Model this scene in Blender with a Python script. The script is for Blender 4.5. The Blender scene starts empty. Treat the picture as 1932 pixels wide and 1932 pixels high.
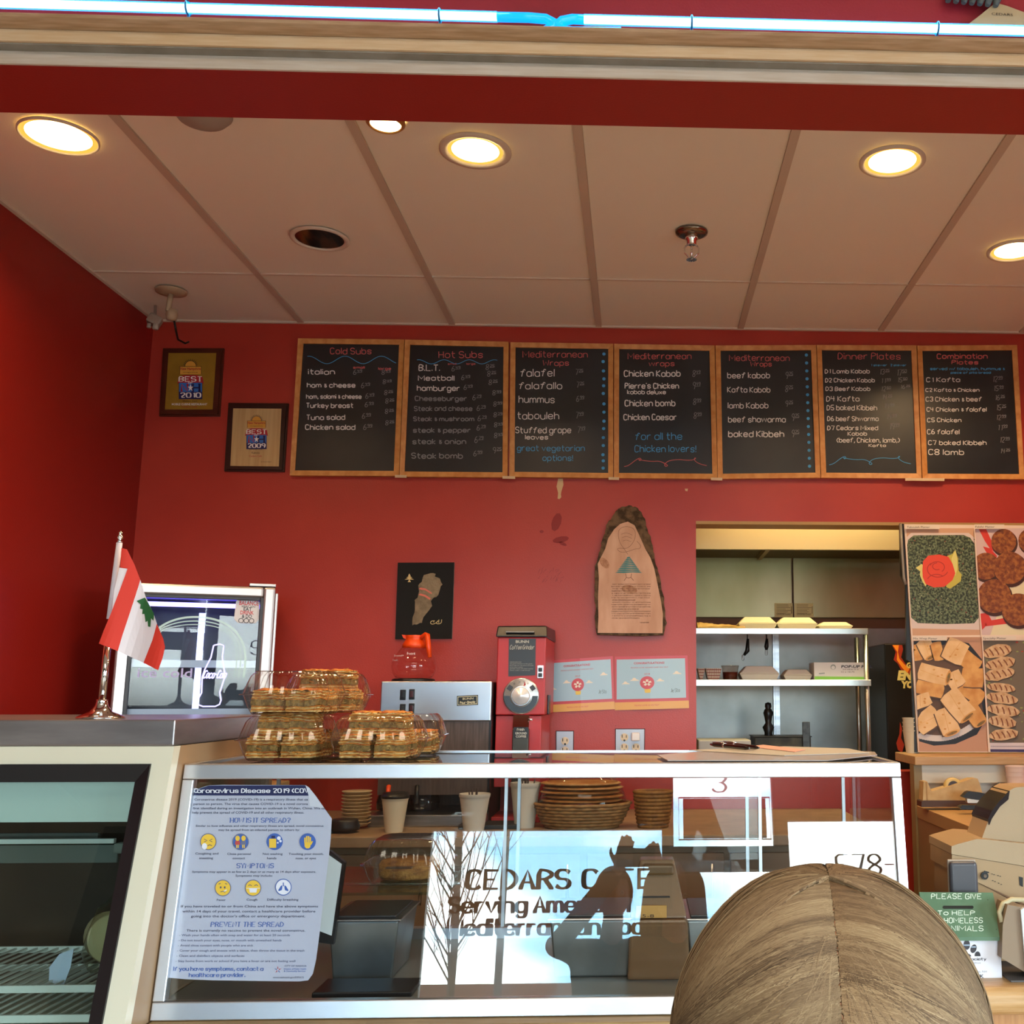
import bpy, bmesh, math, random
from mathutils import Vector, Matrix, Euler, noise
R = math.radians
random.seed(7)
SC = bpy.context.scene
COL = SC.collection
# ---------------------------------------------------------------- camera
F, PX, PY, H = 2000.0, 1288.0, 966.0, 1.5
cd = bpy.data.cameras.new('camera'); cam = bpy.data.objects.new('camera', cd); COL.objects.link(cam)
cd.sensor_width = 36; cd.lens = F / 1932 * 36; cd.shift_x = -(PX - 966) / 1932; cd.clip_start = 0.02
cam.location = (0, 0, H); cam.rotation_euler = (R(90 + 9.79), 0, R(-2.37))
SC.camera = cam
CM = Euler((R(90 + 9.79), 0, R(-2.37))).to_matrix()
# ---------------------------------------------------------------- exposure, world, daylight
SC.view_settings.view_transform = 'Standard'; SC.view_settings.look = 'None'
SC.view_settings.gamma = 1; SC.view_settings.use_curve_mapping = False
SC.view_settings.exposure = 0.45
SC.cycles.max_bounces = 10; SC.cycles.transparent_max_bounces = 40; SC.cycles.diffuse_bounces = 4
SC.cycles.glossy_bounces = 5; SC.cycles.sample_clamp_indirect = 6; SC.cycles.use_denoising = True
SC.cycles.caustics_reflective = True; SC.cycles.caustics_refractive = False
W = bpy.data.worlds.new('sky'); SC.world = W; W.use_nodes = True
SKY = 22.0
def build_world():
    nt = W.node_tree; n = nt.nodes; n.clear(); L = nt.links.new
    out = n.new('ShaderNodeOutputWorld'); bg = n.new('ShaderNodeBackground')
    tc = n.new('ShaderNodeTexCoord'); no = n.new('ShaderNodeTexNoise'); no.inputs['Scale'].default_value = 5.5; no.inputs['Detail'].default_value = 5
    mp = n.new('ShaderNodeMapping'); mp.inputs['Scale'].default_value = (1, 1, 2.2)
    cr = n.new('ShaderNodeValToRGB'); e = cr.color_ramp.elements
    e[0].position = .38; e[0].color = (.28, .52, .80, 1); e[1].position = .56; e[1].color = (1, 1, 1, 1)
    sx = n.new('ShaderNodeSeparateXYZ'); g = n.new('ShaderNodeValToRGB'); ge = g.color_ramp.elements
    ge[0].position = .49; ge[0].color = (.12, .11, .10, 1); ge[1].position = .51; ge[1].color = (1, 1, 1, 1)
    ma = n.new('ShaderNodeMath'); ma.operation = 'MULTIPLY_ADD'; ma.inputs[1].default_value = .5; ma.inputs[2].default_value = .5
    mx = n.new('ShaderNodeMix'); mx.data_type = 'RGBA'; mx.blend_type = 'MULTIPLY'; mx.inputs[0].default_value = 1
    L(tc.outputs['Generated'], mp.inputs[0]); L(mp.outputs[0], no.inputs['Vector']); L(no.outputs['Fac'], cr.inputs[0])
    L(tc.outputs['Generated'], sx.inputs[0]); L(sx.outputs['Z'], ma.inputs[0]); L(ma.outputs[0], g.inputs[0])
    L(cr.outputs[0], mx.inputs[6]); L(g.outputs[0], mx.inputs[7]); L(mx.outputs[2], bg.inputs[0])
    bg.inputs[1].default_value = SKY; L(bg.outputs[0], out.inputs[0])
build_world()
def area(name, loc, rot, sx, sy, power, color, shape='RECTANGLE', portal=False, spread=180):
    d = bpy.data.lights.new(name, 'AREA'); d.energy = power; d.color = color; d.shape = shape; d.size = sx
    if shape in ('RECTANGLE', 'ELLIPSE'): d.size_y = sy
    d.spread = R(spread); d.cycles.is_portal = portal
    o = bpy.data.objects.new(name, d); o.location = loc; o.rotation_euler = rot; COL.objects.link(o); return o
# daylight portals in the shop windows behind the camera, added dining fill light, kitchen lamp
area('window_portal', (-.7, -3.9, 1.6), (R(90), 0, 0), 1.9, 1.6, 1, (1, 1, 1), portal=True)
area('window_portal', (1.75, -3.9, 1.6), (R(90), 0, 0), 1.3, 1.7, 1, (1, 1, 1), portal=True)
area('window_portal', (.6, -3.9, 1.5), (R(90), 0, 0), .8, 2.4, 1, (1, 1, 1), portal=True)
area('window_portal', (4.15, -.85, 1.62), (0, R(90), 0), 1.65, 3.4, 1, (1, 1, 1), portal=True)
DINING = area('dining_fill_light', (0.3, -1.2, 3.5), (0, 0, 0), 2.2, 1.6, 60, (1, .84, .66))  # unseen fill light, added to brighten the header and back wall
KITCHEN = area('kitchen_lamp', (.9, 4.66, 2.6), (0, 0, 0), 1.0, .25, 12, (1, .86, .40))
# ---------------------------------------------------------------- pixel -> world
def ray(u, v): return (CM @ Vector(((u - PX) / F, -(v - PY) / F, -1))).normalized()
O = Vector((0, 0, H))
def at(u, v, Y):
    d = ray(u, v); return O + d * (Y / d.y)
def atZ(u, v, z):
    d = ray(u, v); return O + d * ((z - H) / d.z)
def atX(u, v, x):
    d = ray(u, v); return O + d * (x / d.x)
GY, GZ, GS = 2.30, 1.358, .144      # slanted front glass: Y = GY - GS*(GZ - z)
def atG(u, v, off=0):
    d = ray(u, v)                    # Y - GS*z = GY - GS*GZ - off
    k = GY - GS * GZ + off
    t = (k + GS * H) / (d.y - GS * d.z); return O + d * t
def yplane(Y): return lambda u, v, e=0: at(u, v, Y - e)
def gplane(off): return lambda u, v, e=0: atG(u, v, off - e)
# ---------------------------------------------------------------- materials
def lin(c):
    if isinstance(c, str): c = [int(c[i:i + 2], 16) / 255 for i in (0, 2, 4)]
    return tuple(x / 12.92 if x <= .04045 else ((x + .055) / 1.055) ** 2.4 for x in c)
_m = {}
def M(name, color='808080', rough=.5, metal=0, var=None, vscale=8, vstretch=(1, 1, 1), bump=0, bscale=60, bstretch=None,
      coat=0, trans=0, emis=None, estr=0, spec=.5, detail=4, vpos=(.35, .65), alpha=1, aniso=0, sheen=0):
    if name in _m: return _m[name]
    m = bpy.data.materials.new(name); m.use_nodes = True; _m[name] = m
    nt = m.node_tree; b = nt.nodes['Principled BSDF']; L = nt.links.new
    b.inputs['Base Color'].default_value = (*lin(color), 1); b.inputs['Roughness'].default_value = rough
    b.inputs['Metallic'].default_value = metal; b.inputs['Coat Weight'].default_value = coat
    b.inputs['Transmission Weight'].default_value = trans; b.inputs['Specular IOR Level'].default_value = spec
    b.inputs['Alpha'].default_value = alpha; b.inputs['Anisotropic'].default_value = aniso; b.inputs['Sheen Weight'].default_value = sheen
    if emis: b.inputs['Emission Color'].default_value = (*lin(emis), 1); b.inputs['Emission Strength'].default_value = estr
    if var or bump:
        tc = nt.nodes.new('ShaderNodeTexCoord')
    if var:
        mp = nt.nodes.new('ShaderNodeMapping'); mp.inputs['Scale'].default_value = vstretch
        no = nt.nodes.new('ShaderNodeTexNoise'); no.inputs['Scale'].default_value = vscale; no.inputs['Detail'].default_value = detail
        cr = nt.nodes.new('ShaderNodeValToRGB'); e = cr.color_ramp.elements
        e[0].position, e[1].position = vpos; e[0].color = (*lin(color), 1); e[1].color = (*lin(var), 1)
        L(tc.outputs['Object'], mp.inputs[0]); L(mp.outputs[0], no.inputs['Vector']); L(no.outputs['Fac'], cr.inputs[0]); L(cr.outputs[0], b.inputs['Base Color'])
    if bump:
        mp = nt.nodes.new('ShaderNodeMapping'); mp.inputs['Scale'].default_value = bstretch or (1, 1, 1)
        no = nt.nodes.new('ShaderNodeTexNoise'); no.inputs['Scale'].default_value = bscale; no.inputs['Detail'].default_value = 3
        bp = nt.nodes.new('ShaderNodeBump'); bp.inputs['Strength'].default_value = bump; bp.inputs['Distance'].default_value = .004
        L(tc.outputs['Object'], mp.inputs[0]); L(mp.outputs[0], no.inputs['Vector']); L(no.outputs['Fac'], bp.inputs['Height']); L(bp.outputs[0], b.inputs['Normal'])
    return m
def glassmat(name, tint='ffffff', ior=1.5, rough=0.0, boost=1.0):
    """clear sheet: transparent body with a Fresnel reflection at each face"""
    if name in _m: return _m[name]
    m = bpy.data.materials.new(name); m.use_nodes = True; _m[name] = m
    nt = m.node_tree; n = nt.nodes; n.clear(); L = nt.links.new
    o = n.new('ShaderNodeOutputMaterial'); t = n.new('ShaderNodeBsdfTransparent'); g = n.new('ShaderNodeBsdfAnisotropic')
    f = n.new('ShaderNodeFresnel'); mx = n.new('ShaderNodeMixShader'); t.inputs[0].default_value = (*lin(tint), 1)
    ml = n.new('ShaderNodeMath'); ml.operation = 'MULTIPLY'; ml.inputs[1].default_value = boost; ml.use_clamp = True
    g.inputs['Roughness'].default_value = rough; f.inputs[0].default_value = ior
    ge = n.new('ShaderNodeNewGeometry'); mi_ = n.new('ShaderNodeMix'); mi_.inputs[2].default_value = ior; mi_.inputs[3].default_value = 1 / ior
    L(ge.outputs['Backfacing'], mi_.inputs[0]); L(mi_.outputs[0], f.inputs[0])
    L(f.outputs[0], ml.inputs[0]); L(ml.outputs[0], mx.inputs[0]); L(t.outputs[0], mx.inputs[1]); L(g.outputs[0], mx.inputs[2]); L(mx.outputs[0], o.inputs[0])
    return m
def flat(name, c, rough=.6): return M(name, c, rough)
# ---------------------------------------------------------------- mesh builder
class B:
    def __init__(s): s.bm = bmesh.new(); s.mi = 0
    def _fin(s, faces, mi):
        for f in faces: f.material_index = s.mi if mi is None else mi
    def face(s, pts, mi=None):
        vs = [s.bm.verts.new(p) for p in pts]
        f = s.bm.faces.new(vs); s._fin([f], mi); return s
    def box(s, x0, x1, y0, y1, z0, z1, bev=0, mi=None, rot=None, c=None, seg=2):
        x0, x1 = sorted((x0, x1)); y0, y1 = sorted((y0, y1)); z0, z1 = sorted((z0, z1))
        P = [Vector((x, y, z)) for z in (z0, z1) for y in (y0, y1) for x in (x0, x1)]
        return s.hexa(P, bev, mi, rot, c, seg)
    def hexa(s, P, bev=0, mi=None, rot=None, c=None, seg=2):
        """P: 8 corners, order (x fastest, then y, then z)"""
        t = bmesh.new(); vs = [t.verts.new(p) for p in P]
        for q in ((0, 2, 3, 1), (4, 5, 7, 6), (0, 1, 5, 4), (2, 6, 7, 3), (0, 4, 6, 2), (1, 3, 7, 5)): t.faces.new([vs[i] for i in q])
        if bev: bmesh.ops.bevel(t, geom=t.edges[:], offset=bev, segments=seg, affect='EDGES', profile=.5)
        if rot:
            c = Vector(c) if c is not None else sum((Vector(p) for p in P), Vector()) / 8
            bmesh.ops.rotate(t, verts=t.verts[:], cent=c, matrix=Euler(rot).to_matrix())
        return s.merge(t, mi)
    def merge(s, t, mi=None):
        mp = {v: s.bm.verts.new(v.co) for v in t.verts}
        for f in t.faces:
            try: g = s.bm.faces.new([mp[v] for v in f.verts])
            except ValueError: continue
            g.material_index = s.mi if mi is None else mi; g.smooth = f.smooth
        t.free(); return s
    def lathe(s, prof, c=(0, 0, 0), n=24, axis='z', mi=None, sq=None, ang=(0, 2 * math.pi), cap=True):
        c = Vector(c); rings = []
        full = abs(ang[1] - ang[0] - 2 * math.pi) < 1e-6; k = n if full else n + 1
        for r, h in prof:
            ring = []
            for i in range(k):
                a = ang[0] + (ang[1] - ang[0]) * i / n
                x, y = r * math.cos(a), r * math.sin(a)
                if sq: x, y = sq(x, y, h)
                p = {'z': (x, y, h), 'y': (x, h, y), 'x': (h, x, y)}[axis]
                ring.append(s.bm.verts.new(c + Vector(p)))
            rings.append(ring)
        fs = []
        for a, b in zip(rings, rings[1:]):
            for i in range(n):
                j = (i + 1) % k
                if not full and i == n: continue
                f = s.bm.faces.new((a[i], a[j], b[j], b[i])); f.smooth = True; fs.append(f)
        if cap and full:
            if prof[0][0] > 1e-5: fs.append(s.bm.faces.new(rings[0][::-1]))
            if prof[-1][0] > 1e-5: fs.append(s.bm.faces.new(rings[-1]))
        s._fin(fs, mi); return s
    def cyl(s, p0, p1, r, r1=None, n=16, mi=None): return s.tube([p0, p1], r, n, mi, r1=r1)
    def tube(s, pts, r, n=8, mi=None, r1=None, closed=False, cap=True, radii=None):
        pts = [Vector(p) for p in pts]; rings = []; up = None; m = len(pts)
        for i, p in enumerate(pts):
            a = pts[i - 1] if (i or closed) else p; b = pts[(i + 1) % m] if (i < m - 1 or closed) else p
            d = (b - a).normalized()
            if up is None:
                up = Vector((0, 0, 1)) if abs(d.z) < .9 else Vector((0, 1, 0))
            x = d.cross(up).normalized(); up = x.cross(d).normalized()
            rr = radii[i] if radii else (r if r1 is None else r + (r1 - r) * i / (m - 1))
            rings.append([s.bm.verts.new(p + (x * math.cos(2 * math.pi * k / n) + up * math.sin(2 * math.pi * k / n)) * rr) for k in range(n)])
        fs = []
        pr = list(zip(rings, rings[1:])) + ([(rings[-1], rings[0])] if closed else [])
        for a, b in pr:
            for k in range(n):
                f = s.bm.faces.new((a[k], a[(k + 1) % n], b[(k + 1) % n], b[k])); f.smooth = n > 5; fs.append(f)
        if cap and not closed: fs += [s.bm.faces.new(rings[0][::-1]), s.bm.faces.new(rings[-1])]
        s._fin(fs, mi); return s
    def prism(s, pts, vec, mi=None):
        """extrude a polygon (3D points) by vec"""
        vec = Vector(vec); a = [s.bm.verts.new(p) for p in pts]; b = [s.bm.verts.new(Vector(p) + vec) for p in pts]; n = len(a)
        fs = [s.bm.faces.new(a[::-1]), s.bm.faces.new(b)]
        for i in range(n): fs.append(s.bm.faces.new((a[i], a[(i + 1) % n], b[(i + 1) % n], b[i])))
        s._fin(fs, mi); return s
    def ball(s, c, r, n=12, sc=(1, 1, 1), mi=None, disp=0, seed=0):
        t = bmesh.new(); bmesh.ops.create_icosphere(t, subdivisions=n, radius=1)
        for v in t.verts:
            k = 1 + (noise.noise(v.co * 2.3 + Vector((seed, seed * .7, 0))) * disp if disp else 0)
            v.co = Vector(c) + Vector((v.co.x * r * sc[0], v.co.y * r * sc[1], v.co.z * r * sc[2])) * k
        for f in t.faces: f.smooth = True
        return s.merge(t, mi)
    def grid(s, fn, nu, nv, mi=None, smooth=True, closed=False):
        V = [[s.bm.verts.new(fn(i / nu, j / nv)) for j in range(nv + 1)] for i in range(nu + 1)]
        fs = []
        for i in range(nu):
            for j in range(nv):
                f = s.bm.faces.new((V[i][j], V[i + 1][j], V[i + 1][j + 1], V[i][j + 1])); f.smooth = smooth; fs.append(f)
        s._fin(fs, mi); return s
def tag(o, label=None, cat=None, group=None, kind=None):
    if label: o['label'] = label
    if cat: o['category'] = cat
    if group: o['group'] = group
    if kind: o['kind'] = kind
    return o
def obj(name, b, mats, parent=None, weld=False, recalc=True):
    me = bpy.data.meshes.new(name); bm = b.bm if isinstance(b, B) else b
    if weld: bmesh.ops.remove_doubles(bm, verts=bm.verts, dist=1e-5)
    if recalc: bmesh.ops.recalc_face_normals(bm, faces=bm.faces)
    bm.to_mesh(me); bm.free()
    for m in (mats if isinstance(mats, (list, tuple)) else [mats]): me.materials.append(m)
    o = bpy.data.objects.new(name, me); COL.objects.link(o)
    if parent is not None:
        r = parent
        while r.parent: r = r.parent
        if not r.get('_local'): me.transform(root_mat(r).inverted())
        o.parent = parent
    return o
def root_mat(r): return Matrix.Translation(r.location) @ r.rotation_euler.to_matrix().to_4x4()
def thing(name, label, cat, loc=(0, 0, 0), rz=0, group=None, local=False):
    o = bpy.data.objects.new(name, None); COL.objects.link(o); o.location = loc; o.rotation_euler = (0, 0, rz); o.empty_display_size = .05
    tag(o, label, cat, group)
    if local: o['_local'] = 1
    return o
def one(name, b, mats, label, cat, group=None, kind=None):
    me_o = obj(name, b, mats); recenter(me_o); return tag(me_o, label, cat, group, kind)
def recenter(o):
    vs = [v.co for v in o.data.vertices]
    if not vs: return
    c = Vector(((min(v.x for v in vs) + max(v.x for v in vs)) / 2, (min(v.y for v in vs) + max(v.y for v in vs)) / 2, min(v.z for v in vs)))
    o.data.transform(Matrix.Translation(-c)); o.location = c
def struct(name, b, mats, parent=None):
    o = obj(name, b, mats, parent)
    if parent is None: o['kind'] = 'structure'
    return o
def dup(root, loc, rz=0, label=None, rot=None):
    r = root.copy(); COL.objects.link(r); r.location = loc; r.rotation_euler = rot or (0, 0, rz)
    if label: r['label'] = label
    for ch in list(root.children):
        c = ch.copy(); COL.objects.link(c); c.parent = r
        for g in ch.children:
            d = g.copy(); COL.objects.link(d); d.parent = c
    return r
# ---------------------------------------------------------------- writing
GL = {'a': "45 36 16 05 03 12 32 43|46 42", 'b': "08 02|05 16 36 45 43 32 12 03", 'c': "45 36 16 05 03 12 32 43", 'd': "45 36 16 05 03 12 32 43|48 42",
'e': "04 44 45 36 16 05 03 12 32 43", 'f': "47 38 27 12|06 36", 'g': "45 36 16 05 03 12 32 43|46 41 30 10 01", 'h': "08 02|05 16 36 45 42", 'i': "06 02|08 07",
'j': "26 21 10 00", 'k': "08 02|36 04 32", 'l': "08 02", 'm': "06 02|05 16 26 35 32|35 46 56 65 62", 'n': "06 02|05 16 36 45 42", 'o': "16 05 03 12 32 43 45 36 16",
'p': "06 00|05 16 36 45 43 32 12 03", 'q': "46 40|45 36 16 05 03 12 32 43", 'r': "06 02|04 16 36", 's': "45 36 16 05 14 34 43 32 12 03", 't': "18 13 22 32|06 36",
'u': "06 03 12 32 43|46 42", 'v': "06 22 46", 'w': "06 12 36 52 66", 'x': "06 42|46 02", 'y': "06 23|46 10", 'z': "06 46 02 42",
'A': "02 28 42|14 34", 'B': "02 08 28 47 46 25 05|25 44 43 22 02", 'C': "47 38 18 07 03 12 32 43", 'D': "02 08 28 46 44 22 02", 'E': "48 08 02 42|05 35",
'F': "48 08 02|05 35", 'G': "47 38 18 07 03 12 32 43 45 25", 'H': "08 02|48 42|05 45", 'I': "08 02", 'J': "38 33 22 12 03", 'K': "08 02|48 05 42", 'L': "08 02 42",
'M': "02 08 34 68 62", 'N': "02 08 42 48", 'O': "18 07 03 12 32 43 47 38 18", 'P': "02 08 28 47 46 25 05", 'Q': "18 07 03 12 32 43 47 38 18|24 52", 'R': "02 08 28 47 46 25 05|25 42",
'S': "47 38 18 07 06 15 35 44 43 32 12 03", 'T': "08 48|28 22", 'U': "08 03 12 32 43 48", 'V': "08 22 48", 'W': "08 12 36 52 68", 'X': "08 42|48 02", 'Y': "08 25 48|25 22", 'Z': "08 48 02 42",
'0': "18 07 03 12 32 43 47 38 18", '1': "17 28 22", '2': "07 18 38 47 46 02 42", '3': "07 18 38 47 46 35 25|35 44 43 32 12 03", '4': "08 05 45|38 32", '5': "48 08 05 35 44 43 32 12 03",
'6': "38 17 04 03 12 32 43 44 35 15 04", '7': "08 48 22", '8': "25 06 07 18 38 47 46 04 03 12 32 43 44 25", '9': "45 25 06 07 18 38 47 45 32", '&': "36 26 26 15 34 33 22 13|17 12",
'.': "03 02", ',': "13 01", "'": "08 07", '!': "08 04|03 02", '(': "28 06 04 22", ')': "08 26 24 02", ':': "06 05|03 02", '/': "02 38", '-': "05 35", '?': "07 18 38 46 25 24|23 22", '~': "06 17 35 46"}
STR8 = set("AEFHIKLMNTVWXYZkvwxyzl147i")
def chaikin(P):
    q = [P[0]]
    for a, b in zip(P, P[1:]): q += [(a[0] * .75 + b[0] * .25, a[1] * .75 + b[1] * .25), (a[0] * .25 + b[0] * .75, a[1] * .25 + b[1] * .75)]
    return q + [P[-1]]
def glyph_strokes(ch):
    g = GL.get(ch)
    if g is None: return [], 2.2
    out = []; w = 0
    for st in g.split('|'):
        P = [(int(a[0]), int(a[1]) - 2) for a in st.split()]
        w = max(w, max(p[0] for p in P))
        if len(P) > 2 and not (ch in STR8): P = chaikin(P)
        out.append(P)
    return out, w + 1.5
def ribbon(b, P, w, mp, eps, mi=None, nib=None):
    """P pixel polyline -> flat ribbon w px wide on plane mapper; nib=(thick, thin): vertical strokes thick"""
    n = len(P); L = []; Rr = []
    for i, p in enumerate(P):
        a = P[max(i - 1, 0)]; c = P[min(i + 1, n - 1)]; dx, dy = c[0] - a[0], c[1] - a[1]; l = math.hypot(dx, dy) or 1; dx /= l; dy /= l
        h = w / 2 if nib is None else (nib[1] + (nib[0] - nib[1]) * abs(dy)) / 2
        L.append((p[0] - dy * h, p[1] + dx * h)); Rr.append((p[0] + dy * h, p[1] - dx * h))
    vl = [b.bm.verts.new(mp(*q, eps)) for q in L]; vr = [b.bm.verts.new(mp(*q, eps)) for q in Rr]
    for i in range(n - 1):
        try: f = b.bm.faces.new((vl[i], vl[i + 1], vr[i + 1], vr[i])); f.material_index = b.mi if mi is None else mi
        except ValueError: pass
def hand(b, s, x0, base, x1, h, mp, mi=None, w=1.3, jit=.25, eps=.0006, slope=0, nib=None, serif=False, shear=0):
    """stroke lettering: text s from x0 to x1 (pixels), cap height h, on mapper mp"""
    gs = []; x = 0
    for ch in s:
        st, adv = glyph_strokes(ch); gs.append((x, st)); x += adv
    tot = max(x - 1.5, 1); k = (x1 - x0) / tot; ky = h / 6
    for gx, st in gs:
        j = random.uniform(-jit, jit) * ky * .9; js = random.uniform(-jit, jit) * .12
        for P in st:
            Q = [(x0 + (gx + p[0]) * k + (p[1] * ky) * (js + shear) + random.uniform(-jit, jit) * .3, base + j - p[1] * ky + slope * (gx * k)) for p in P]
            if len(Q) == 2 and Q[0] == Q[1]: Q[1] = (Q[1][0] + 1, Q[1][1])
            ribbon(b, Q, w, mp, eps, mi, nib)
            if serif:
                for (q, r) in ((P[0], P[1]), (P[-1], P[-2])):
                    if abs(q[0] - r[0]) <= abs(q[1] - r[1]) * .8:
                        X = x0 + (gx + q[0]) * k; Y = base + j - q[1] * ky + slope * gx * k
                        ribbon(b, [(X - .75 * k, Y), (X + .75 * k, Y)], nib[1] * 1.1, mp, eps, mi)
_fc = {}
def font2d(s, bold=0.0):
    k = (s, bold)
    if k in _fc: return _fc[k]
    c = bpy.data.curves.new('t', 'FONT'); c.body = s; c.resolution_u = 2; c.size = 1; c.offset = bold
    o = bpy.data.objects.new('t', c); COL.objects.link(o)
    me = bpy.data.meshes.new_from_object(o); V = [(v.co.x, v.co.y) for v in me.vertices]; Fc = [tuple(p.vertices) for p in me.polygons]
    bpy.data.objects.remove(o); bpy.data.curves.remove(c); bpy.data.meshes.remove(me)
    xs = [v[0] for v in V] or [0, 1]; _fc[k] = (V, Fc, min(xs), max(xs)); return _fc[k]
def typed(b, s, x0, base, x1, h, mp, mi=None, eps=.0006, shear=0, slope=0, bold=0.0):
    V, Fc, a, c = font2d(s, bold); k = (x1 - x0) / max(c - a, 1e-6); ky = h / .70
    vs = [b.bm.verts.new(mp(x0 + (v[0] - a) * k + v[1] * ky * shear, base - v[1] * ky + slope * (v[0] - a) * k, eps)) for v in V]
    for f in Fc:
        try: q = b.bm.faces.new([vs[i] for i in f]); q.material_index = b.mi if mi is None else mi
        except ValueError: pass
def ppoly(b, pts, mp, eps=.0004, mi=None): b.face([mp(u, v, eps) for u, v in pts], mi)
def pell(b, u, v, ru, rv, mp, eps=.0005, mi=None, n=24, a0=0, a1=360, rot=0):
    c, s = math.cos(rot), math.sin(rot)
    P = []
    for i in range(n if a1 - a0 >= 360 else n + 1):
        a = R(a0 + (a1 - a0) * i / n); x, y = ru * math.cos(a), -rv * math.sin(a); P.append((u + x * c - y * s, v + x * s + y * c))
    ppoly(b, P, mp, eps, mi)
def pslab(b, pts, Yf, depth, mi=None):
    """solid plate: pixel outline on plane Y=Yf, real thickness behind it"""
    b.prism([at(u, v, Yf) for u, v in pts], (0, depth, 0), mi)
def framebars(b, co, ci, Yf, depth, mi=None):
    for i in range(4):
        j = (i + 1) % 4; b.prism([at(*co[i], Yf), at(*co[j], Yf), at(*ci[j], Yf), at(*ci[i], Yf)], (0, depth, 0), mi)
def inset(c, du, dv): return [(c[0][0] + du, c[0][1] + dv), (c[1][0] - du, c[1][1] + dv), (c[2][0] - du, c[2][1] - dv), (c[3][0] + du, c[3][1] - dv)]
# ================================================================ SETTING
YW, ZC, XL, XR = 4.29, 3.03, -2.02, 2.15
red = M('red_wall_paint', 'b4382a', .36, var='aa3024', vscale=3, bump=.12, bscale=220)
darkred = M('deep_shaded_red', '8f160c', .5, bump=.1, bscale=200)  # deep red with shade put into it: header underside, left wall
magenta = M('fascia_paint', '9c1c28', .55, bump=.1, bscale=200)
cream = M('cream_paint', 'd8cdb4', .6)
panelw = M('ceiling_panel_white', 'eae4d4', .75, bump=.25, bscale=500)
tbar = M('ceiling_grid_metal', 'c4b4a2', .5)
floorm = M('floor_tile', 'b5a08a', .35, var='a08b76', vscale=6)
steel = M('brushed_steel', 'b9b9bb', .28, 1, var='9a9a9e', vscale=5, vstretch=(1, 1, 12), bump=.05, bscale=80, bstretch=(1, 1, 40))
steelx = M('brushed_steel_horizontal', 'c4c4c8', .3, 1, bump=.06, bscale=60, bstretch=(.5, 30, 30))
alu = M('satin_aluminium', 'd5d8de', .33, 1, bump=.05, bscale=50, bstretch=(.4, 30, 30))
chrome = M('chrome', 'e8e8e8', .08, 1)
blackp = M('black_plastic', '101012', .35)
oak = M('light_oak', 'd8bd9c', .45, var='cfae88', vscale=14, vstretch=(1, 12, 12), bump=.05)
pine = M('pine_frame', 'd99a55', .45, var='c5803c', vscale=10, vstretch=(3, 3, 3))
offwhite = M('offwhite', 'dcdad2', .5)
paper = M('white_paper', 'e4e4ee', .7)
winglass = glassmat('window_glass', 'f4faf8')
# floor
b = B(); b.box(-4.2, 4.2, -4.2, 6.6, -.1, 0); struct('floor', b, floorm)
# ceiling of the shop bay with lift-out panels
cl = B(); cl.box(XL - .1, XR + .1, 2.0, YW + .1, ZC + .03, ZC + .1)
ceil = struct('ceiling', cl, panelw)
barx = [-1.414, -.789, -.177, .423, 1.022, 1.63]
xs = [XL] + barx + [XR]; ys = [2.0, 2.55, 3.77, YW]
holes = {}
for i in range(len(xs) - 1):
    for j in range(3):
        b = B(); x0, x1, y0, y1 = xs[i] + .012, xs[i + 1] - .012, ys[j] + .004, ys[j + 1] - .004
        if i == 0: x0 = XL
        b.box(x0, x1, y0, y1, ZC + .003, ZC + .02, bev=.002, seg=1); obj('ceiling_panel', b, panelw, ceil)
b = B()
for x in barx: b.box(x - .013, x + .013, 2.0, YW, ZC - .003, ZC + .02)
obj('grid_bar', b, tbar, ceil)
b = B()
for y in (2.55, 3.77): b.box(XL, XR, y - .006, y + .006, ZC - .0015, ZC + .018)
b.box(XL, XR, YW - .014, YW, ZC - .004, ZC + .018); b.box(XL, XL + .014, 2.0, YW, ZC - .004, ZC + .018)
obj('grid_cross_bar', b, M('ceiling_grid_cross', 'd4c6b4', .5), ceil)
# walls
zo, zs = 2.203, 1.20
OX0, OX1 = .232, 1.10
b = B(); b.box(XL - .12, OX0, YW, YW + .12, 0, ZC + .1); b.box(OX0, XR + .1, YW, YW + .12, zo, ZC + .1)
b.box(OX0, XR + .1, YW, YW + .12, 0, zs); b.box(1.75, XR + .1, YW, YW + .12, zs, zo)
wb = struct('wall_back', b, red)
b = B(); b.box(OX0, 1.75, YW - .001, YW + .121, zo - .012, zo + .001)
struct('trim_1', b, M('opening_edge', 'b08d55', .5))
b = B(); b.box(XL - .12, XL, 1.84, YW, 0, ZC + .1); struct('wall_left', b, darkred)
b = B(); b.box(XR, XR + .12, 1.84, YW, 0, ZC + .1); struct('wall_right', b, red)
# header: bulkhead with stepped oak moulding
b = B(); b.box(-4.2, 4.2, 1.84, 2.0, 2.651, 3.62); hw = struct('wall_front', b, magenta)
b = B(); b.box(-4.2, 4.2, 1.838, 2.003, 2.645, 2.652); struct('trim_2', b, darkred)
b = B(); b.box(-4.2, 4.2, 1.833, 1.84, 2.646, 2.6715); struct('trim_3', b, M('pale_oak', 'cbbfb4', .45, var='bfae9e', vscale=9, vstretch=(1, 14, 14)))
b = B(); b.box(-4.2, 4.2, 1.812, 1.84, 2.6718, 2.6745); struct('trim_4', b, M('grey_channel', '8f8a82', .55, var='7c766c', vscale=14))
b = B(); b.box(-4.2, 4.2, 1.806, 1.84, 2.6748, 2.6985, bev=.001); struct('trim_5', b, oak)
b = B(); prof = [(1.806, 2.699), (1.793, 2.6992), (1.783, 2.7008), (1.776, 2.7035), (1.773, 2.7062), (1.7735, 2.709), (1.84, 2.709), (1.84, 2.699)]
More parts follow.
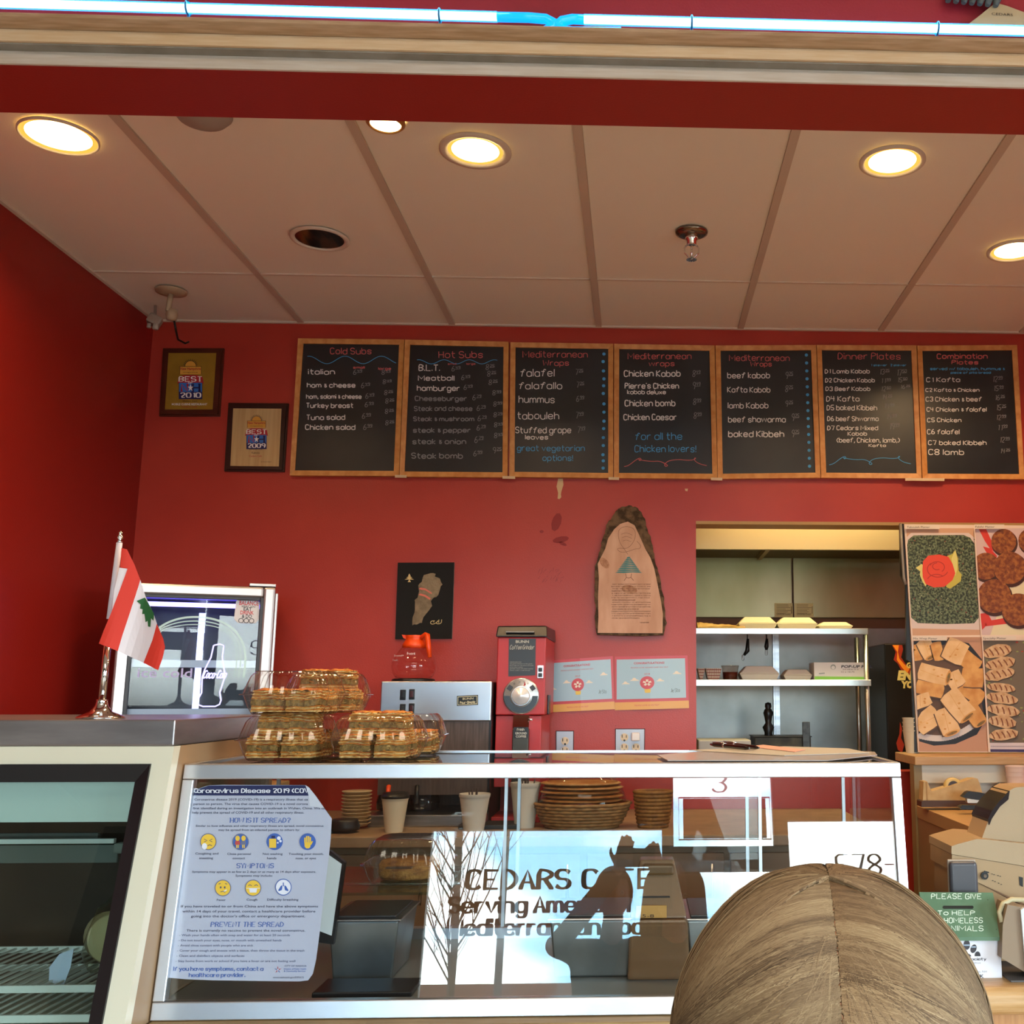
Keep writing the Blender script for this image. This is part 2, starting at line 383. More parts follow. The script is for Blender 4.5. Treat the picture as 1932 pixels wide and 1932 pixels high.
b.prism([(-4.2, y, z) for y, z in prof], (8.4, 0, 0)); struct('trim_6', b, M('dark_oak', 'c2a284', .42, var='a98866', vscale=12, vstretch=(1, 10, 10)))
# dining side shell behind the camera (shop front with windows)
wallc = M('dining_wall', 'b9ab98', .7)
FY = -4.0
wins = [(-1.62, .22, .75, 2.31, 'w1'), (.26, 1.10, .05, 1.99, 'door'), (.26, 1.10, 2.125, 2.85, 'transom'), (1.165, 2.45, .75, 2.37, 'w2')]
def hole_wall(b, x0, x1, z0, z1, hs, y0, y1):
    xs = sorted({x0, x1, *[h[0] for h in hs], *[h[1] for h in hs]}); zs = sorted({z0, z1, *[h[2] for h in hs], *[h[3] for h in hs]})
    for i in range(len(xs) - 1):
        for j in range(len(zs) - 1):
            cx, cz = (xs[i] + xs[i + 1]) / 2, (zs[j] + zs[j + 1]) / 2
            if any(h[0] < cx < h[1] and h[2] < cz < h[3] for h in hs): continue
            b.box(xs[i], xs[i + 1], y0, y1, zs[j], zs[j + 1])
b = B(); hole_wall(b, -4.2, 4.2, 0, 3.6, wins, FY - .12, FY)
struct('wall_storefront', b, M('dark_brown_front', '4a3a30', .6))
fm = M('front_frame_metal', '3c3530', .4, .5)
for k, (x0, x1, z0, z1, nm) in enumerate(wins):
    b = B(); t = .025
    b.box(x0, x0 + t, FY - .09, FY - .02, z0, z1); b.box(x1 - t, x1, FY - .09, FY - .02, z0, z1)
    b.box(x0 + t, x1 - t, FY - .09, FY - .02, z0, z0 + t); b.box(x0 + t, x1 - t, FY - .09, FY - .02, z1 - t, z1)
    w = struct('door_1' if nm == 'door' else 'window_%d' % (k + 1), b, fm)
    g = B(); g.box(x0 + t, x1 - t, FY - .058, FY - .052, z0 + t, z1 - t); obj('window_pane', g, winglass, w)
    if nm == 'door':
        g = B(); g.box(x0 + t, x1 - t, FY - .075, FY - .04, 1.0, 1.06); obj('push_bar', g, steel, w)
b = B(); b.box(-4.32, -4.2, -4.12, 2.0, 0, 3.6); struct('wall_dining_left', b, wallc)
b = B()
for y0, y1, z0, z1 in ((-4.12, -2.6, 0, 3.6), (.9, 2.0, 0, 3.6), (-2.6, .9, 0, .8), (-2.6, .9, 2.45, 3.6)): b.box(4.2, 4.32, y0, y1, z0, z1)
struct('wall_dining_right', b, wallc)
b = B()
for y0, y1, z0, z1 in ((-2.6, -2.57, .8, 2.45), (.87, .9, .8, 2.45), (-.87, -.83, .8, 2.45), (-2.57, .87, .8, .83), (-2.57, .87, 2.42, 2.45)): b.box(4.22, 4.29, y0, y1, z0, z1)
w = struct('window_5', b, fm)
for y0, y1 in ((-2.57, -.87), (-.83, .87)): g = B(); g.box(4.252, 4.258, y0, y1, .83, 2.42); obj('window_pane', g, winglass, w)
b = B(); b.box(XR, 4.2, 1.84, 2.0, 0, 2.65); struct('wall_pier_right', b, magenta)
b = B(); b.box(-4.2, XL, 1.84, 2.0, 0, 2.65); struct('wall_pier_left', b, magenta)
b = B(); b.box(-4.32, 4.32, -4.12, 2.0, 3.6, 3.7); struct('ceiling_dining', b, M('dining_ceiling', 'c9bfb2', .8))
# vinyl lettering on the shop windows: reads in the reflection, so it faces outward
vin = M('window_vinyl', '2c2422', .5)
def wpl(u, v, e=0):       # u: metres along +X (x1000), v: -z*1000
    return Vector((u / 1000, FY - .050 + e, -v / 1000))
b = B()
hand(b, 'CEDARS', -1300, -1850, -520, 135, wpl, w=14, jit=0, nib=(40, 15), serif=True)
hand(b, 'CAFE', -410, -1850, 120, 135, wpl, w=14, jit=0, nib=(40, 15), serif=True)
hand(b, 'Serving American', -1420, -1680, -60, 110, wpl, w=12, jit=0, nib=(34, 13), serif=True)
hand(b, 'Mediterranean Food', -1420, -1520, 140, 110, wpl, w=12, jit=0, nib=(34, 13), serif=True)
one('window_lettering', b, vin, 'dark serif vinyl lettering naming the cafe, reflected in the case glass', 'sign')
b = B(); hand(b, '578-0', 1560, -1935, 2140, 150, wpl, w=14, jit=0, nib=(24, 8), serif=True)
one('phone_lettering', b, vin, 'dark vinyl phone digits reflected at the right of the case glass', 'sign')
b = B(); hand(b, '3', 600, -2575, 710, 150, wpl, w=14, jit=0, nib=(24, 8))
one('door_numeral', b, vin, 'dark numeral three reflected above the hanging sign', 'sign')
# sign hanging on chains in the transom
t = thing('hanging_sign', 'rectangular framed sign hanging on two chains, reflected in the case glass', 'sign', (.58, FY + .06, 2.3))
b = B(); b.box(.36, 1.01, FY + .04, FY + .07, 2.20, 2.50); obj('sign_panel', b, M('sign_back', '3d3a38', .6), t)
b = B(); q = [(.325, FY + .055, 2.19), (1.045, FY + .055, 2.19), (1.045, FY + .055, 2.51), (.325, FY + .055, 2.51)]; b.tube(q, .006, 6, closed=True); obj('wire_frame', b, blackp, t)
for xa, xb in ((.55, .47), (.78, .86)):
    b = B(); n = 12
    for i in range(n):
        p = Vector((xa + (xb - xa) * i / n, FY + .055, 2.51 + .30 * i / n)); dz = .30 / n
        b.tube([p, p + Vector((.006, 0, dz * .5)), p + Vector((0, 0, dz)), p + Vector((-.006, 0, dz * .5))], .0012, 4, closed=True)
    obj('chain', b, blackp, t)
# outside
b = B(); b.box(-40, 40, -60, FY - .2, -.2, -.05); struct('ground', b, M('asphalt', '6e6c6a', .9))
t = thing('roadside_building', 'low flat-roofed tan building with a rust-brown fascia seen in the reflection', 'building', (-3.5, -34, 0))
b = B(); b.box(-20, 2.2, -36, -30, 0, 1.7); obj('wall', b, M('tan_stucco', 'a08f75', .8), t)
b = B(); b.box(-20.3, 2.5, -36.3, -29.7, 1.7, 2.2); obj('roof_fascia', b, M('rust_fascia', '6b4232', .7), t)
t = thing('street_lamp', 'tall grey parking-lot lamp pole reflected in the case glass', 'lamp post', (-2.2, -14, 0))
b = B(); b.cyl((-2.2, -14, -.05), (-2.2, -14, 4.6), .07, .05); obj('pole', b, M('lamp_grey', '55524e', .5), t)
b = B(); b.box(-2.9, -1.5, -14.1, -13.9, 4.55, 4.68, bev=.02); obj('lamp_head', b, M('lamp_grey'), t)
def tree(x, y, h):
    t = thing('bare_tree', 'leafless young tree with fine upright branches reflected in the case glass', 'tree', (x, y, 0))
    rnd = random.Random(3); bt, bb = B(), B()
    bt.tube([(x, y, -.05), (x + .02, y, h * .35), (x - .03, y, h * .7), (x, y, h)], .06, 7, radii=[.06, .045, .03, .010])
    for i in range(46):
        z = h * (.22 + .75 * i / 46); a = rnd.uniform(0, 6.28); l = (h - z) * .33 + .5; up = rnd.uniform(1.0, 1.7)
        p = Vector((x, y, z)); d = Vector((math.cos(a), math.sin(a) * .6, up)).normalized(); P = [p]
        for s in range(4): p = p + d * l / 4; d = (d + Vector((rnd.uniform(-.15, .15), 0, .12))).normalized(); P.append(p)
        bb.tube(P, .02, 4, radii=[.012, .010, .008, .006, .003], cap=False)
        for s in (1, 2, 3):
            for w in range(2):
                q = P[s]; e = (d + Vector((rnd.uniform(-.8, .8), rnd.uniform(-.4, .4), rnd.uniform(0, .3)))).normalized(); ll = l * rnd.uniform(.2, .4)
                bb.tube([q, q + e * ll * .5, q + e * ll + Vector((0, 0, .05))], .008, 3, radii=[.0055, .004, .0025], cap=False)
    obj('trunk', bt, M('bark', '5c4a3e', .8), t); obj('branches', bb, M('bark'), t)
tree(-2.24, -9.5, 5.2)
# ================================================================ CEILING FITTINGS
warm = (1.0, .66, .34)
def downlight(x, y, r, label, lit=True, power=9, rim=.017, deep=.09, mats=None):
    t = thing('recessed_downlight', label, 'downlight', (x, y, ZC), group=None)
    b = B(); b.lathe([(r, .0), (r, -.004), (r + rim * .4, -.008), (r + rim, -.005), (r + rim, 0)], (x, y, ZC - .001), 40, cap=False); obj('trim_ring', b, M('ring_white', 'd6cbbb', .4) if mats is None else mats, t)
    if lit:
        b = B(); b.lathe([(r, -.002), (r * .93, -.0015), (r * .9, .0)], (x, y, ZC - .001), 40, cap=False); b.lathe([(r, -.0022), (r * .86, -.0021)], (x, y, ZC), 40, cap=False)
        obj('gold_reflector', b, M('gold_glow', 'd9b25a', .3, emis='ffb048', estr=.9), t); b = B(); b.lathe([(r * .86, -.0021), (.0, -.0021)], (x, y, ZC), 40, cap=False)
        obj('glowing_lens', b, M('lamp_glow', 'ffe9b0', .4, emis='ffdf9a', estr=9), t)
        area('downlight_lamp', (x, y, ZC - .012), (0, 0, 0), r * 1.8, 0, power, warm, 'DISK', spread=150)
    else:
        b = B(); b.lathe([(r, -.002), (r * .80, -.0015), (.0, -.001)], (x, y, ZC - .001), 40, cap=False)
        b2 = M('can_reflector', '8a5a3c', .12, .9, var='2a1c14', vscale=9, vstretch=(3, .6, 1), vpos=(.42, .56)); obj('reflector', b, b2, t)
    return t
downlight(-1.617, 2.79, .096, 'lit recessed downlight nearest the left wall, wide and bright', power=6, rim=.006)
downlight(-.474, 2.823, .078, 'lit recessed downlight with a broad white ring, middle of the ceiling', power=7, rim=.024)
downlight(.727, 2.835, .080, 'lit recessed downlight right of the sprinkler head', power=8, rim=.016)
downlight(1.30, 3.44, .078, 'lit recessed downlight cut by the right edge, deeper in the ceiling', power=9, rim=.016)
downlight(-1.092, 3.44, .080, 'unlit recessed downlight with a dark mirrored can', lit=False)
t = thing('eyeball_spotlight', 'small lit spotlight tucked behind the red header', 'spotlight', (-.69, 2.69, ZC))
b = B(); b.lathe([(.05, 0), (.052, -.014), (.043, -.022), (.04, -.014)], (-.69, 2.665, ZC), 28, cap=False); obj('housing', b, M('gold_ring', 'b98a4e', .3, .6), t)
b = B(); b.lathe([(.042, -.016), (.0, -.02)], (-.69, 2.665, ZC), 28, cap=False); obj('bulb_face', b, M('lamp_glow'), t)
area('eyeball_lamp', (-.69, 2.665, ZC - .03), (R(-12), 0, 0), .07, 0, 5, warm, 'DISK', spread=140)
# dome detector mostly hidden by the header
b = B(); b.lathe([(.075, 0), (.075, -.012), (.06, -.03), (.03, -.042), (0, -.045)], (-1.165, 2.64, ZC), 28); one('smoke_detector', b, M('detector_grey', '9d948a', .5), 'grey domed detector half hidden behind the header', 'detector')
# sprinkler
sx, sy = .168, 3.337
t = thing('sprinkler_head', 'chrome fire sprinkler head hanging from the ceiling', 'sprinkler', (sx, sy, ZC))
b = B(); b.lathe([(.055, 0), (.054, -.006), (.042, -.012), (.03, -.014)], (sx, sy, ZC - .001), 32, cap=True); obj('escutcheon', b, M('dark_chrome', '8d8378', .18, 1), t)
b = B(); b.lathe([(.022, -.012), (.022, -.03), (.016, -.034), (.016, -.045), (.01, -.048)], (sx, sy, ZC), 20)
for s in (-1, 1): b.tube([(sx + s * .012, sy, ZC - .045), (sx + s * .024, sy, ZC - .058), (sx + s * .023, sy, ZC - .075), (sx + s * .008, sy, ZC - .092), (sx, sy, ZC - .096)], .003, 8)
b.tube([(sx, sy, ZC - .05), (sx, sy, ZC - .09)], .004, 8); obj('frame_arms', b, chrome, t)
b = B()
for i in range(12):
    a = i * math.pi / 6; b.prism([(sx + .004 * math.cos(a - .3), sy + .004 * math.sin(a - .3), ZC - .1), (sx + .018 * math.cos(a - .2), sy + .018 * math.sin(a - .2), ZC - .1), (sx + .018 * math.cos(a + .2), sy + .018 * math.sin(a + .2), ZC - .1), (sx + .004 * math.cos(a + .3), sy + .004 * math.sin(a + .3), ZC - .1)], (0, 0, .0015))
b.lathe([(.006, -.101), (.006, -.096)], (sx, sy, ZC)); obj('deflector', b, chrome, t)
# ceiling camera bracket in the corner
t = thing('camera_bracket', 'cream ceiling bracket with a small camera in the back left corner', 'bracket', (-1.80, 3.94, ZC))
b = B(); b.lathe([(.058, 0), (.056, -.008), (.03, -.014), (.012, -.016)], (-1.80, 3.94, ZC - .002), 28); b.cyl((-1.80, 3.94, ZC - .014), (-1.805, 3.94, ZC - .085), .010); obj('mount_plate', b, M('bracket_cream', 'b09a7c', .5), t)
b = B(); b.lathe([(.0, -.07), (.018, -.075), (.022, -.095), (.018, -.115), (.0, -.118)], (-1.795, 3.95, ZC), 16); obj('swivel_joint', b, M('bracket_cream'), t)
b = B(); b.tube([(-1.79, 3.96, ZC - .11), (-1.787, 3.98, ZC - .15), (-1.795, 4.02, ZC - .17), (-1.78, 4.05, ZC - .175), (-1.77, 4.06, ZC - .165)], .004, 8); obj('cable', b, blackp, t)
t = thing('clip_camera', 'small pale clip camera hanging in the back left corner', 'camera', (-1.93, 4.1, ZC - .04))
b = B(); b.box(-1.955, -1.905, 4.08, 4.13, ZC - .085, ZC - .045, bev=.006, rot=(0, R(25), R(20))); b.tube([(-1.93, 4.105, ZC - .05), (-1.935, 4.11, ZC)], .006, 8); obj('housing', b, M('camera_grey', '9a8a7a', .4), t)
b = B(); b.lathe([(.010, 0), (.012, -.02), (.009, -.024)], (-1.915, 4.085, ZC - .085), 14); b.lathe([(.008, 0), (.009, -.016), (.006, -.018)], (-1.943, 4.09, ZC - .083), 14); obj('lens', b, M('camera_lens', 'b9aa9a', .2), t)
# neon tubes on the header
nw = M('neon_white_core', 'ffffff', .3, emis='c4efff', estr=3.2)
nb = M('neon_blue_end', '1098f0', .2, emis='0a8cf5', estr=1.3)
zt = lambda u, v, Y=1.805: at(u, v, Y)
def neon(p0, p1, label, hook_u, side):
    t = thing('neon_tube', label, 'neon tube', zt((p0[0] + p1[0]) / 2, (p0[1] + p1[1]) / 2))
    b = B(); b.tube([zt(*p0), zt(*p1)], .0072, 14); obj('lit_core', b, nw, t); b = B(); b.tube([zt(*p0), zt(*p1)], .0102, 16); obj('glass_sheath', b, M('neon_sheath', '2fa8ff', .1, emis='12a0ff', estr=1.6, alpha=.34), t)
    e = p1 if side > 0 else p0; s = side
    b = B(); P = [(e[0], e[1]), (e[0] + s * 60, e[1] + s * 1.2), (e[0] + s * 92, e[1] + 3 + s), (e[0] + s * 108, e[1] + 11 + s), (e[0] + s * 106, e[1] + 20), (e[0] + s * 90, e[1] + 27), (e[0] + s * 66, e[1] + 29)]
    if side < 0: P = [(e[0], e[1]), (e[0] - 22, e[1] - 1), (e[0] - 42, e[1] + 3), (e[0] - 52, e[1] + 11), (e[0] - 46, e[1] + 20), (e[0] - 22, e[1] + 23), (e[0] + 70, e[1] + 24)]
    b.tube([zt(*p) for p in P], .0092, 14); obj('bent_end', b, nb, t)
    if side > 0:
        b = B(); b.tube([zt(e[0] + 64, e[1] + 29), zt(e[0] - 4, e[1] + 26)], .006, 10); obj('electrode', b, M('electrode_dark', '1b3a40', .4), t)
    for hu in hook_u:
        hv = p0[1] + (p1[1] - p0[1]) * (hu - p0[0]) / (p1[0] - p0[0]); c = zt(hu, hv); g = zt(hu, hv + 22)
        b = B(); b.tube([c + Vector((0, .0125 * math.cos(a), .0125 * math.sin(a))) for a in [i * math.pi / 6 for i in range(12)]], .002, 6, closed=True)
        b.tube([c + Vector((0, .004, -.012)), Vector((c.x, 1.812, 2.712))], .003, 6); b.box(c.x - .008, c.x + .008, 1.800, 1.820, 2.709, 2.713)
        obj('tube_support', b, M('neon_clip', '1f6f96', .3), t)
neon((-60, 4), (938, 32), 'glowing blue-white neon tube along the header, left run ending mid-frame', [355, 830], 1)
neon((1102, 37), (2000, 60), 'glowing blue-white neon tube along the header, right run', [1305, 1768], -1)
for x0, x1 in ((-2.2, -.25), (-.12, 1.6)):
    area('neon_lamp', ((x0 + x1) / 2, 1.795, 2.752), (R(-60), 0, 0), x1 - x0, .012, 1.1, (.18, .55, 1))
# objects on the header's top right
t = thing('header_plaque', 'beige peaked plaque with small dark capitals, above the neon at top right', 'plaque', zt(1880, 44, 1.832))
b = B(); pslab(b, [(1825, 47), (1850, 28), (1878, 5), (1900, 11), (1940, 26), (1940, 60), (1825, 56)], 1.822, .008); obj('board', b, M('plaque_beige', 'b99b72', .5), t)
b = B(); typed(b, 'CEDARS', 1871, 28, 1911, 4.5, yplane(1.8215), slope=.06); obj('lettering', b, M('ink_dark', '33261c', .6), t)
b = B()
for i in range(7):
    u = 1788 + i * 15; v = 3 + i * 1.5; p = at(u, v, 1.815); b.tube([p + Vector((.012, 0, .05)), p + Vector((.004, 0, .015)), p], .007, 8, radii=[.007, .0085, .005])
one('scalloped_ornament', b, M('grey_scallop', '4c4a42', .5), 'dark grey scalloped ornament hanging at the top right corner', 'ornament')
# ================================================================ MENU BOARDS
slate = M('slate_black', '1b1c1e', .35, var='26282b', vscale=5)
chw = M('chalk_white', 'e6e2dc', .9); chg = M('chalk_grey', '8f8f90', .9); chr_ = M('chalk_red', 'd66c6a', .9); chb = M('chalk_blue', '52a4da', .9)
CH = [chw, chg, chr_, chb]
KX, KY = lambda x: 280 + .352 * x, lambda y: 620 + .352 * y
Z3 = (280, 620, .352); Z4 = (950, 630, .3106); Z5 = (1340, 630, .3064)
BD = [
 ([(562.3, 638.3), (762.5, 640.4), (752.5, 898), (546.5, 897)], 'Cold Subs menu chalkboard, first board at the left', Z3, 'cold'),
 ([(764, 640.6), (959.5, 644.6), (957.5, 900.5), (753.5, 899)], 'Hot Subs menu chalkboard, second from the left', Z3, 'hot'),
 ([(963, 645.5), (1157, 648.4), (1157, 901.8), (961, 899.6)], 'chalkboard headed Mediterranean Wraps listing falafel and hummus', Z4, 'veg'),
 ([(1158.7, 648.6), (1348.2, 651.7), (1353.6, 903.3), (1158.2, 901.8)], 'chalkboard headed Mediterranean Wraps for chicken lovers with a red flourish', Z4, 'chk'),
 ([(1350, 651.7), (1539.8, 650.8), (1548, 901.2), (1354.2, 903.3)], 'chalkboard headed Mediterranean Wraps listing beef, kafta and lamb kabob', Z5, 'beef'),
 ([(1541, 650.8), (1729, 651.5), (1739, 902.7), (1549.3, 901.2)], 'Dinner Plates menu chalkboard with a blue flourish', Z5, 'din'),
 ([(1730.7, 652), (1919, 650.8), (1933, 904), (1740.7, 903)], 'Combination Plates menu chalkboard, last at the right', Z5, 'comb')]
WR = {  # (text, x0, baseline, x1, cap height, colour, weight) in zoom coordinates
'cold': [('Cold Subs', 975, 136, 1195, 32, 2, 4.2), ('italian', 858, 245, 998, 27, 0, 5), ('small', 1098, 214, 1158, 12, 2, 3.4), ('large', 1233, 220, 1300, 12, 2, 3.4), ('ham & cheese', 851, 315, 1108, 24, 0, 5), ('ham, salami & cheese', 847, 375, 1141, 22, 0, 4.6),
  ('Turkey breast', 847, 424, 1097, 24, 0, 5), ('Tuna salad', 848, 488, 1053, 26, 0, 4.6), ('Chicken salad', 842, 541, 1107, 26, 0, 5)],
'hot': [('Hot Subs', 1557, 156, 1792, 34, 2, 4.2), ('small', 1605, 193, 1650, 9, 2, 2), ('large', 1705, 193, 1752, 9, 2, 2), ('B.L.T.', 1450, 226, 1560, 32, 0, 5), ('Meatball', 1447, 278, 1638, 26, 0, 4.6), ('hamburger', 1441, 333, 1668, 28, 0, 4.6), ('Cheeseburger', 1430, 386, 1706, 24, 1, 5),
  ('Steak and cheese', 1425, 440, 1735, 24, 1, 4.6), ('Steak & mushroom', 1421, 495, 1745, 22, 1, 5), ('steak & pepper', 1419, 556, 1726, 24, 1, 5), ('steak & onion', 1416, 618, 1701, 26, 1, 5), ('Steak bomb', 1411, 695, 1683, 28, 1, 5)],
'veg': [('Mediterranean', 118, 142, 510, 38, 2, 4.2), ('Wraps', 240, 192, 397, 32, 2, 4.2), ('falafel', 103, 258, 307, 44, 0, 5), ('falafallo', 94, 334, 355, 40, 0, 5), ('hummus', 93, 418, 310, 42, 0, 5), ('tabouleh', 85, 517, 336, 42, 0, 5), ('Stuffed grape', 73, 602, 409, 36, 0, 5), ('leaves', 133, 640, 270, 26, 0, 5),
  ('great vegetarian', 83, 710, 492, 34, 3, 4.2), ('options!', 238, 770, 420, 34, 3, 4.2)],
'chk': [('Mediterranean', 756, 152, 1140, 36, 2, 4.2), ('wraps', 884, 194, 1038, 30, 2, 4.2), ('Chicken Kabob', 733, 258, 1073, 36, 0, 6), ("Pierre's Chicken", 738, 331, 1064, 32, 0, 6), ('kabob deluxe', 753, 365, 985, 24, 0, 5), ('Chicken bomb', 738, 438, 1042, 36, 0, 6), ('Chicken Caesar', 731, 522, 1050, 34, 0, 6),
  ('for all the', 800, 642, 1084, 42, 3, 4.2), ('Chicken lovers!', 797, 717, 1168, 40, 3, 4.2)],
'beef': [('Mediterranean', 118, 165, 487, 36, 2, 4.2), ('Wraps', 249, 199, 378, 28, 2, 4.2), ('beef kabob', 107, 272, 366, 34, 0, 5), ('Kafta Kabob', 107, 359, 368, 32, 0, 5), ('lamb Kabob', 110, 457, 356, 34, 0, 5), ('beef shawarma', 112, 543, 463, 34, 0, 5), ('baked Kibbeh', 112, 634, 453, 36, 0, 6)],
'din': [('Dinner Plates', 787, 156, 1172, 38, 2, 4.2), ('1 skewer', 990, 198, 1088, 12, 3, 3), ('2 skewer', 1110, 198, 1206, 12, 3, 3), ('D1 Lamb Kabob', 707, 242, 981, 24, 0, 4.6), ('D2 Chicken Kabob', 709, 297, 1012, 24, 0, 4.6), ('D3 Beef Kabob', 712, 350, 984, 24, 0, 4.6), ('D4 Kafta', 716, 414, 917, 30, 0, 4.6), ('D5 baked Kibbeh', 719, 469, 1026, 30, 0, 4.6),
  ('D6 beef Shwarma', 722, 536, 1035, 28, 0, 4.6), ('D7 Cedars Mixed', 722, 592, 1032, 26, 0, 4.6), ('Kabob', 848, 625, 964, 22, 0, 4.6), ('(beef, Chicken, lamb,)', 780, 668, 1166, 28, 0, 4.4), ('Kafta', 977, 695, 1081, 16, 0, 4.4)],
'comb': [('Combination', 1397, 152, 1706, 30, 2, 5.5), ('Plates', 1488, 186, 1650, 24, 2, 5), ('served w/ tabouleh, hummus &', 1355, 222, 1812, 16, 3, 4), ('piece of pita bread', 1482, 244, 1727, 12, 3, 3.6), ('C1 Kafta', 1331, 295, 1537, 26, 0, 4.8), ('C2 Kafta & Chicken', 1327, 355, 1656, 20, 0, 4.8), ('C3 Chicken & beef', 1328, 415, 1671, 26, 0, 4.8),
  ('C4 Chicken & falafel', 1334, 477, 1700, 24, 0, 4.8), ('C5 Chicken', 1337, 542, 1545, 24, 0, 4.8), ('C6 falafel', 1337, 616, 1533, 28, 0, 4.8), ('C7 baked Kibbeh', 1343, 683, 1700, 26, 0, 4.8), ('C8 lamb', 1345, 744, 1561, 32, 0, 5)]}
PR = {  # prices: x, baseline, main, sup, main height
'cold': [(1098, 246, '6', '49', 26), (1250, 246, '8', '49', 24), (1140, 318, '6', '49', 28), (1256, 296, '8', '49', 22), (1163, 375, '6', '49', 28), (1264, 355, '8', '25', 24), (1160, 420, '6', '99', 26), (1270, 400, '8', '25', 24), (1145, 482, '6', '99', 28), (1268, 455, '8', '25', 24), (1152, 541, '6', '99', 28), (1270, 517, '8', '25', 24)],
'hot': [(1625, 228, '6', '49', 26), (1808, 220, '8', '25', 28), (1677, 275, '6', '49', 26), (1816, 256, '8', '25', 28), (1690, 327, '6', '49', 26), (1824, 301, '8', '25', 26), (1737, 383, '6', '79', 28), (1844, 356, '8', '99', 24), (1760, 440, '6', '79', 28), (1849, 416, '8', '99', 24), (1765, 495, '6', '79', 28), (1850, 474, '8', '79', 24), (1760, 545, '6', '79', 28), (1853, 528, '8', '49', 24), (1748, 611, '6', '79', 34), (1853, 586, '8', '49', 26), (1742, 683, '6', '99', 28), (1845, 669, '9', '25', 32)],
'veg': [(436, 248, '7', '25', 34), (442, 326, '7', '25', 34), (442, 411, '6', '99', 34), (438, 513, '7', '49', 38), (448, 601, '7', '49', 38)],
'chk': [(1148, 260, '8', '49', 38), (1148, 336, '9', '49', 42), (1152, 430, '8', '99', 36), (1155, 514, '8', '99', 36)],
'beef': [(462, 276, '9', '25', 42), (462, 356, '8', '25', 38), (462, 448, '9', '25', 36), (500, 536, '9', '25', 44), (500, 636, '9', '25', 44)],
'din': [(1042, 249, '13', '25', 32), (1148, 257, '17', '50', 38), (1050, 302, '11', '99', 28), (1152, 297, '15', '50', 28), (1051, 352, '12', '50', 28), (1170, 336, '16', '25', 22), (1058, 402, '14', '25', 28), (1072, 457, '14', '99', 28), (1086, 524, '14', '99', 28), (1103, 588, '19', '99', 38)],
'comb': [(1738, 295, '12', '99', 34), (1744, 351, '15', '99', 32), (1752, 407, '16', '25', 30), (1760, 470, '15', '25', 34), (1760, 529, '12', '99', 30), (1768, 592, '11', '99', 32), (1782, 668, '12', '99', 32), (1785, 735, '14', '25', 28)]}
def curve_px(P, n=8):
    Q = list(P)
    for _ in range(3): Q = chaikin(Q)
    return Q
for co, lab, (ox, oy, k), key in BD:
    Yf = YW - .024; c0 = at(*[(co[2][0] + co[3][0]) / 2, co[2][1]], Yf)
    t = thing('menu_chalkboard', lab, 'chalkboard', (c0.x, YW, c0.z), group='menu boards along the back wall')
    ci = inset(co, 9.5, 9.5)
    for i in range(4):
        j = (i + 1) % 4; b = B(); b.prism([at(*co[i], Yf), at(*co[j], Yf), at(*ci[j], Yf + .003), at(*ci[i], Yf + .003)], (0, .0215, 0)); obj('frame_rail', b, pine, t)
    b = B(); cs = inset(co, 8, 8); pslab(b, cs, YW - .014, .009); obj('slate_panel', b, slate, t)
    mp = yplane(YW - .0145); X = lambda x: ox + k * x; Yy = lambda y: oy + k * y
    def line(name, fn):
        b = B(); fn(b); obj(name, b, CH, t, recalc=False)
    for (s, x0, y, x1, h, c, w) in WR[key]:
        line('chalk_heading' if c == 2 else 'chalk_line', lambda b: hand(b, s, X(x0), Yy(y), X(x1), h * k, mp, c, w=w * k, jit=.22))
    for (x, y, m, s, h) in PR[key]:
        def pr(b):
            wd = 14 * len(m); hand(b, m, X(x), Yy(y), X(x + wd), h * k, mp, 1, w=1.05, jit=.1, shear=.12); x2 = x + wd + 8
            hand(b, s, X(x2), Yy(y - h * .52), X(x2 + 24), h * k * .48, mp, 1, w=.9, jit=.1, shear=.1); ribbon(b, [(X(x2 - 2), Yy(y - h * .42)), (X(x2 + 26), Yy(y - h * .48))], .8, mp, .0006, 1)
        line('chalk_price', pr)
    if key == 'cold': line('chalk_wave', lambda b: ribbon(b, [(X(852 + 4.8 * i), Yy(168 + 20 * math.cos(i * .155 + 2.9))) for i in range(100)], 1.2, mp, .0006, 3))
    if key == 'hot': line('chalk_wave', lambda b: ribbon(b, [(X(1440 + 4.3 * i), Yy(178 + 11 * math.cos(i * .2 + 2.7))) for i in range(101)], 1.1, mp, .0006, 3))
    if key == 'veg':
        for y, x in zip((122, 168, 225, 273, 315, 362, 425, 475, 530, 575, 630, 678, 734, 771, 815), (610, 605, 607, 610, 608, 606, 610, 610, 610, 608, 606, 606, 604, 606, 605)): line('chalk_dot', lambda b: pell(b, X(x), Yy(y), 3.2, 3.0, mp, mi=3, n=10))
    if key == 'beef':
        for i in range(15): line('chalk_dot', lambda b: pell(b, X(592 + i * 1.4), Yy(130 + i * 48.9), 3.1, 3.0, mp, mi=3, n=10))
    if key in ('chk', 'din'):
        P = [(733, 806), (760, 800), (800, 768), (828, 752), (838, 762), (828, 772), (818, 760), (840, 768), (900, 775), (950, 772), (985, 790), (1000, 800), (985, 806), (975, 795), (1000, 770), (1060, 762), (1120, 768), (1155, 765), (1170, 755), (1160, 752), (1158, 768), (1190, 790), (1235, 800)]
        line('chalk_flourish', lambda b: ribbon(b, curve_px([(X(x), Yy(y)) for x, y in P]), 1.1, mp, .0006, 2 if key == 'chk' else 3))
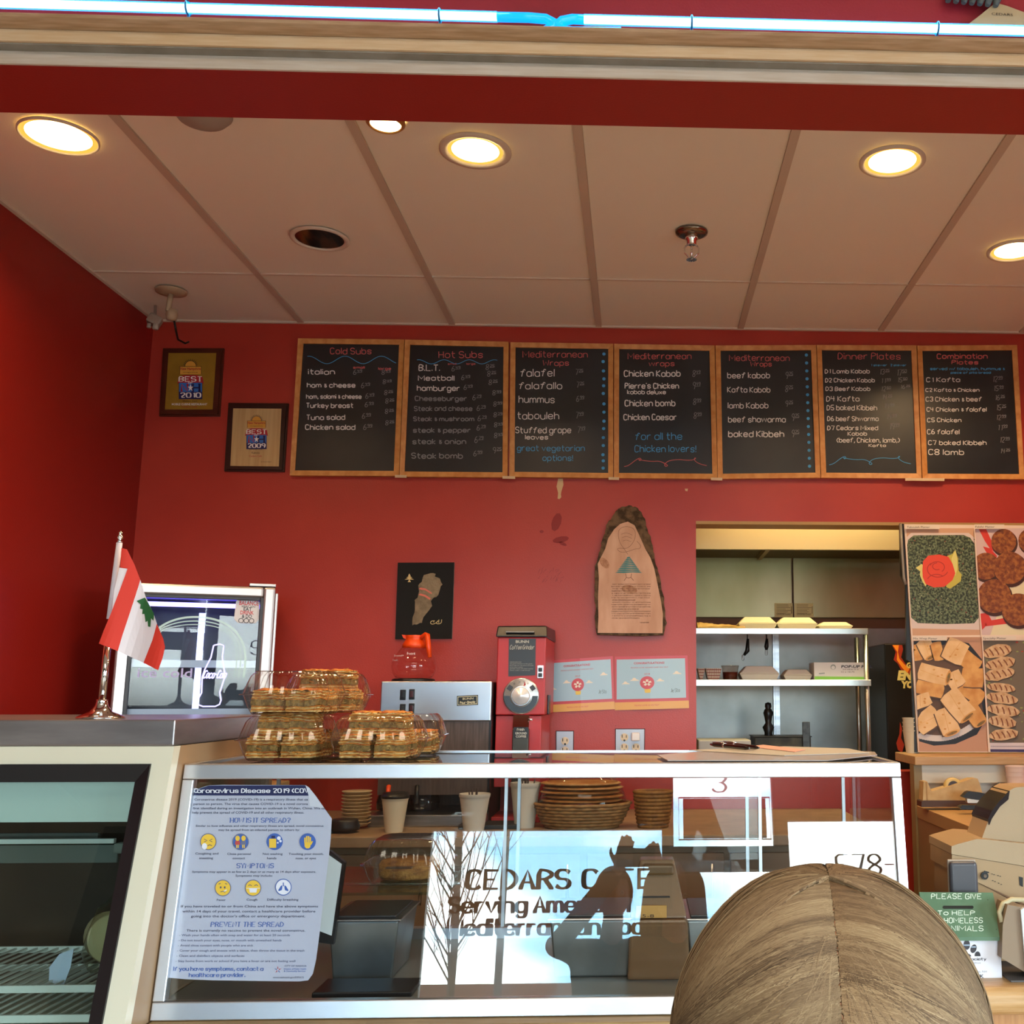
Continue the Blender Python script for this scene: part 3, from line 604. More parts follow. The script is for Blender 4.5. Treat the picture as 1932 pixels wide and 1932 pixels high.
# tape strips under the boards
for u, v, w, nm in ((756, 899, 22, 'Cold Subs and Hot Subs'), (960, 901, 24, 'Hot Subs and falafel'), (1158, 903, 20, 'falafel and chicken'), (1352, 904, 22, 'chicken and beef'), (1745, 905, 74, '')):
    b = B(); pslab(b, [(u - w / 2, v - 3), (u + w / 2, v - 2.5), (u + w / 2, v + 2.5), (u - w / 2, v + 2)], YW - .027, .0025)
    one('tape_strip', b, M('tape_tan', 'd8bd98', .4), 'long pale tape strip under the last two menu boards' if w > 70 else 'short tape strip under the joint of the %s menu boards' % nm, 'tape', group='tape strips under the menu boards')
# chipped paint on the wall: real shallow flakes
b = B(); ppoly(b, [(1053, 903), (1062, 903), (1063, 915), (1059, 928), (1057, 941), (1052, 941), (1053, 930), (1050, 918)], yplane(YW), .0008); ppoly(b, [(1053, 932), (1058, 930), (1059, 938), (1055, 942), (1052, 940)], yplane(YW), .001); ppoly(b, [(1292, 922), (1298, 922), (1297, 927), (1293, 926)], yplane(YW), .0008)
obj('paint_chips', b, M('plaster_cream', 'd6b68c', .8), wb)
b = B()
for (u, v, ru, rv, ro) in ((1050, 985, 9, 18, .3), (1058, 1018, 16, 6, -.2), (1022, 1003, 4, 3, 0), (1062, 1026, 8, 3, .4)): pell(b, u, v, ru, rv, yplane(YW), .0006, rot=ro, n=9)
obj('wall_scuffs', b, M('scuff_red', '8d1a18', .55), wb)
b = B(); r2 = random.Random(5)
for i in range(22):
    u, v = r2.uniform(1015, 1060), r2.uniform(1075, 1100); ribbon(b, [(u, v), (u + r2.uniform(2, 7), v - r2.uniform(3, 8))], .5, yplane(YW), .0006)
for i in range(14):
    u, v = r2.uniform(960, 1300), r2.uniform(1220, 1400); pell(b, u, v, .9, .8, yplane(YW), .0006, n=6)
obj('wall_scratches', b, M('scratch_dark', '6d1414', .6), wb)
# ================================================================ WALL HANGINGS
def tfont(b, s, u0, v, u1, h, mp, mi=None, **k): typed(b, s, u0, v, u1, h, mp, mi, **k)
# award plaques
def award(co, face, lab, wood, facem, year, px, py, k):
    """px,py,k: origin and scale of the badge zoom"""
    Yf = YW - .02; c = at((co[2][0] + co[3][0]) / 2, co[2][1], Yf); t = thing('award_plaque', lab, 'plaque', (c.x, YW, c.z), group='award plaques left of the menu boards')
    b = B(); P0 = [at(*p, YW - .012) for p in co]; P1 = [at(*p, Yf) for p in inset(co, 4, 4)]
    b.prism(P0, (0, .011, 0)); b.prism(P1, (0, .0082, 0)); obj('wood_board', b, wood, t)
    b = B(); pslab(b, face, Yf - .002, .0015); obj('face_plate', b, facem, t)
    mp = yplane(Yf - .0022); X = lambda x: px + k * x; Y_ = lambda y: py + k * y
    gold, bred, navy, blue, wht, dk = M('badge_gold', 'd99a35'), M('badge_red', 'b0202a'), M('badge_navy', '1e1c58'), M('badge_blue', '2f6fc0'), M('badge_white', 'f0e8e0'), M('ink_dark')
    ms = [gold, bred, navy, blue, wht, dk]
    b = B()
    for i in range(13):
        a = R(-5 + 190 * i / 12); ca, sa = math.cos(a), math.sin(a)
        ppoly(b, [(X(ca * 44 - sa * 6), Y_(-170 - sa * 38 - ca * 6)), (X(ca * 78), Y_(-170 - sa * 72)), (X(ca * 44 + sa * 6), Y_(-170 - sa * 38 + ca * 6))], mp, .0003, 5)
    pell(b, X(0), Y_(-165), 52 * k, 50 * k, mp, .0004, 0, a0=0, a1=180)
    obj('sun_emblem', b, ms, t, recalc=False)
    b = B(); ppoly(b, [(X(-108), Y_(-165)), (X(108), Y_(-165)), (X(108), Y_(-85)), (X(-108), Y_(-85))], mp, .0005, 5); ppoly(b, [(X(-104), Y_(-161)), (X(104), Y_(-161)), (X(104), Y_(-85)), (X(-104), Y_(-85))], mp, .0007, 0)
    tfont(b, 'New Hampshire', X(-100), Y_(-128), X(100), 26 * k, mp, 1, eps=.001, bold=.02); tfont(b, 'magazine', X(-70), Y_(-100), X(70), 12 * k, mp, 5, eps=.001)
    obj('badge_heading', b, ms, t, recalc=False)
    b = B(); ppoly(b, [(X(-130), Y_(10)), (X(-118), Y_(-62)), (X(-60), Y_(-78)), (X(60), Y_(-78)), (X(118), Y_(-62)), (X(130), Y_(10)), (X(110), Y_(-2)), (X(-110), Y_(-2))], mp, .0009, 1)
    hand(b, 'BEST', X(-112), Y_(-16), X(112), 46 * k, mp, 4, w=2, jit=0, nib=(13 * k, 6 * k), serif=True, eps=.0012); hand(b, 'OF', X(-22), Y_(6), X(22), 14 * k, mp, 4, w=1, jit=0, nib=(5 * k, 3 * k), eps=.0014)
    obj('best_banner', b, ms, t, recalc=False)
    b = B(); ppoly(b, [(X(-116), Y_(-4)), (X(116), Y_(-4)), (X(116), Y_(160)), (X(-116), Y_(160))], mp, .0006, 2); ppoly(b, [(X(-112), Y_(-2)), (X(112), Y_(-2)), (X(112), Y_(88)), (X(-112), Y_(88))], mp, .0008, 3)
    hand(b, 'N', X(-88), Y_(80), X(-30), 66 * k, mp, 1, w=2, jit=0, nib=(20 * k, 10 * k), serif=True, eps=.001); hand(b, 'H', X(22), Y_(80), X(88), 66 * k, mp, 2, w=2, jit=0, nib=(20 * k, 14 * k), serif=True, eps=.001)
    st = [];
    for i in range(10): a = R(90 + 36 * i); r = (38 if i % 2 == 0 else 15) * k; st.append((X(0) + r * math.cos(a) * .8, Y_(48) - r * math.sin(a)))
    ppoly(b, st, mp, .0012, 4)
    hand(b, year, X(-98), Y_(142), X(98), 44 * k, mp, 4, w=2, jit=0, nib=(15 * k, 6 * k), eps=.001); obj('year_badge', b, ms, t, recalc=False)
    return t, mp, X, Y_, ms
fold = M('gold_foil', 'b08a2e', .35, .35, var='a07c28', vscale=10)
t, mp, X, Y_, ms = award([(307.5, 657), (422, 657), (414, 785), (300, 785)], [(318, 666), (408, 666), (401, 772.5), (311, 772.5)], 'brown wooden award plaque with a gold face dated 2010', M('plaque_brown', '56200e', .35, var='451708', vscale=12), fold, '2010', 359.5, 722.5, .1915)
b = B(); tfont(b, 'Hidden Gem', 345, 758, 372, 3.2, mp, 5); tfont(b, 'MOBILE CUISINE RESTAURANT', 324, 764.5, 391, 3.8, mp, 4, bold=.02); tfont(b, 'Cedars Cafe', 343, 769, 372, 3.6, mp, 1); obj('caption', b, ms, t, recalc=False)
t, mp, X, Y_, ms = award([(431, 760), (544, 761), (536, 890), (423, 889)], [(440, 770.5), (531, 771), (526, 880), (434.5, 879)], 'dark wooden award plaque with a pale wood-grain face dated 2009', M('plaque_dark', '2c0c06', .35), M('birch_face', 'cba873', .45, var='bd9862', vscale=8, vstretch=(12, 3, .6)), '2009', 484, 821, .165)
b = B(); tfont(b, 'WINNER FOR', 470, 849, 495, 2.6, mp, 5); tfont(b, 'Kabobs', 475, 856, 490, 4, mp, 5); tfont(b, 'Cedars Cafe', 470, 862, 494, 3.4, mp, 1); tfont(b, 'New Hampshire Magazine', 492, 872, 512, 1.8, mp, 5); obj('caption', b, ms, t, recalc=False)
# velvet map plaque
Z6 = lambda x, y: (440 + x / 3.864, 1020 + y / 3.864)
Yf = YW - .012; t = thing('map_picture', 'black velvet picture with a stone map shape and gold cedar emblem', 'picture', (at(800, 1205, YW).x, YW, at(800, 1205, YW).z))
b = B(); pslab(b, [(750.5, 1061.5), (857, 1061), (852.5, 1205), (745.5, 1206)], Yf, .0115); obj('velvet_board', b, M('black_velvet', '060607', .9, sheen=.3), t)
mo = [(1390, 250), (1440, 237), (1475, 242), (1470, 262), (1505, 275), (1525, 320), (1508, 350), (1495, 395), (1480, 412), (1460, 415), (1440, 440), (1450, 475), (1425, 510), (1385, 560), (1375, 600), (1350, 605), (1330, 612), (1305, 617), (1308, 560), (1325, 500), (1325, 450), (1322, 435), (1345, 415), (1355, 370), (1350, 325), (1375, 300)]
mo2 = []
for i, p in enumerate(mo):
    q = mo[(i + 1) % len(mo)]; mo2.append(p); mo2.append(((p[0] + q[0]) / 2 + random.uniform(-5, 5), (p[1] + q[1]) / 2 + random.uniform(-4, 4)))
b = B(); b.prism([at(*Z6(*p), Yf - .0035) for p in mo2], (0, .003, 0)); obj('stone_map', b, M('map_stone', '8f7d63', .8, var='75654e', vscale=40, bump=.6, bscale=160), t)
for q in ([(1352, 352), (1365, 342), (1400, 348), (1448, 380), (1445, 390), (1400, 362), (1370, 358)], [(1350, 395), (1365, 385), (1400, 395), (1440, 420), (1432, 432), (1395, 408), (1365, 400)]):
    b = B(); b.prism([at(*Z6(*p), Yf - .0045) for p in q], (0, .0009, 0)); obj('flag_stripe', b, M('stripe_coral', 'd9705f', .6), t)
gold = M('gold_thread', 'd7bb80', .4, .3)
mpv = yplane(Yf - .0003); b = B()
for (w, y0, y1) in ((10, 240, 258), (22, 256, 270), (34, 268, 284), (12, 282, 302)): ppoly(b, [Z6(1284, y0), Z6(1284 + w, y1), Z6(1284 - w, y1)], mpv, .0008)
obj('cedar_emblem', b, gold, t, recalc=False)
b = B(); ribbon(b, curve_px([Z6(*p) for p in [(1470, 585), (1445, 585), (1436, 600), (1450, 612), (1480, 600), (1500, 580), (1485, 590), (1480, 605), (1500, 608), (1518, 600), (1520, 575)]]), 1.1, mpv, .0006); ribbon(b, [Z6(1500, 575), Z6(1498, 600)], 1, mpv, .0006); pell(b, *Z6(1462, 592), .9, .9, mpv)
obj('gold_script', b, gold, t, recalc=False)
# wood slab
Z8 = lambda x, y: (900 + x / 3.514, 930 + y / 3.514)
so = [(795, 940), (785, 905), (780, 820), (785, 740), (778, 680), (783, 600), (776, 540), (782, 480), (800, 430), (808, 395), (822, 350), (830, 300), (850, 250), (862, 200), (890, 165), (915, 130), (940, 100), (975, 88), (1010, 84), (1050, 95), (1090, 125), (1112, 170), (1120, 220), (1148, 290), (1160, 350), (1180, 410), (1185, 470), (1210, 540), (1222, 620), (1240, 700), (1248, 780), (1255, 860), (1238, 942), (1100, 948), (950, 945)]
si = [(800, 928), (805, 820), (802, 700), (808, 560), (800, 470), (850, 370), (870, 300), (910, 240), (950, 205), (1000, 190), (1045, 215), (1080, 290), (1115, 370), (1150, 430), (1175, 500), (1200, 620), (1220, 720), (1232, 800), (1230, 930), (1020, 930)]
t = thing('wood_slab_sign', 'live-edge wood slab with bark rim and a teal cedar tree drawing', 'plaque', (at(1190, 1198, YW).x, YW, at(1190, 1198, YW).z))
r3 = random.Random(2); so2 = []
for i, p in enumerate(so):
    q = so[(i + 1) % len(so)]
    for f in (0, .33, .66): so2.append((p[0] + (q[0] - p[0]) * f + r3.uniform(-5, 5) * (p[1] < 930), p[1] + (q[1] - p[1]) * f + r3.uniform(-5, 5) * (p[1] < 930)))
b = B(); b.prism([at(*Z8(*p), YW - .022) for p in so2], (0, .021, 0)); obj('bark_rim', b, M('bark_rim', '6f5840', .9, var='40301f', vscale=35, bump=1, bscale=120, vpos=(.4, .6)), t)
b = B(); b.prism([at(*Z8(*p), YW - .026) for p in si], (0, .01, 0)); obj('wood_face', b, M('slab_wood', 'd2a88c', .5, var='be9072', vscale=7, vstretch=(2.5, 1, .8), detail=6), t)
mps = yplane(YW - .0262); teal = M('cedar_teal', '3f8488', .7); brn = M('burnt_line', '6d4a36', .8)
b = B()
for i in range(9):
    y0 = 425 + i * 12; w = 10 + i * 9.5; ppoly(b, [Z8(1005 - w * .8, y0), Z8(1005 + w * .8, y0 - 2), Z8(1005 + w + 4, y0 + 9), Z8(1005 + w * .3, y0 + 6), Z8(1005 - w * .4, y0 + 10), Z8(1005 - w - 4, y0 + 8)], mps, .0004)
obj('cedar_drawing', b, teal, t, recalc=False)
b = B()
for P in ([(985, 535), (990, 560), (975, 582)], [(1025, 535), (1020, 560), (1038, 580)], [(990, 560), (1005, 565), (1022, 558)]): ribbon(b, [Z8(*p) for p in P], .9, mps, .0004)
obj('burnt_trunk', b, brn, t, recalc=False); b = B()
ribbon(b, curve_px([Z8(*p) for p in [(1000, 408), (975, 370), (945, 330), (935, 270), (945, 235), (990, 220), (1040, 235), (1052, 270), (1045, 310), (1020, 350), (990, 370), (950, 365), (925, 370), (950, 395), (1000, 390), (1050, 370), (1080, 370), (1088, 350), (1060, 320)]]), .6, mps, .0004)
for i in range(3): ribbon(b, curve_px([Z8(955 + i * 6, 275 + i * 22), Z8(990, 262 + i * 24), Z8(1030 - i * 4, 280 + i * 22)]), .5, mps, .0004)
obj('burnt_drawing', b, brn, t, recalc=False)
b = B()
for i in range(16):
    y = 608 + i * 15; s = ''.join(r3.choice('aeoinmrstl ') for _ in range(34)); hand(b, s, *Z8(890 + r3.uniform(0, 8), y), Z8(1150 - r3.uniform(0, 40) * (i % 4 == 3) * 3, y)[0], 2.1, mps, w=.38, jit=.3)
hand(b, 'Michael Habib', *Z8(1080, 862), Z8(1140, 0)[0], 2, mps, w=.4); obj('burnt_verse', b, brn, t, recalc=False)
for q, ru, rv, ro in ((Z8(845, 465), 12, 7, .9), (Z8(1010, 640), 15, 8, .2)): b = B(); pell(b, *q, ru, rv, mps, .0003, rot=ro); obj('wood_knot', b, M('knot_brown', '9d6a4c', .6, var='c49674', vscale=60), t, recalc=False)
# certificates
def cert(px, lab, tu, bal):
    """px: TL TR BR BL outer; tu: shift"""
    t = thing('certificate', lab, 'certificate', (at(px[2][0], px[2][1], YW).x, YW, at(px[2][0], px[2][1], YW).z), group='blue certificates beside the coffee grinder')
    def q(a, c):
        x0 = px[0][0] + (px[1][0] - px[0][0]) * a; y0 = px[0][1] + (px[1][1] - px[0][1]) * a; x1 = px[3][0] + (px[2][0] - px[3][0]) * a; y1 = px[3][1] + (px[2][1] - px[3][1]) * a
        return (x0 + (x1 - x0) * c, y0 + (y1 - y0) * c)
    mid = [at(*q(.48, 0), YW - .008), at(*q(.48, 1), YW - .008)]
    b = B(); b.prism([at(*px[0], YW - .002), mid[0], mid[1], at(*px[3], YW - .002)], (0, .0008, 0)); b.prism([mid[0], at(*px[1], YW - .002), at(*px[2], YW - .002), mid[1]], (0, .0008, 0)); obj('red_sheet', b, M('cert_red', 'c8444e', .35), t)
    def fm(a, c, e=0):
        p = at(*q(a, c), YW - .002); k = 1 - abs(a - .48) / .5; return p - Vector((0, .006 * max(k, 0) + e, 0))
    cb, cy, cw, cr, ck = M('cert_blue', 'a2c2d4', .3), M('cert_amber', 'e2a955', .35), M('cert_cream', 'e8dfd0', .4), M('cert_red'), M('ink_dark')
    ms = [cb, cy, cw, cr, ck, M('cert_yellow', 'e6c95a', .4)]
    b = B()
    for a0, a1 in ((.025, .48), (.48, .965)): b.face([fm(a0, .055, .0012), fm(a1, .055, .0012), fm(a1, .80, .0012), fm(a0, .80, .0012)], 0)
    obj('blue_panel', b, ms, t, recalc=False)
    b = B()
    for a0, a1 in ((.0, .48), (.48, 1)): b.face([fm(a0, .855, .0012), fm(a1, .855, .0012), fm(a1, 1, .0012), fm(a0, 1, .0012)], 1)
    obj('amber_band', b, ms, t, recalc=False)
    cm = lambda u, v, e=0: fm(u / 1000, v / 1000, e + .0016)
    for (cu, cv, s) in ((270, 460, 1), (620, 480, .9), (850, 350, 1), (60, 570, .8) if bal else (150, 520, .9)):
        b = B(); pell(b, cu, cv, 60 * s, 30 * s, cm, 0, 2, a0=0, a1=180, n=12); pell(b, cu - 6, cv - 12, 30 * s, 46 * s, cm, .0002, 2, a0=0, a1=180, n=12); obj('cloud', b, ms, t, recalc=False)
    b = B(); pell(b, 440, 500, 98, 122, cm, .0006, 3, n=28)
    for i in range(5):
        a = R(90 + 72 * i); c, s = math.cos(a), math.sin(a); ppoly(b, [(440 + c * 18 - s * 14, 500 - s * 18 - c * 14), (440 + c * 58 - s * 18, 500 - (s * 62) - c * 18), (440 + c * 58 + s * 18, 500 - s * 62 + c * 18), (440 + c * 18 + s * 14, 500 - s * 18 + c * 14)], cm, .0009, 2)
    ppoly(b, [(400, 620), (490, 620), (480, 690), (410, 690)], cm, .0005, 5); obj('balloon_seal', b, ms, t, recalc=False)
    b = B(); typed(b, 'CONGRATULATIONS!', 220 + tu, 150, 640 + tu, 40, cm, 3, bold=.02); typed(b, 'PEOPLE LOVE CEDARS CAFE ON YELP', 180 + tu, 225, 690 + tu, 22, cm, 3); typed(b, '2017' if bal else '2018', 400, 350, 480, 28, cm, 3)
    hand(b, 'Je Sto', 760, 690, 880, 70, cm, 4, w=4, jit=.3); typed(b, '"PEOPLE LOVE US ON YELP"', 260, 935, 600, 26, cm, 3); obj('printed_text', b, ms, t, recalc=False)
cert([(1037, 1246), (1156, 1238), (1160, 1338), (1037, 1344)], 'folded blue certificate with a red seal, right against the grinder', 0, True)
cert([(1160, 1239), (1297, 1236.5), (1300, 1336), (1160, 1340)], 'folded blue certificate with a red seal, nearer the kitchen opening', 40, False)
# outlets
def outlet(px, cols, lab):
    t = thing('wall_outlet', lab, 'outlet', (at(px[2][0], px[2][1], YW).x, YW, at(px[2][0], px[2][1], YW).z))
    b = B(); pslab(b, [(px[0][0] - 1.5, px[0][1] - 1.5), (px[1][0] + 1.5, px[1][1] - 1.5), (px[2][0] + 1.5, px[2][1]), (px[3][0] - 1.5, px[3][1])], YW - .003, .0028); obj('shadow_rim', b, M('outlet_shadow', '4a0f10', .6), t)  # dark red margin painted as the cover plate's shadow
    b = B(); pslab(b, px, YW - .007, .0039); obj('cover_plate', b, M('plate_grey', 'a9a9ae', .35, .4), t)
    for (u, v) in cols:
        b = B(); b.lathe([(.0155, -.0035), (.0155, 0)], at(u, v, YW - .007), 20, axis='y'); b2 = obj('socket', b, M('socket_ivory', 'd9c8a8', .5), t)
        b = B(); m = yplane(YW - .0107); ppoly(b, [(u - 5, v - 5), (u - 3.6, v - 5), (u - 3.6, v + 1), (u - 5, v + 1)], m); ppoly(b, [(u + 3, v - 4), (u + 4.4, v - 4), (u + 4.4, v + 1), (u + 3, v + 1)], m); pell(b, u, v + 6, 2, 2, m); obj('slot', b, blackp, b2, recalc=False)
    return t
outlet([(1050, 1380), (1081.5, 1380), (1081, 1422), (1050, 1422)], [(1066, 1398), (1066, 1416)], 'single metal wall outlet just right of the grinder')
t = outlet([(1162, 1376), (1215.5, 1376), (1215, 1422), (1162, 1422)], [(1178, 1391), (1178, 1410), (1200, 1410)], 'double metal wall outlet with a white plug')
b = B(); b.box(*[at(1191.5, 1385, YW - .03).x, at(1207, 1385, YW - .03).x], YW - .035, YW - .007, at(0, 1400, YW - .03).z, at(0, 1384, YW - .03).z, bev=.004); obj('white_plug', b, M('plug_white', 'e8e6e4', .35), t)
# ================================================================ BACK COUNTER
CZ = 1.06
b = B(); b.box(XL, .80, 3.5, YW - .002, CZ - .035, CZ, bev=.004); ct = one('back_counter', b, M('counter_laminate', 'a08468', .4, var='8f7459', vscale=12), 'tan laminate back counter under the coffee machines', 'counter')
t = thing('back_cabinet', 'tan base cabinets under the back counter', 'cabinet', (-.6, 3.9, 0))
b = B(); b.box(XL + .002, .79, 3.55, YW - .004, 0, CZ - .036); obj('body', b, M('cabinet_tan', '8d6f52', .5), t)
for i in range(6):
    x = XL + .02 + i * .46; b = B(); b.box(x, x + .44, 3.53, 3.549, .12, CZ - .06, bev=.003); d = obj('door', b, M('cabinet_door', '93765a', .5), t)
    b = B(); b.cyl((x + .40, 3.515, .85), (x + .40, 3.515, .97), .005); obj('handle', b, steel, d)
# coffee brewer
xa, xb = at(716, 1350, 3.8).x, at(926, 1350, 3.8).x
t = thing('coffee_brewer', 'stainless coffee brewer with a wood-grain front and black switches', 'coffee maker', ((xa + xb) / 2, 3.95, CZ))
zt_, zm = at(800, 1285, 3.8).z, at(800, 1361, 3.8).z
b = B(); b.box(xa, xb, 3.80, 4.25, zm, zt_, bev=.004); obj('top_housing', b, steelx, t)
b = B(); b.box(xa + .004, xb - .006, 3.806, 3.83, CZ + .10, zm); obj('wood_panel', b, M('woodgrain_grey', '564842', .4, var='42352f', vscale=14, vstretch=(10, 10, .7)), t)
b = B(); b.box(xa + .004, xb - .007, 4.05, 4.25, CZ + .041, zm); obj('rear_housing', b, M('woodgrain_grey'), t)
b = B(); b.box(xb - .006, xb + .002, 3.806, 4.25, CZ, zt_ - .005); obj('side_panel', b, blackp, t)
b = B(); b.box(xa - .01, xb, 3.74, 4.25, CZ, CZ + .04, bev=.004); obj('base_plate', b, steel, t)
mb = yplane(3.799)
for (u, v) in ((760.5, 1311), (777.5, 1310), (760, 1338), (777, 1337)):
    c = at(u, v, 3.798); b = B(); b.box(c.x - .010, c.x + .010, 3.792, 3.80, c.z - .018, c.z + .018, bev=.002); s = obj('rocker_switch', b, blackp, t)
    b = B(); b.box(c.x - .006, c.x + .006, 3.788, 3.792, c.z - .011, c.z + .011, bev=.002); obj('rocker', b, M('rocker_red' if u > 770 else 'rocker_black', '3c1418' if u > 770 else '1a1a1c', .3), s)
b = B(); m_ = yplane(3.7985); ppoly(b, [(862, 1313), (902, 1311), (902, 1330), (862, 1332)], m_, .0006, 0); ppoly(b, [(863.5, 1314.5), (900.5, 1312.7), (900.5, 1328.5), (863.5, 1330.5)], m_, .0009, 1); ppoly(b, [(864.5, 1315.5), (899.5, 1313.7), (899.5, 1327.5), (864.5, 1329.5)], m_, .0011, 0)
typed(b, 'BUNN', 873, 1320.5, 893, 4, m_, 1, eps=.0014, slope=-.05); hand(b, 'Pour-Omatic', 868, 1328, 897, 4.6, m_, 1, w=.8, eps=.0014, slope=-.05); obj('name_badge', b, [M('badge_black', '151516', .3), M('badge_cream', 'd8cfa8', .4)], t, recalc=False)
c = at(780, 1283, 4.0)
b = B(); b.lathe([(.078, 0), (.078, .008), (.07, .012), (0, .012)], (c.x, 4.0, zt_), 32); obj('warmer_plate', b, blackp, t)
b = B(); c2 = at(880, 1283, 4.0); b.lathe([(.078, 0), (.078, .004), (0, .006)], (c2.x, 4.05, zt_), 32); obj('warmer_plate', b, blackp, t)
# carafe
cz0 = zt_ + .012; t = thing('coffee_carafe', 'glass coffee carafe with orange collar and handle on the brewer', 'carafe', (c.x, 4.0, cz0))
gl = glassmat('carafe_glass', 'fff2ee', 1.5)
pr = [(.045, 0), (.066, .004), (.077, .02), (.082, .042), (.079, .062), (.068, .085), (.055, .103), (.046, .114), (.042, .118)]
b = B(); b.lathe(pr, (c.x, 4.0, cz0), 36, cap=False); b.lathe([(.045, 0), (0, 0.002)], (c.x, 4.0, cz0), 36, cap=False); obj('glass_bowl', b, gl, t)
org = M('orange_plastic', 'e8480c', .35)
b = B(); b.lathe([(.040, .113), (.046, .113), (.045, .125), (.037, .138), (.034, .142), (.034, .150), (.038, .158), (.036, .158), (.031, .148)], (c.x, 4.0, cz0), 36, cap=False)
b.hexa([Vector(p) for p in [(c.x - .040, 3.985, cz0 + .147), (c.x - .02, 3.985, cz0 + .14), (c.x - .040, 4.015, cz0 + .147), (c.x - .02, 4.015, cz0 + .14), (c.x - .047, 3.985, cz0 + .16), (c.x - .02, 3.985, cz0 + .158), (c.x - .047, 4.015, cz0 + .16), (c.x - .02, 4.015, cz0 + .158)]])
obj('collar', b, org, t)
b = B(); h = [(c.x + .02, 3.985, cz0 + .146), (c.x + .045, 3.965, cz0 + .160), (c.x + .052, 3.958, cz0 + .158), (c.x + .058, 3.955, cz0 + .12), (c.x + .066, 3.95, cz0 + .075)]; b.tube(h, .008, 10, radii=[.008, .009, .010, .010, .007]); obj('handle', b, org, t)
b = B(); m_ = lambda u, v, e=0: Vector((c.x + .0 + (u) / 1000, 4.0 - math.sqrt(max(.0826 ** 2 * (1 - ((v - 45) / 95) ** 2 * .35) - (u / 1000) ** 2, 1e-6)) - .002, cz0 + v / 1000))
def mflip(u, v, e=0): return m_(u, -v)
typed(b, 'Brewed+', -62, -78, -22, 7, mflip); typed(b, 'Fresh', -68, -62, -45, 7, mflip); typed(b, 'hot', -10, -84, 20, 10, mflip); obj('printed_mark', b, M('white_print', 'e2d8d8', .6), t, recalc=False)
# coffee grinder
gx0, gx1 = at(936, 1300, 3.85).x, at(1022, 1300, 3.85).x; YG = 3.85
gr = M('grinder_red', 'b52a2c', .38, bump=.08, bscale=300)
t = thing('coffee_grinder', 'tall red coffee grinder with a chrome dial and black hopper lid', 'coffee grinder', ((gx0 + gx1) / 2, 4.0, CZ))
zl, zj = at(980, 1202, YG).z, at(980, 1349, YG).z; ztop = at(980, 1181, YG).z
b = B(); b.box(gx0, gx1 + .012, YG, 4.24, zj, zl, bev=.004); obj('upper_body', b, gr, t)
b = B(); b.box(gx0, gx1, YG + .012, 4.24, CZ + .12, zj - .002, bev=.003); b.box(gx0, gx1, 4.06, 4.24, CZ, CZ + .12); b.box(gx0 - .005, gx1 + .005, YG, 4.24, CZ, CZ + .02, bev=.003); obj('lower_body', b, gr, t)
b = B(); P = [Vector(p) for p in [(gx0 - .006, YG - .01, zl), (gx1 + .016, YG - .01, zl), (gx0 - .006, 4.25, zl), (gx1 + .016, 4.25, zl), (gx0 - .002, YG + .005, ztop), (gx1 + .012, YG + .005, ztop + .002), (gx0 - .002, 4.25, ztop + .01), (gx1 + .012, 4.25, ztop + .01)]]
b.hexa(P, .005); b.box(gx0 + .03, gx1 - .03, YG - .014, YG - .006, zl + .016, zl + .020, mi=1); obj('hopper_lid', b, [blackp, M('lid_grey', '8a8a8a', .4)], t)
mg = yplane(YG - .001); b = B()
ppoly(b, [(960, 1205), (1011, 1205), (1010, 1274), (959, 1276)], mg, .0005, 0)
typed(b, 'BUNN', 973, 1213, 998, 5, mg, 1, eps=.001, bold=.03); hand(b, 'Coffee Grinder', 962, 1225, 1007, 8, mg, 1, w=.8, eps=.001, shear=.2)
for i in range(6): typed(b, ['OPERATING INSTRUCTIONS', 'set grind selector to the grind', 'place bag over the spout and hold', 'press start switch', 'grinder shuts off when empty', 'clean with a soft brush'][i], 962, 1250 + i * 3.1, 962 + [22, 42, 44, 24, 44, 38][i], 1.5, mg, 1, eps=.001)
obj('instruction_panel', b, [M('panel_charcoal', '2a2b2e', .35), M('panel_print', 'b9b5a8', .6)], t, recalc=False)
c = at(1019.5, 1269, YG)
b = B(); b.box(c.x - .011, c.x + .011, YG - .004, YG, c.z - .020, c.z + .026, bev=.001); s = obj('switch_plate', b, M('switch_chrome', 'b9a9a9', .25, .8), t)
for dz in (.010, -.009): b = B(); b.box(c.x - .007, c.x + .007, YG - .009, YG - .004, c.z + dz - .007, c.z + dz + .007, bev=.002); obj('rocker', b, blackp, s)
dc = at(983.5, 1313, YG); b = B(); b.lathe([(.064, 0), (.064, -.006), (.060, -.008), (.036, -.009), (.034, -.010)], (dc.x, YG, dc.z), 48, axis='y', cap=False); b.lathe([(.034, -.010), (0, -.0105)], (dc.x, YG, dc.z), 48, axis='y', cap=False); dl = obj('grind_dial', b, M('dial_silver', 'c3c6c8', .25, .8), t)
b = B(); b.lathe([(.032, -.0105), (.032, -.018), (.028, -.022), (.012, -.023), (.010, -.026), (0, -.026)], (dc.x, YG, dc.z), 40, axis='y'); obj('knob', b, M('knob_white', 'e5e8ea', .25, .3), dl)
b = B(); mdl = lambda u, v, e=0: Vector((dc.x + u / 1000, YG - .0095 - e, dc.z + v / 1000))
P = [(60 * math.cos(R(a)), 60 * math.sin(R(a))) for a in range(180, 361, 10)] + [(40 * math.cos(R(a)), 40 * math.sin(R(a))) for a in range(360, 179, -10)]
for a in range(180, 360, 12): b.face([mdl(60 * math.cos(R(x)), 60 * math.sin(R(x))) if i < 2 else mdl(40 * math.cos(R(x)), 40 * math.sin(R(x))) for i, x in enumerate((a, a + 12, a + 12, a))], 0)
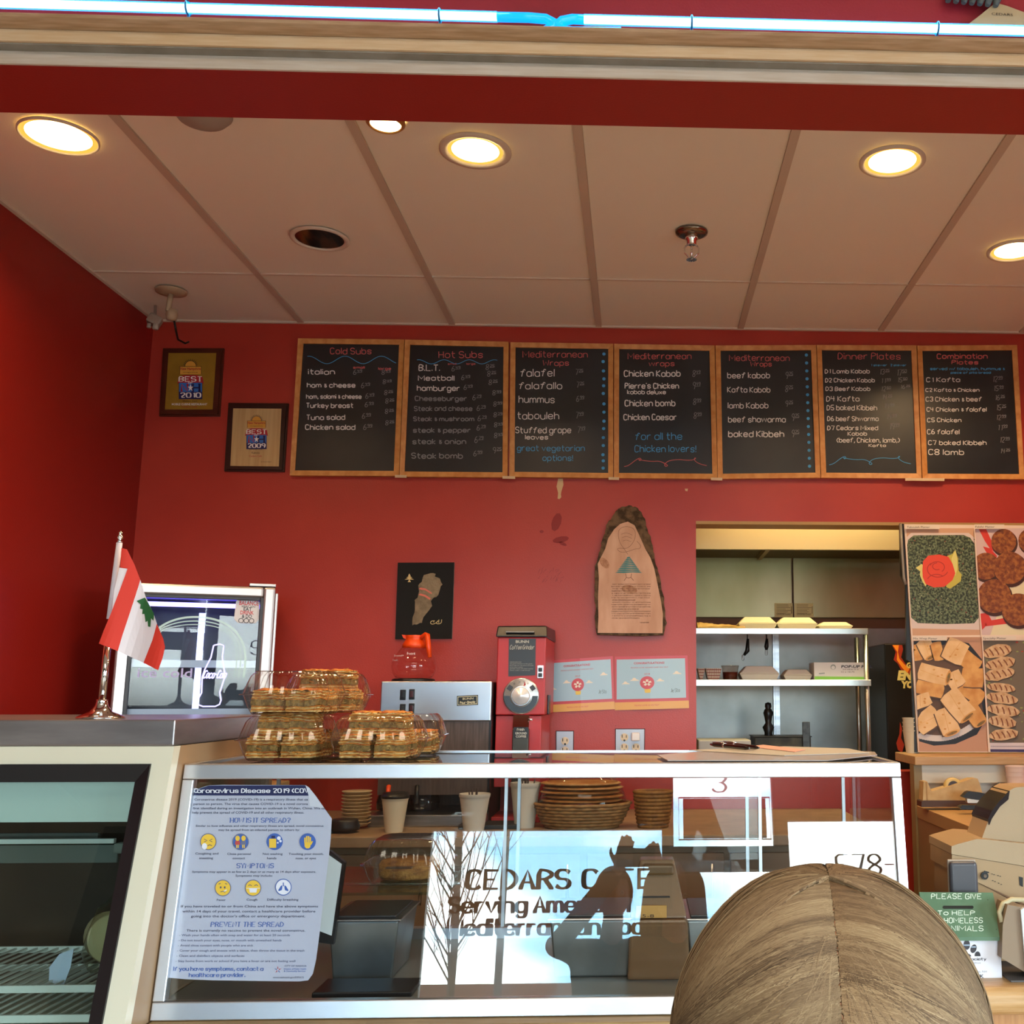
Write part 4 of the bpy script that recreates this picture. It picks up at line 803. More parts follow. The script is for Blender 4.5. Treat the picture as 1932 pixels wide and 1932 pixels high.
for a in (35, 145):
    b.face([mdl(58 * math.cos(R(a - 9)), 58 * math.sin(R(a - 9))), mdl(58 * math.cos(R(a + 9)), 58 * math.sin(R(a + 9))), mdl(42 * math.cos(R(a + 12)), 42 * math.sin(R(a + 12))), mdl(42 * math.cos(R(a - 12)), 42 * math.sin(R(a - 12)))], 1)
for a in (62, 80, 98, 120): mdx = lambda u, v, e=0: mdl(u, -v, e); typed(b, 'O', 50 * math.cos(R(a)) - 3, -(50 * math.sin(R(a)) - 3), 50 * math.cos(R(a)) + 3, 6, mdx, 1)
b.face([mdl(8, 34), mdl(16, 38), mdl(12, 52)], 2); obj('dial_scale', b, [M('dial_dark', '2c3036', .3), M('dial_ink', '3a3a40', .4), M('dial_red', 'b0202a', .5)], dl, recalc=False)
b = B(); s0, s1 = at(968, 1355, YG - .02), at(998, 1375, YG - .02); b.hexa([Vector(p) for p in [(s0.x, YG - .03, s1.z), (s1.x, YG - .03, s1.z), (s0.x, YG + .01, s1.z), (s1.x, YG + .01, s1.z), (s0.x, YG - .012, s0.z + .01), (s1.x, YG - .012, s0.z + .01), (s0.x, YG + .01, s0.z + .01), (s1.x, YG + .01, s0.z + .01)]]); sp = obj('spout_guard', b, chrome, t)
b = B(); z2 = at(980, 1413, YG - .03).z; b.box(s0.x, s1.x, YG - .03, YG - .0, z2 - .15, s1.z, bev=.003); obj('bag_spout', b, M('spout_steel', '4b4740', .35, .6), t)
b = B(); m2 = yplane(YG - .031); ppoly(b, [(969, 1372), (997, 1372), (996, 1393), (969.5, 1393)], m2, .0004, 0); hand(b, 'fresh', 975, 1378.5, 989, 5, m2, 1, w=.8, eps=.0008); typed(b, 'GROUND', 972, 1385.5, 994, 4.2, m2, 1, eps=.0008, bold=.03); typed(b, 'COFFEE', 973, 1391.5, 993, 4.2, m2, 1, eps=.0008, bold=.03); obj('spout_label', b, [blackp, M('panel_print')], t, recalc=False)
b = B(); b.tube([at(995, 1357, YG - .03), at(1004, 1358, YG - .035)], .004, 10); obj('bag_clamp', b, chrome, t)
b = B(); b.box(gx1 + .0121, gx1 + .018, 3.95, 4.03, 1.43, 1.50, bev=.002); obj('side_latch', b, blackp, t)
# ---- glass door cooler on the back counter (turned a little towards the room)
mr = lambda x, y, z: Vector((x, y, z))
fz0, fz1 = CZ, at(500, 1107, 3.88).z
cw, cdp, chh = .50, .33, fz1 - fz0
cxr = at(509, 1230, 3.88).x
t = thing('drinks_cooler', 'silver-framed glass-door drinks cooler lit violet inside, behind the left case', 'cooler', (cxr, 3.90, fz0), R(20), local=True)
# local frame: door plane y=0, x from -cw..0, z from 0..chh, body behind (y>0)
b = B(); b.box(-cw, 0, .05, cdp, 0, .03); b.box(-cw, 0, .05, cdp, chh - .05, chh); b.box(-cw, -cw + .03, .05, cdp, .03, chh - .05); b.box(-.03, 0, .05, cdp, .03, chh - .05); b.box(-cw, 0, cdp - .02, cdp, .03, chh - .05); obj('cabinet_shell', b, M('cooler_grey', '3a363c', .4), t)
fr = M('cooler_frame', 'b9b1b0', .34, .85)
def bar4(b, w, y0, y1, x0, x1, z0, z1, bev):
    b.box(x0, x0 + w, y0, y1, z0, z1, bev=bev); b.box(x1 - w, x1, y0, y1, z0, z1, bev=bev); b.box(x0 + w, x1 - w, y0 + .001, y1 - .001, z0, z0 + w, bev=bev); b.box(x0 + w, x1 - w, y0 + .001, y1 - .001, z1 - w, z1, bev=bev)
b = B(); bar4(b, .040, 0, .045, -cw, 0, 0, chh, .008); dr = obj('door', b, fr, t)
b = B(); bar4(b, .012, .004, .04, -cw + .038, -.038, .038, chh - .038, .002); obj('door_trim', b, M('door_trim_dark', '26222c', .4), dr)
b = B(); b.box(-cw + .045, -.045, .018, .024, .045, chh - .045); obj('door_glass', b, glassmat('cooler_glass', 'f2f6fa', 1.4, boost=.55), dr)
b = B(); b.box(-.09, 0, .0, .05, chh + .001, chh + .012, bev=.002); obj('hinge', b, fr, t)
b = B(); b.box(.0005, .01, .02, .045, .1, chh - .02, bev=.002); obj('side_trim', b, fr, t)
for k, z in enumerate((.20, .37, .54)):
    b = B(); b.box(-cw + .035, -.035, .07, cdp - .03, z, z + .006); b.box(-cw + .035, -.035, .062, .07, z - .004, z + .022); obj('shelf', b, M('cooler_shelf', 'aeb8c8', .2, alpha=1), t)
b = B(); b.box(-cw + .05, -.05, .06, .075, chh - .075, chh - .060); obj('led_strip', b, M('led_violet', 'b8a8ff', .3, emis='7c6cff', estr=7), t)
b = B(); b.box(-.258, -.236, cdp - .034, cdp - .024, .1, chh - .08); obj('led_strip', b, M('led_white_violet', 'e8e4ff', .3, emis='c9ccff', estr=2.2), t)
def mc(u, v, e=0): return Vector((u / 1000, .017 - e, v / 1000))      # door glass, u: mm, v: mm up
def mcf(u, v, e=0): return mc(u, -v, e)
SXc, TZ = 1.72, chh * 1000
def d2(u, v): # photo pixel -> door mm
    return (-45 - (486 - u) * 1.95, -(TZ - 45 - (v - 1131) * 1.76))
b = B(); Pk = []
pts = [(410, 1226), (407, 1250), (398, 1275), (395, 1290), (396, 1320), (390, 1335), (391, 1343), (400, 1347), (420, 1347), (427, 1343), (429, 1335), (426, 1320), (432, 1290), (430, 1270), (426, 1250), (427, 1226), (420, 1223), (410, 1226)]
ribbon(b, [d2(*p) for p in pts], 5, mcf, .001); hand(b, 'Coca-Cola', *d2(396, 1291), d2(433, 0)[0], 26, mcf, w=4.5, shear=.3, jit=.1); obj('bottle_outline', b, M('outline_violet', 'c9c8ff', .4, emis='a9a6ff', estr=.9), dr, recalc=False)
b = B(); typed(b, 'ice cold', *d2(290, 1290), d2(378, 0)[0], 32, mcf, bold=.01); obj('ice_cold_lettering', b, M('ice_print', 'b6b0e0', .5), dr, recalc=False)
# printed glass bottle shape on the door (large arc) and balance label
b = B()
for off, w_ in ((0, 7), (16, 4), (30, 3)):
    P = [(300 + off * .3, 1230), (312 + off * .3, 1200), (330, 1182 + off * .4), (360, 1170 + off * .5), (400, 1170 + off * .5), (436 - off * .3, 1185 + off * .3), (458 - off * .4, 1215), (466 - off * .5, 1250), (464 - off * .5, 1290)]
    ribbon(b, curve_px([d2(*p) for p in P]), w_, mcf, .001)
obj('bottle_arc_print', b, M('pale_green_print', 'b9d8cc', .2, alpha=.75), dr, recalc=False)
b = B(); P = [(446, 1131), (478, 1131), (483, 1137), (483, 1172), (478, 1180), (448, 1180), (441, 1172), (442, 1137)]; ppoly(b, [d2(*p) for p in P], mcf, .001, 0)
for s, x0, y, x1, h, mi in (('BALANCE', 448, 1143, 481, 15, 1), ('WHAT YOU', 452, 1148, 476, 7, 2), ('EAT', 456, 1155, 470, 13, 2), ('DRINK', 451, 1162, 474, 13, 1), ('& DO', 454, 1169.5, 471, 13, 2)): typed(b, s, *d2(x0, y), d2(x1, 0)[0], h, mcf, mi, eps=.0016, bold=.02)
for u in (453, 462, 471): ribbon(b, [(d2(u, 1175)[0] + 8 * math.cos(a * .63), d2(u, 1175)[1] + 8 * math.sin(a * .63)) for a in range(11)], 2.4, mcf, .0016, 2)
obj('balance_sticker', b, [M('sticker_white', 'd6d4d8', .5), M('sticker_red', 'c23a44', .5), M('sticker_ink', '3a3a44', .5)], dr, recalc=False)
# drinks in the cooler (dark bottles low, cans on shelves)
def bottle(x, y, z, col, lab, s=1):
    tt = thing('drink_bottle', lab, 'bottle', (0, 0, 0), group='bottles in the drinks cooler')
    b = B(); b.lathe([(.028 * s, 0), (.030 * s, .01), (.030 * s, .07), (.026 * s, .085), (.030 * s, .10), (.024 * s, .13), (.012 * s, .15), (.011 * s, .165)], (0, 0, 0), 16); o1 = obj('body', b, col)
    b = B(); b.lathe([(.013 * s, .165), (.013 * s, .178)], (0, 0, 0), 14); o2 = obj('cap', b, M('cap_red', 'a02028', .4))
    for o_ in (o1, o2): o_.parent = tt
    base = root_mat(t) @ Vector((x, y, z)); tt.location = base; return tt
dk = M('cola_dark', '1c1010', .12); rdm = M('label_red', '8e1c20', .3); gy = M('water_clear', '9db0c0', .15)
sh = ['dark drink bottle', 'red-labelled drink bottle', 'pale water bottle']; names = {.033: 'cooler floor', .207: 'lowest cooler shelf', .377: 'middle cooler shelf'}
for z in (.033, .207):
    for i in range(6):
        k = (i + int(z * 10)) % 3; bottle(-cw + .075 + i * .078, .14, z, [dk, rdm, gy][k], '%s on the %s, %s from the left' % (sh[k], names[z], ['first', 'second', 'third', 'fourth', 'fifth', 'sixth'][i]), .95)
# stand under the flag etc: see the left display case
# ================================================================ KITCHEN BEYOND THE OPENING
ZK = lambda x, y: (1290 + x / 3.864, 960 + y / 3.864)
kst = M('kitchen_steel', 'aba27c', .38, .9, var='8c845c', vscale=2.5, vstretch=(1, 1, .5))
kcream = M('kitchen_cream', 'c9bb86', .6)
b = B(); b.box(-.6, -.5, YW + .12, 5.6, 0, 2.7); struct('wall_kitchen_left', b, kcream)
b = B(); b.box(2.3, 2.4, YW + .12, 5.6, 0, 2.7); struct('wall_kitchen_right', b, kcream)
b = B(); b.box(-.6, 2.4, 5.5, 5.6, 0, 2.7); kw = struct('wall_kitchen_back', b, M('kitchen_brown', '6e4a2c', .6))
b = B(); b.box(-.6, 2.4, YW + .12, 5.6, 2.62, 2.7); struct('ceiling_kitchen', b, kcream)
YK = 5.48
z_ = lambda v, Y: at(1450, v, Y).z
x_ = lambda u, Y: at(u, 1200, Y).x
sx_ = x_(1497, YK)
for x0, x1 in ((-.48, sx_ - .004), (sx_ + .004, 1.8)):
    b = B(); b.box(x0, x1, YK, YK + .018, z_(1165, YK), z_(1030, YK), bev=.002); obj('steel_panel', b, kst, kw)
sl = x_(1463, YK)
for x0, x1 in ((-.48, sl - .016), (sl + .016, 1.8)):
    b = B(); b.box(x0, x1, YK, YK + .018, .9, z_(1185, YK), bev=.002); obj('steel_panel', b, M('kitchen_steel_low', '9a9a96', .42, .88, var='7c7c78', vscale=3), kw)
b = B(); b.box(sl - .016, sl + .016, YK - .012, YK + .01, .9, z_(1190, YK)); b.box(sl - .006, sl + .006, YK - .016, YK - .011, .9, z_(1190, YK)); obj('seam_strip', b, steel, kw)
t = thing('range_hood', 'yellow-lit stainless range hood across the top of the kitchen', 'range hood', (.9, 5.2, z_(1037, 5.0)))
b = B(); b.box(-.45, 2.0, 5.0, 5.02, z_(1037, 5.0), z_(997, 5.0), bev=.002); obj('front_panel', b, M('hood_steel', 'b5b08e', .42, .7), t)
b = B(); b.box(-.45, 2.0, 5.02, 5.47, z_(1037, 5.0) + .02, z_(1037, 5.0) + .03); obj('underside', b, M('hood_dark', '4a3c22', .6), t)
p = at(1445, 1038, 5.1); b = B(); b.box(p.x - .01, p.x + .01, 5.03, 5.4, p.z - .012, p.z + .01); obj('brace', b, M('brace_tan', '8a7850', .5), t)
# cream strip above hood with open slots
t = thing('hood_filter_bank', 'cream strip with dark open slots above the range hood', 'vent', (.9, 5.05, z_(997, 5.05)))
b = B(); b.box(-.45, 2.0, 5.05, 5.09, z_(998, 5.05), z_(975, 5.05)); obj('cream_panel', b, kcream, t)
for u0, u1 in ((1336, 1437), (1464, 1566), (1671, 1712)):
    b = B(); b.box(x_(u0, 5.045), x_(u1, 5.045), 5.045, 5.052, z_(995.5, 5.045), z_(986, 5.045)); obj('dark_slot', b, M('slot_dark', '16100a', .8), t)
b = B()
for u in (1426, 1570): p = at(u, 996, 5.03); b.ball(p, .008, 1); b.ball(p + Vector((.012, 0, .004)), .005, 1)
obj('clip', b, steel, t)
# shelf unit
YS = 4.85
t = thing('kitchen_shelf', 'two-tier stainless shelf unit with round posts', 'shelf', (x_(1500, YS), YS + .15, .9))
ssteel = M('shelf_steel', 'c2c3bd', .3, .95)
for v0, v1, ue in ((1185, 1196.5, 1638.5), (1282, 1294.5, 1641)):
    b = B(); b.box(-.4, x_(ue, YS), YS, YS + .006, z_(v1, YS), z_(v0, YS), bev=.002); b.box(-.4, x_(ue, YS), YS + .006, YS + .34, z_(v0, YS) - .006, z_(v0, YS) - .001); obj('shelf_board', b, ssteel, t)
for u, y in ((1634, YS + .03), (1617, YS + .30)):
    x = at(u, 1240, y).x; b = B(); b.cyl((x, y, .93), (x, y, z_(1196, YS)), .012, n=16); obj('post', b, ssteel, t)
b = B(); b.cyl((-.3, YS + .03, .93), (-.3, YS + .03, z_(1196, YS)), .012); obj('post', b, ssteel, t)
b = B(); b.box(-.45, x_(1668, 5.0) - .02, 4.6, YK - .02, .88, .93, bev=.003); b.box(-.45, x_(1668, 5.0) - .025, 4.62, YK - .02, 0, .88); one('kitchen_worktop', b, ssteel, 'stainless kitchen worktop under the shelf unit', 'counter')
zt1, zt2 = z_(1185, YS) - .001, z_(1282, YS) - .001
foam = M('foam_cream', 'd9cfae', .7)
def clam(u0, u1, v0, v1, Y, z, label, tilt=0, mat=None, group='foam takeout boxes on the kitchen shelf', dz=.14):
    x0, x1 = x_(u0, Y), x_(u1, Y); h = (z_(v0, Y) - z_(v1, Y)); cx = (x0 + x1) / 2; w = (x1 - x0) / 2
    t = thing('foam_box', label, 'takeout box', (cx, Y + dz / 2 + .01, z), group=group)
    def fr_(w0, d0, z0, w1, d1, z1):
        y0, y1 = Y + .01, Y + .01 + dz; m = (y0 + y1) / 2
        return [Vector((cx + sx * (w0 if k < 4 else w1), m + sy * ((y1 - y0) / 2 * (d0 if k < 4 else d1)), z + (z0 if k < 4 else z1))) for k, (sx, sy) in enumerate([(-1, -1), (1, -1), (-1, 1), (1, 1)] * 2)]
    b = B(); b.hexa(fr_(w * .86, .9, .001, w, 1, h * .42), .003); obj('base', b, mat or foam, t)
    b = B(); b.hexa(fr_(w * 1.0, 1.0, h * .43, w * .98, .98, h * .5), .001); b.hexa(fr_(w * .97, .96, h * .5, w * .66, .68, h), .004); obj('lid', b, mat or foam, t)
    return t
clam(1394, 1467, 1160.5, 1184, 4.90, zt1, 'long flat cream foam box, leftmost on the top kitchen shelf')
clam(1467, 1544, 1163, 1186, 4.90, zt1, 'domed cream foam box in the middle of the top kitchen shelf')
clam(1545, 1611, 1172.5, 1187, 4.90, zt1, 'low cream foam box at the right of the top kitchen shelf')
clam(1396, 1470, 1255.5, 1282, 4.90, zt2, 'large grey-white foam box with ridged front on the lower kitchen shelf', mat=M('foam_white', 'c9c7c0', .7))
clam(1478, 1532, 1263, 1283, 4.90, zt2, 'small grey-white foam box beside the foil carton', mat=M('foam_white'))
b = B(); rr = random.Random(9)
b.grid(lambda s, q: Vector((x_(1316 + 90 * s, 4.9), 4.88 + .14 * q, zt1 + .004 + .030 * math.sin(math.pi * q) * (1 - .55 * s) * (.75 + .35 * noise.noise(Vector((s * 6, q * 3, 0)))))), 24, 8)
b.grid(lambda s, q: Vector((x_(1320 + 70 * s, 4.9), 4.89 + .11 * q, zt1 + .010 + .034 * math.sin(math.pi * q) * (.8 - .5 * s) * (.8 + .4 * noise.noise(Vector((s * 7, q * 3, 5)))))), 24, 8)
one('flatbread_wrappers', b, M('parchment_tan', 'd8b878', .6, var='b98f4e', vscale=25), 'crumpled tan paper wrappers on the top shelf left end', 'paper')
def tray(u0, u1, lab):
    x0, x1 = x_(u0, 4.9), x_(u1, 4.9); z = zt2; h = .052; b = B(); P = [Vector(p) for p in [(x0 + .012, 4.9, z), (x1 - .012, 4.9, z), (x0 + .012, 5.0, z), (x1 - .012, 5.0, z), (x0, 4.89, z + h), (x1, 4.89, z + h), (x0, 5.01, z + h), (x1, 5.01, z + h)]]
    for q in ((0, 1, 3, 2), (0, 1, 5, 4), (2, 3, 7, 6), (0, 2, 6, 4), (1, 3, 7, 5)): b.face([P[i] for i in q])
    o = thing('food_tray', lab, 'food tray', (x0, 4.95, z), group='plaid food trays on the lower kitchen shelf'); obj('paper_tray', b, M('tray_paper', 'cbbcae', .6), o, weld=True)
    b = B(); f = lambda s, q, e=.0008: P[0].lerp(P[1], s).lerp(P[4].lerp(P[5], s), q) - Vector((0, e, 0))
    for i in range(8): s = .06 + i * .125; b.face([f(s, 0), f(s + .03, 0), f(s + .03, 1), f(s, 1)])
    for i in range(4): q = .1 + i * .25; b.face([f(0, q), f(1, q), f(1, q + .06), f(0, q + .06)])
    obj('plaid_print', b, M('plaid_red', '7c2a26', .6), o, recalc=False)
tray(1316, 1330, 'red plaid paper food tray at the far left of the lower shelf'); tray(1331, 1361, 'red plaid paper food tray beside the clear cup')
t = thing('sauce_cup', 'clear plastic tub of dark red sauce on the lower kitchen shelf', 'cup', (x_(1378, 4.92), 4.95, zt2))
b = B(); c = (x_(1378, 4.92), 4.95, zt2); b.lathe([(.032, .001), (.038, .05), (.041, .062)], c, 24, cap=False); b.lathe([(.042, .062), (.042, .066), (0, .067)], c, 24); obj('tub', b, glassmat('tub_clear', 'e8dcd4'), t)
b = B(); b.lathe([(.031, .002), (.035, .036), (0, .037)], c, 20); obj('sauce', b, M('sauce_red', '5e2218', .4), t)
# foil carton
t = thing('foil_carton', 'white and green carton of pop-up foil sheets at the shelf end', 'carton', (x_(1585, 4.9), 4.95, zt2))
x0, x1 = x_(1535, 4.88), x_(1634, 4.88); b = B(); b.box(x0, x1, 4.885, 5.03, zt2, zt2 + (z_(1250, 4.88) - z_(1283, 4.88)), bev=.001); obj('box', b, M('carton_white', 'c6c6cc', .5), t)
m_ = yplane(4.884); b = B(); ppoly(b, [(1537, 1276), (1633, 1277), (1633, 1283), (1537, 1283)], m_, .0003, 0); typed(b, 'POP-UP FOIL', 1587, 1260, 1646, 5, m_, 1, bold=.03, shear=.15); typed(b, '12 x 10.75', 1587, 1269, 1612, 2.6, m_, 1); typed(b, 'SHEETS', 1590, 1264, 1620, 1.8, m_, 1)
pell(b, 1572, 1258.5, 5, 5, m_, .0003, 2); pell(b, 1572, 1259.5, 3.5, 3.5, m_, .0006, 3); ribbon(b, [(1545, 1271), (1556, 1270)], 2, m_, .0003, 2)
obj('printed_front', b, [M('carton_green', '77b843', .5), M('ink_navy', '22253c', .5), M('ink_grey', '7f8a90', .5), M('carton_white')], t, recalc=False)
for u0, u1, lab in ((1462, 1496.5, 'cream printed notice left of the steel seam'), (1500, 1535.5, 'cream printed notice right of the steel seam')):
    t = thing('notice', lab, 'notice', (x_((u0 + u1) / 2, YK), YK - .003, z_(1163, YK)), group='paper notices on the steel wall'); m_ = yplane(YK - .0032)
    b = B(); b.box(x_(u0, YK), x_(u1, YK), YK - .003, YK - .0012, z_(1164.5, YK), z_(1138, YK)); obj('sheet', b, M('notice_cream', 'd3c98c', .6), t)
    b = B()
    for i in range(8): ribbon(b, [(u0 + 3, 1141 + i * 2.7), (u1 - rr.uniform(4, 16), 1141 + i * 2.7)], .7, m_, .0004)
    typed(b, 'Choking Victim', u0 + 3, 1159, u1 - 5, 2.4, m_); ribbon(b, [(u1 - 3, 1144), (u1 - 3, 1158)], 1.2, m_, .0004); obj('print', b, M('notice_ink', '5c4a2a', .6), t, recalc=False)
# hanging utensils
def hang(u, v0, v1, lab, loop):
    t = thing('hanging_utensil', lab, 'utensil', at(u, v0, 5.05)); b = B(); b.tube([at(u, 1196, 5.05), at(u + .5, v0, 5.05)], .0025, 8); p = at(u, v0, 5.05)
    b.tube([at(u + 1, 1205, 5.05), at(u, v0, 5.05), at(u - (6 if loop else 0), v1 - 8, 5.05)], .007, 8, radii=[.006, .011, .006]); obj('handle', b, blackp, t)
    b = B(); q = at(u - (8 if loop else 0), v1 - 3, 5.05); b.tube([q + Vector((.006 * math.cos(a), 0, .014 * math.sin(a))) for a in [i * .785 for i in range(8)]], .0022, 6, closed=True); obj('hook', b, steel, t)
hang(1410, 1228, 1244, 'black-handled utensil hanging under the top shelf, left one', True); hang(1446, 1220, 1234, 'black-handled utensil hanging under the top shelf, right one', False)
# knife block, pepper mill and trays on the worktop (seen over the case)
p = at(1450, 1395, 5.0); t = thing('pepper_mill', 'black turned pepper mill on the kitchen worktop', 'pepper mill', (p.x, 5.0, p.z - .02))
b = B(); b.lathe([(.02, -.03), (.022, 0), (.018, .03), (.028, .055), (.014, .075), (.018, .10), (.024, .12), (.018, .135), (.012, .14), (.016, .15), (.014, .165), (0, .17)], p, 20); obj('body', b, blackp, t)
x0, x1 = x_(1422, 4.9), x_(1526, 4.9); zb, zt = at(1450, 1412, 4.9).z, at(1450, 1389, 4.9).z
t = thing('grill_box', 'worn dark steel box on the kitchen worktop', 'box', ((x0 + x1) / 2, 5.0, zb - .05))
b = B(); b.box(x0, x1, 4.9, 5.1, zb - .05, zt - .004, bev=.003); obj('body', b, M('grill_dark', '4c4636', .5, .4, var='2c281e', vscale=18), t)
b = B(); b.box(x0 - .005, x1 + .005, 4.895, 5.105, zt - .004, zt, bev=.001); obj('rim', b, M('grill_rim', '2a261e', .4, .5), t)
u0, u1 = x_(1511, 4.88), x_(1525, 4.88); b = B(); b.box(u0, u1, 4.885, 4.893, zb - .05, at(1450, 1362, 4.88).z, bev=.002); one('cleaver', b, M('cleaver_steel', '4e4a46', .35, .8, var='2c2a28', vscale=30), 'upright dark blade standing at the end of the steel box', 'cleaver')
x0, x1 = x_(1317, 4.75), x_(1415, 4.75); b = B(); b.box(x0, x1, 4.75, 4.95, at(1350, 1412, 4.75).z - .05, at(1350, 1396, 4.75).z, bev=.006); one('white_tray', b, M('tray_white', 'b9b8b0', .5), 'white plastic tray at the left of the kitchen worktop', 'tray')
# drinks fridge with flame art
x0, x1 = x_(1668, 5.0), x_(1668, 5.0) + .55; zt = at(1690, 1214, 5.0).z
t = thing('flame_fridge', 'black drinks fridge with flame artwork and block lettering', 'fridge', (x0 + .27, 5.2, 0))
b = B(); b.box(x0, x1, 5.0, 5.45, 0, zt, bev=.006); obj('cabinet', b, M('fridge_black', '0a0908', .35), t)
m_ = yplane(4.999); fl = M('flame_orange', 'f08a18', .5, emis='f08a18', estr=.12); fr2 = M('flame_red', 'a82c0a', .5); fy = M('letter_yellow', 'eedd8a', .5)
b = B()
ppoly(b, [(1683, 1217), (1690, 1230), (1686, 1245), (1694, 1252), (1702, 1268), (1714, 1275), (1720, 1262), (1708, 1252), (1700, 1240), (1704, 1225), (1702, 1217)], m_, .0003, 1); ppoly(b, [(1684, 1217), (1696, 1217), (1694, 1230), (1697, 1243), (1706, 1253), (1716, 1262), (1712, 1270), (1702, 1260), (1692, 1245), (1693, 1230)], m_, .0006, 0)
ppoly(b, [(1698, 1362), (1702, 1375), (1700, 1392), (1706, 1405), (1702, 1420), (1694, 1415), (1691, 1402), (1697, 1385)], m_, .0004, 1)
obj('flame_art', b, [fl, fr2], t, recalc=False)
b = B(); typed(b, 'GOT', 1709, 1260, 1738, 10, m_, 0, bold=.06, shear=.15); typed(b, 'ENERGY', 1693, 1282, 1775, 16, m_, 0, bold=.07, shear=.15); typed(b, 'YOUR', 1699, 1297.5, 1745, 12, m_, 0, bold=.07, shear=.1); obj('block_lettering', b, fy, t, recalc=False)
# ================================================================ FOOD POSTER PANEL
YP = 4.16
t = thing('food_poster_panel', 'food photo panel of four captioned platters beside the kitchen opening', 'poster', (1.3, YP, 1.24))
b = B(); pslab(b, [(1706, 989), (1990, 992), (1990, 1420), (1732.5, 1419)], YP, .012); obj('backing_board', b, M('poster_white', 'dcc8b8', .4), t)
b = B(); pslab(b, [(1698, 987), (1707, 989), (1733, 1419), (1726, 1419), (1720, 1250), (1711, 1245), (1709, 1105), (1700, 1085)], YP + .014, .02); obj('dark_edge', b, M('edge_dark', '120e0c', .4), t)
b = B(); b.tube([at(1699, 988, YP), at(1702, 1040, YP), at(1705, 1090, YP), at(1709, 1103, YP)], .006, 8); obj('clear_sleeve_edge', b, M('sleeve_grey', '8b8478', .3), t)
ZP = lambda x, y: (1640 + x / 3.942, 970 + y / 3.942)
mp = yplane(YP - .0005)
tab = M('tabouleh_print', '1e2a18', .45, var='6d7a58', vscale=120, detail=2, vpos=(.42, .62))
tabm = [M('poster_tray_white', 'cfc0bd', .45), tab, M('rose_red', 'd8452a', .45), M('rose_dark', 'a82a1a', .45), M('rose_leaf', 'b9b04a', .45), M('leaf_light', 'd2cc7a', .45), M('poster_tan', 'c49a7c', .45), M('ink_dark')]
b = B(); e = .0002
ppoly(b, [ZP(*p) for p in [(275, 105), (778, 105), (825, 905), (322, 905)]], mp, e, 6)
ppoly(b, [ZP(*p) for p in [(280, 170), (310, 140), (740, 140), (782, 175), (825, 840), (822, 860), (320, 850), (315, 815)]], mp, 2 * e, 0)
ppoly(b, [ZP(*p) for p in [(282, 230), (290, 190), (330, 158), (700, 155), (750, 175), (782, 220), (812, 700), (815, 770), (780, 812), (560, 818), (360, 810), (312, 770)]], mp, 3 * e, 1)
obj('tabouleh_photo', b, tabm, t, recalc=False)
b = B(); rr = random.Random(11)
for i in range(240):
    x, y = rr.uniform(300, 790), rr.uniform(175, 800); pell(b, *ZP(x + (y - 175) * .02, y), rr.uniform(.6, 1.7), rr.uniform(.5, 1.2), mp, 4 * e, rr.choice([0, 0, 1, 1, 2]), n=5, rot=rr.uniform(0, 3))
obj('herb_flecks', b, [M('fleck_light', '9aa07c', .5), M('fleck_green', '3e5230', .5), M('fleck_red', '8c3a2c', .5)], t, recalc=False)
b = B()
ppoly(b, [ZP(*p) for p in [(345, 400), (390, 370), (420, 400), (440, 470), (420, 540), (395, 500), (375, 450), (380, 425)]], mp, 5 * e, 5)
ppoly(b, [ZP(*p) for p in [(580, 310), (615, 300), (640, 265), (660, 330), (665, 420), (688, 450), (680, 500), (640, 530), (600, 555), (570, 540), (600, 470)]], mp, 5 * e, 4)
ppoly(b, [ZP(*p) for p in [(640, 265), (655, 330), (655, 410), (640, 460), (620, 400), (612, 330)]], mp, 6 * e, 5)
ppoly(b, [ZP(*p) for p in [(395, 420), (400, 350), (440, 308), (520, 300), (590, 318), (620, 370), (640, 440), (620, 490), (560, 540), (480, 545), (420, 520), (398, 470)]], mp, 7 * e, 2)
for k, (cx, cy, r, a0) in enumerate(((510, 410, 78, 20), (505, 395, 55, 200), (505, 388, 34, 60), (500, 500, 70, 200))): ribbon(b, [ZP(cx + r * math.cos(R(a0 + i * 14)), cy + r * .75 * math.sin(R(a0 + i * 14))) for i in range(16 if k < 3 else 9)], 1.6, mp, 8 * e, 3)
obj('tomato_rose_print', b, tabm, t, recalc=False)
b = B(); ppoly(b, [ZP(*p) for p in [(786, 105), (1200, 105), (1200, 900), (832, 900)]], mp, e, 0); ppoly(b, [ZP(*p) for p in [(1045, 480), (1200, 470), (1200, 900), (900, 900)]], mp, 2 * e, 1)
for q in ([(815, 112), (870, 112), (910, 200), (945, 290), (900, 260), (860, 200)], [(845, 240), (900, 255), (950, 310), (945, 330), (880, 300)], [(826, 740), (880, 735), (910, 790), (840, 860)], [(850, 800), (1020, 770), (1030, 815), (860, 835)]): ppoly(b, [ZP(*p) for p in q], mp, 3 * e, 2)
obj('falafel_photo', b, [M('poster_lilac', 'c9b0b0', .45), M('poster_cream2', 'd8cfae', .45), M('poster_red', 'c9382c', .45)], t, recalc=False)
def mclamp(x0, y0, x1, y1, sgn=1):
    def f(u, v, e_=0):
        Xz, Yz = (u - 1640) * 3.942, (v - 970) * 3.942; lim = x0 + (x1 - x0) * (Yz - y0) / (y1 - y0); Xz = max(Xz, lim) if sgn > 0 else min(Xz, lim); return mp(1640 + Xz / 3.942, v, e_)
    return f
mpo = mp; mpf = mclamp(784, 105, 834, 905)
fal = M('falafel_brown', '6f3415', .5, var='a0632c', vscale=70, detail=5, vpos=(.4, .65)); fal2 = M('falafel_dark', '3e1c0e', .5)
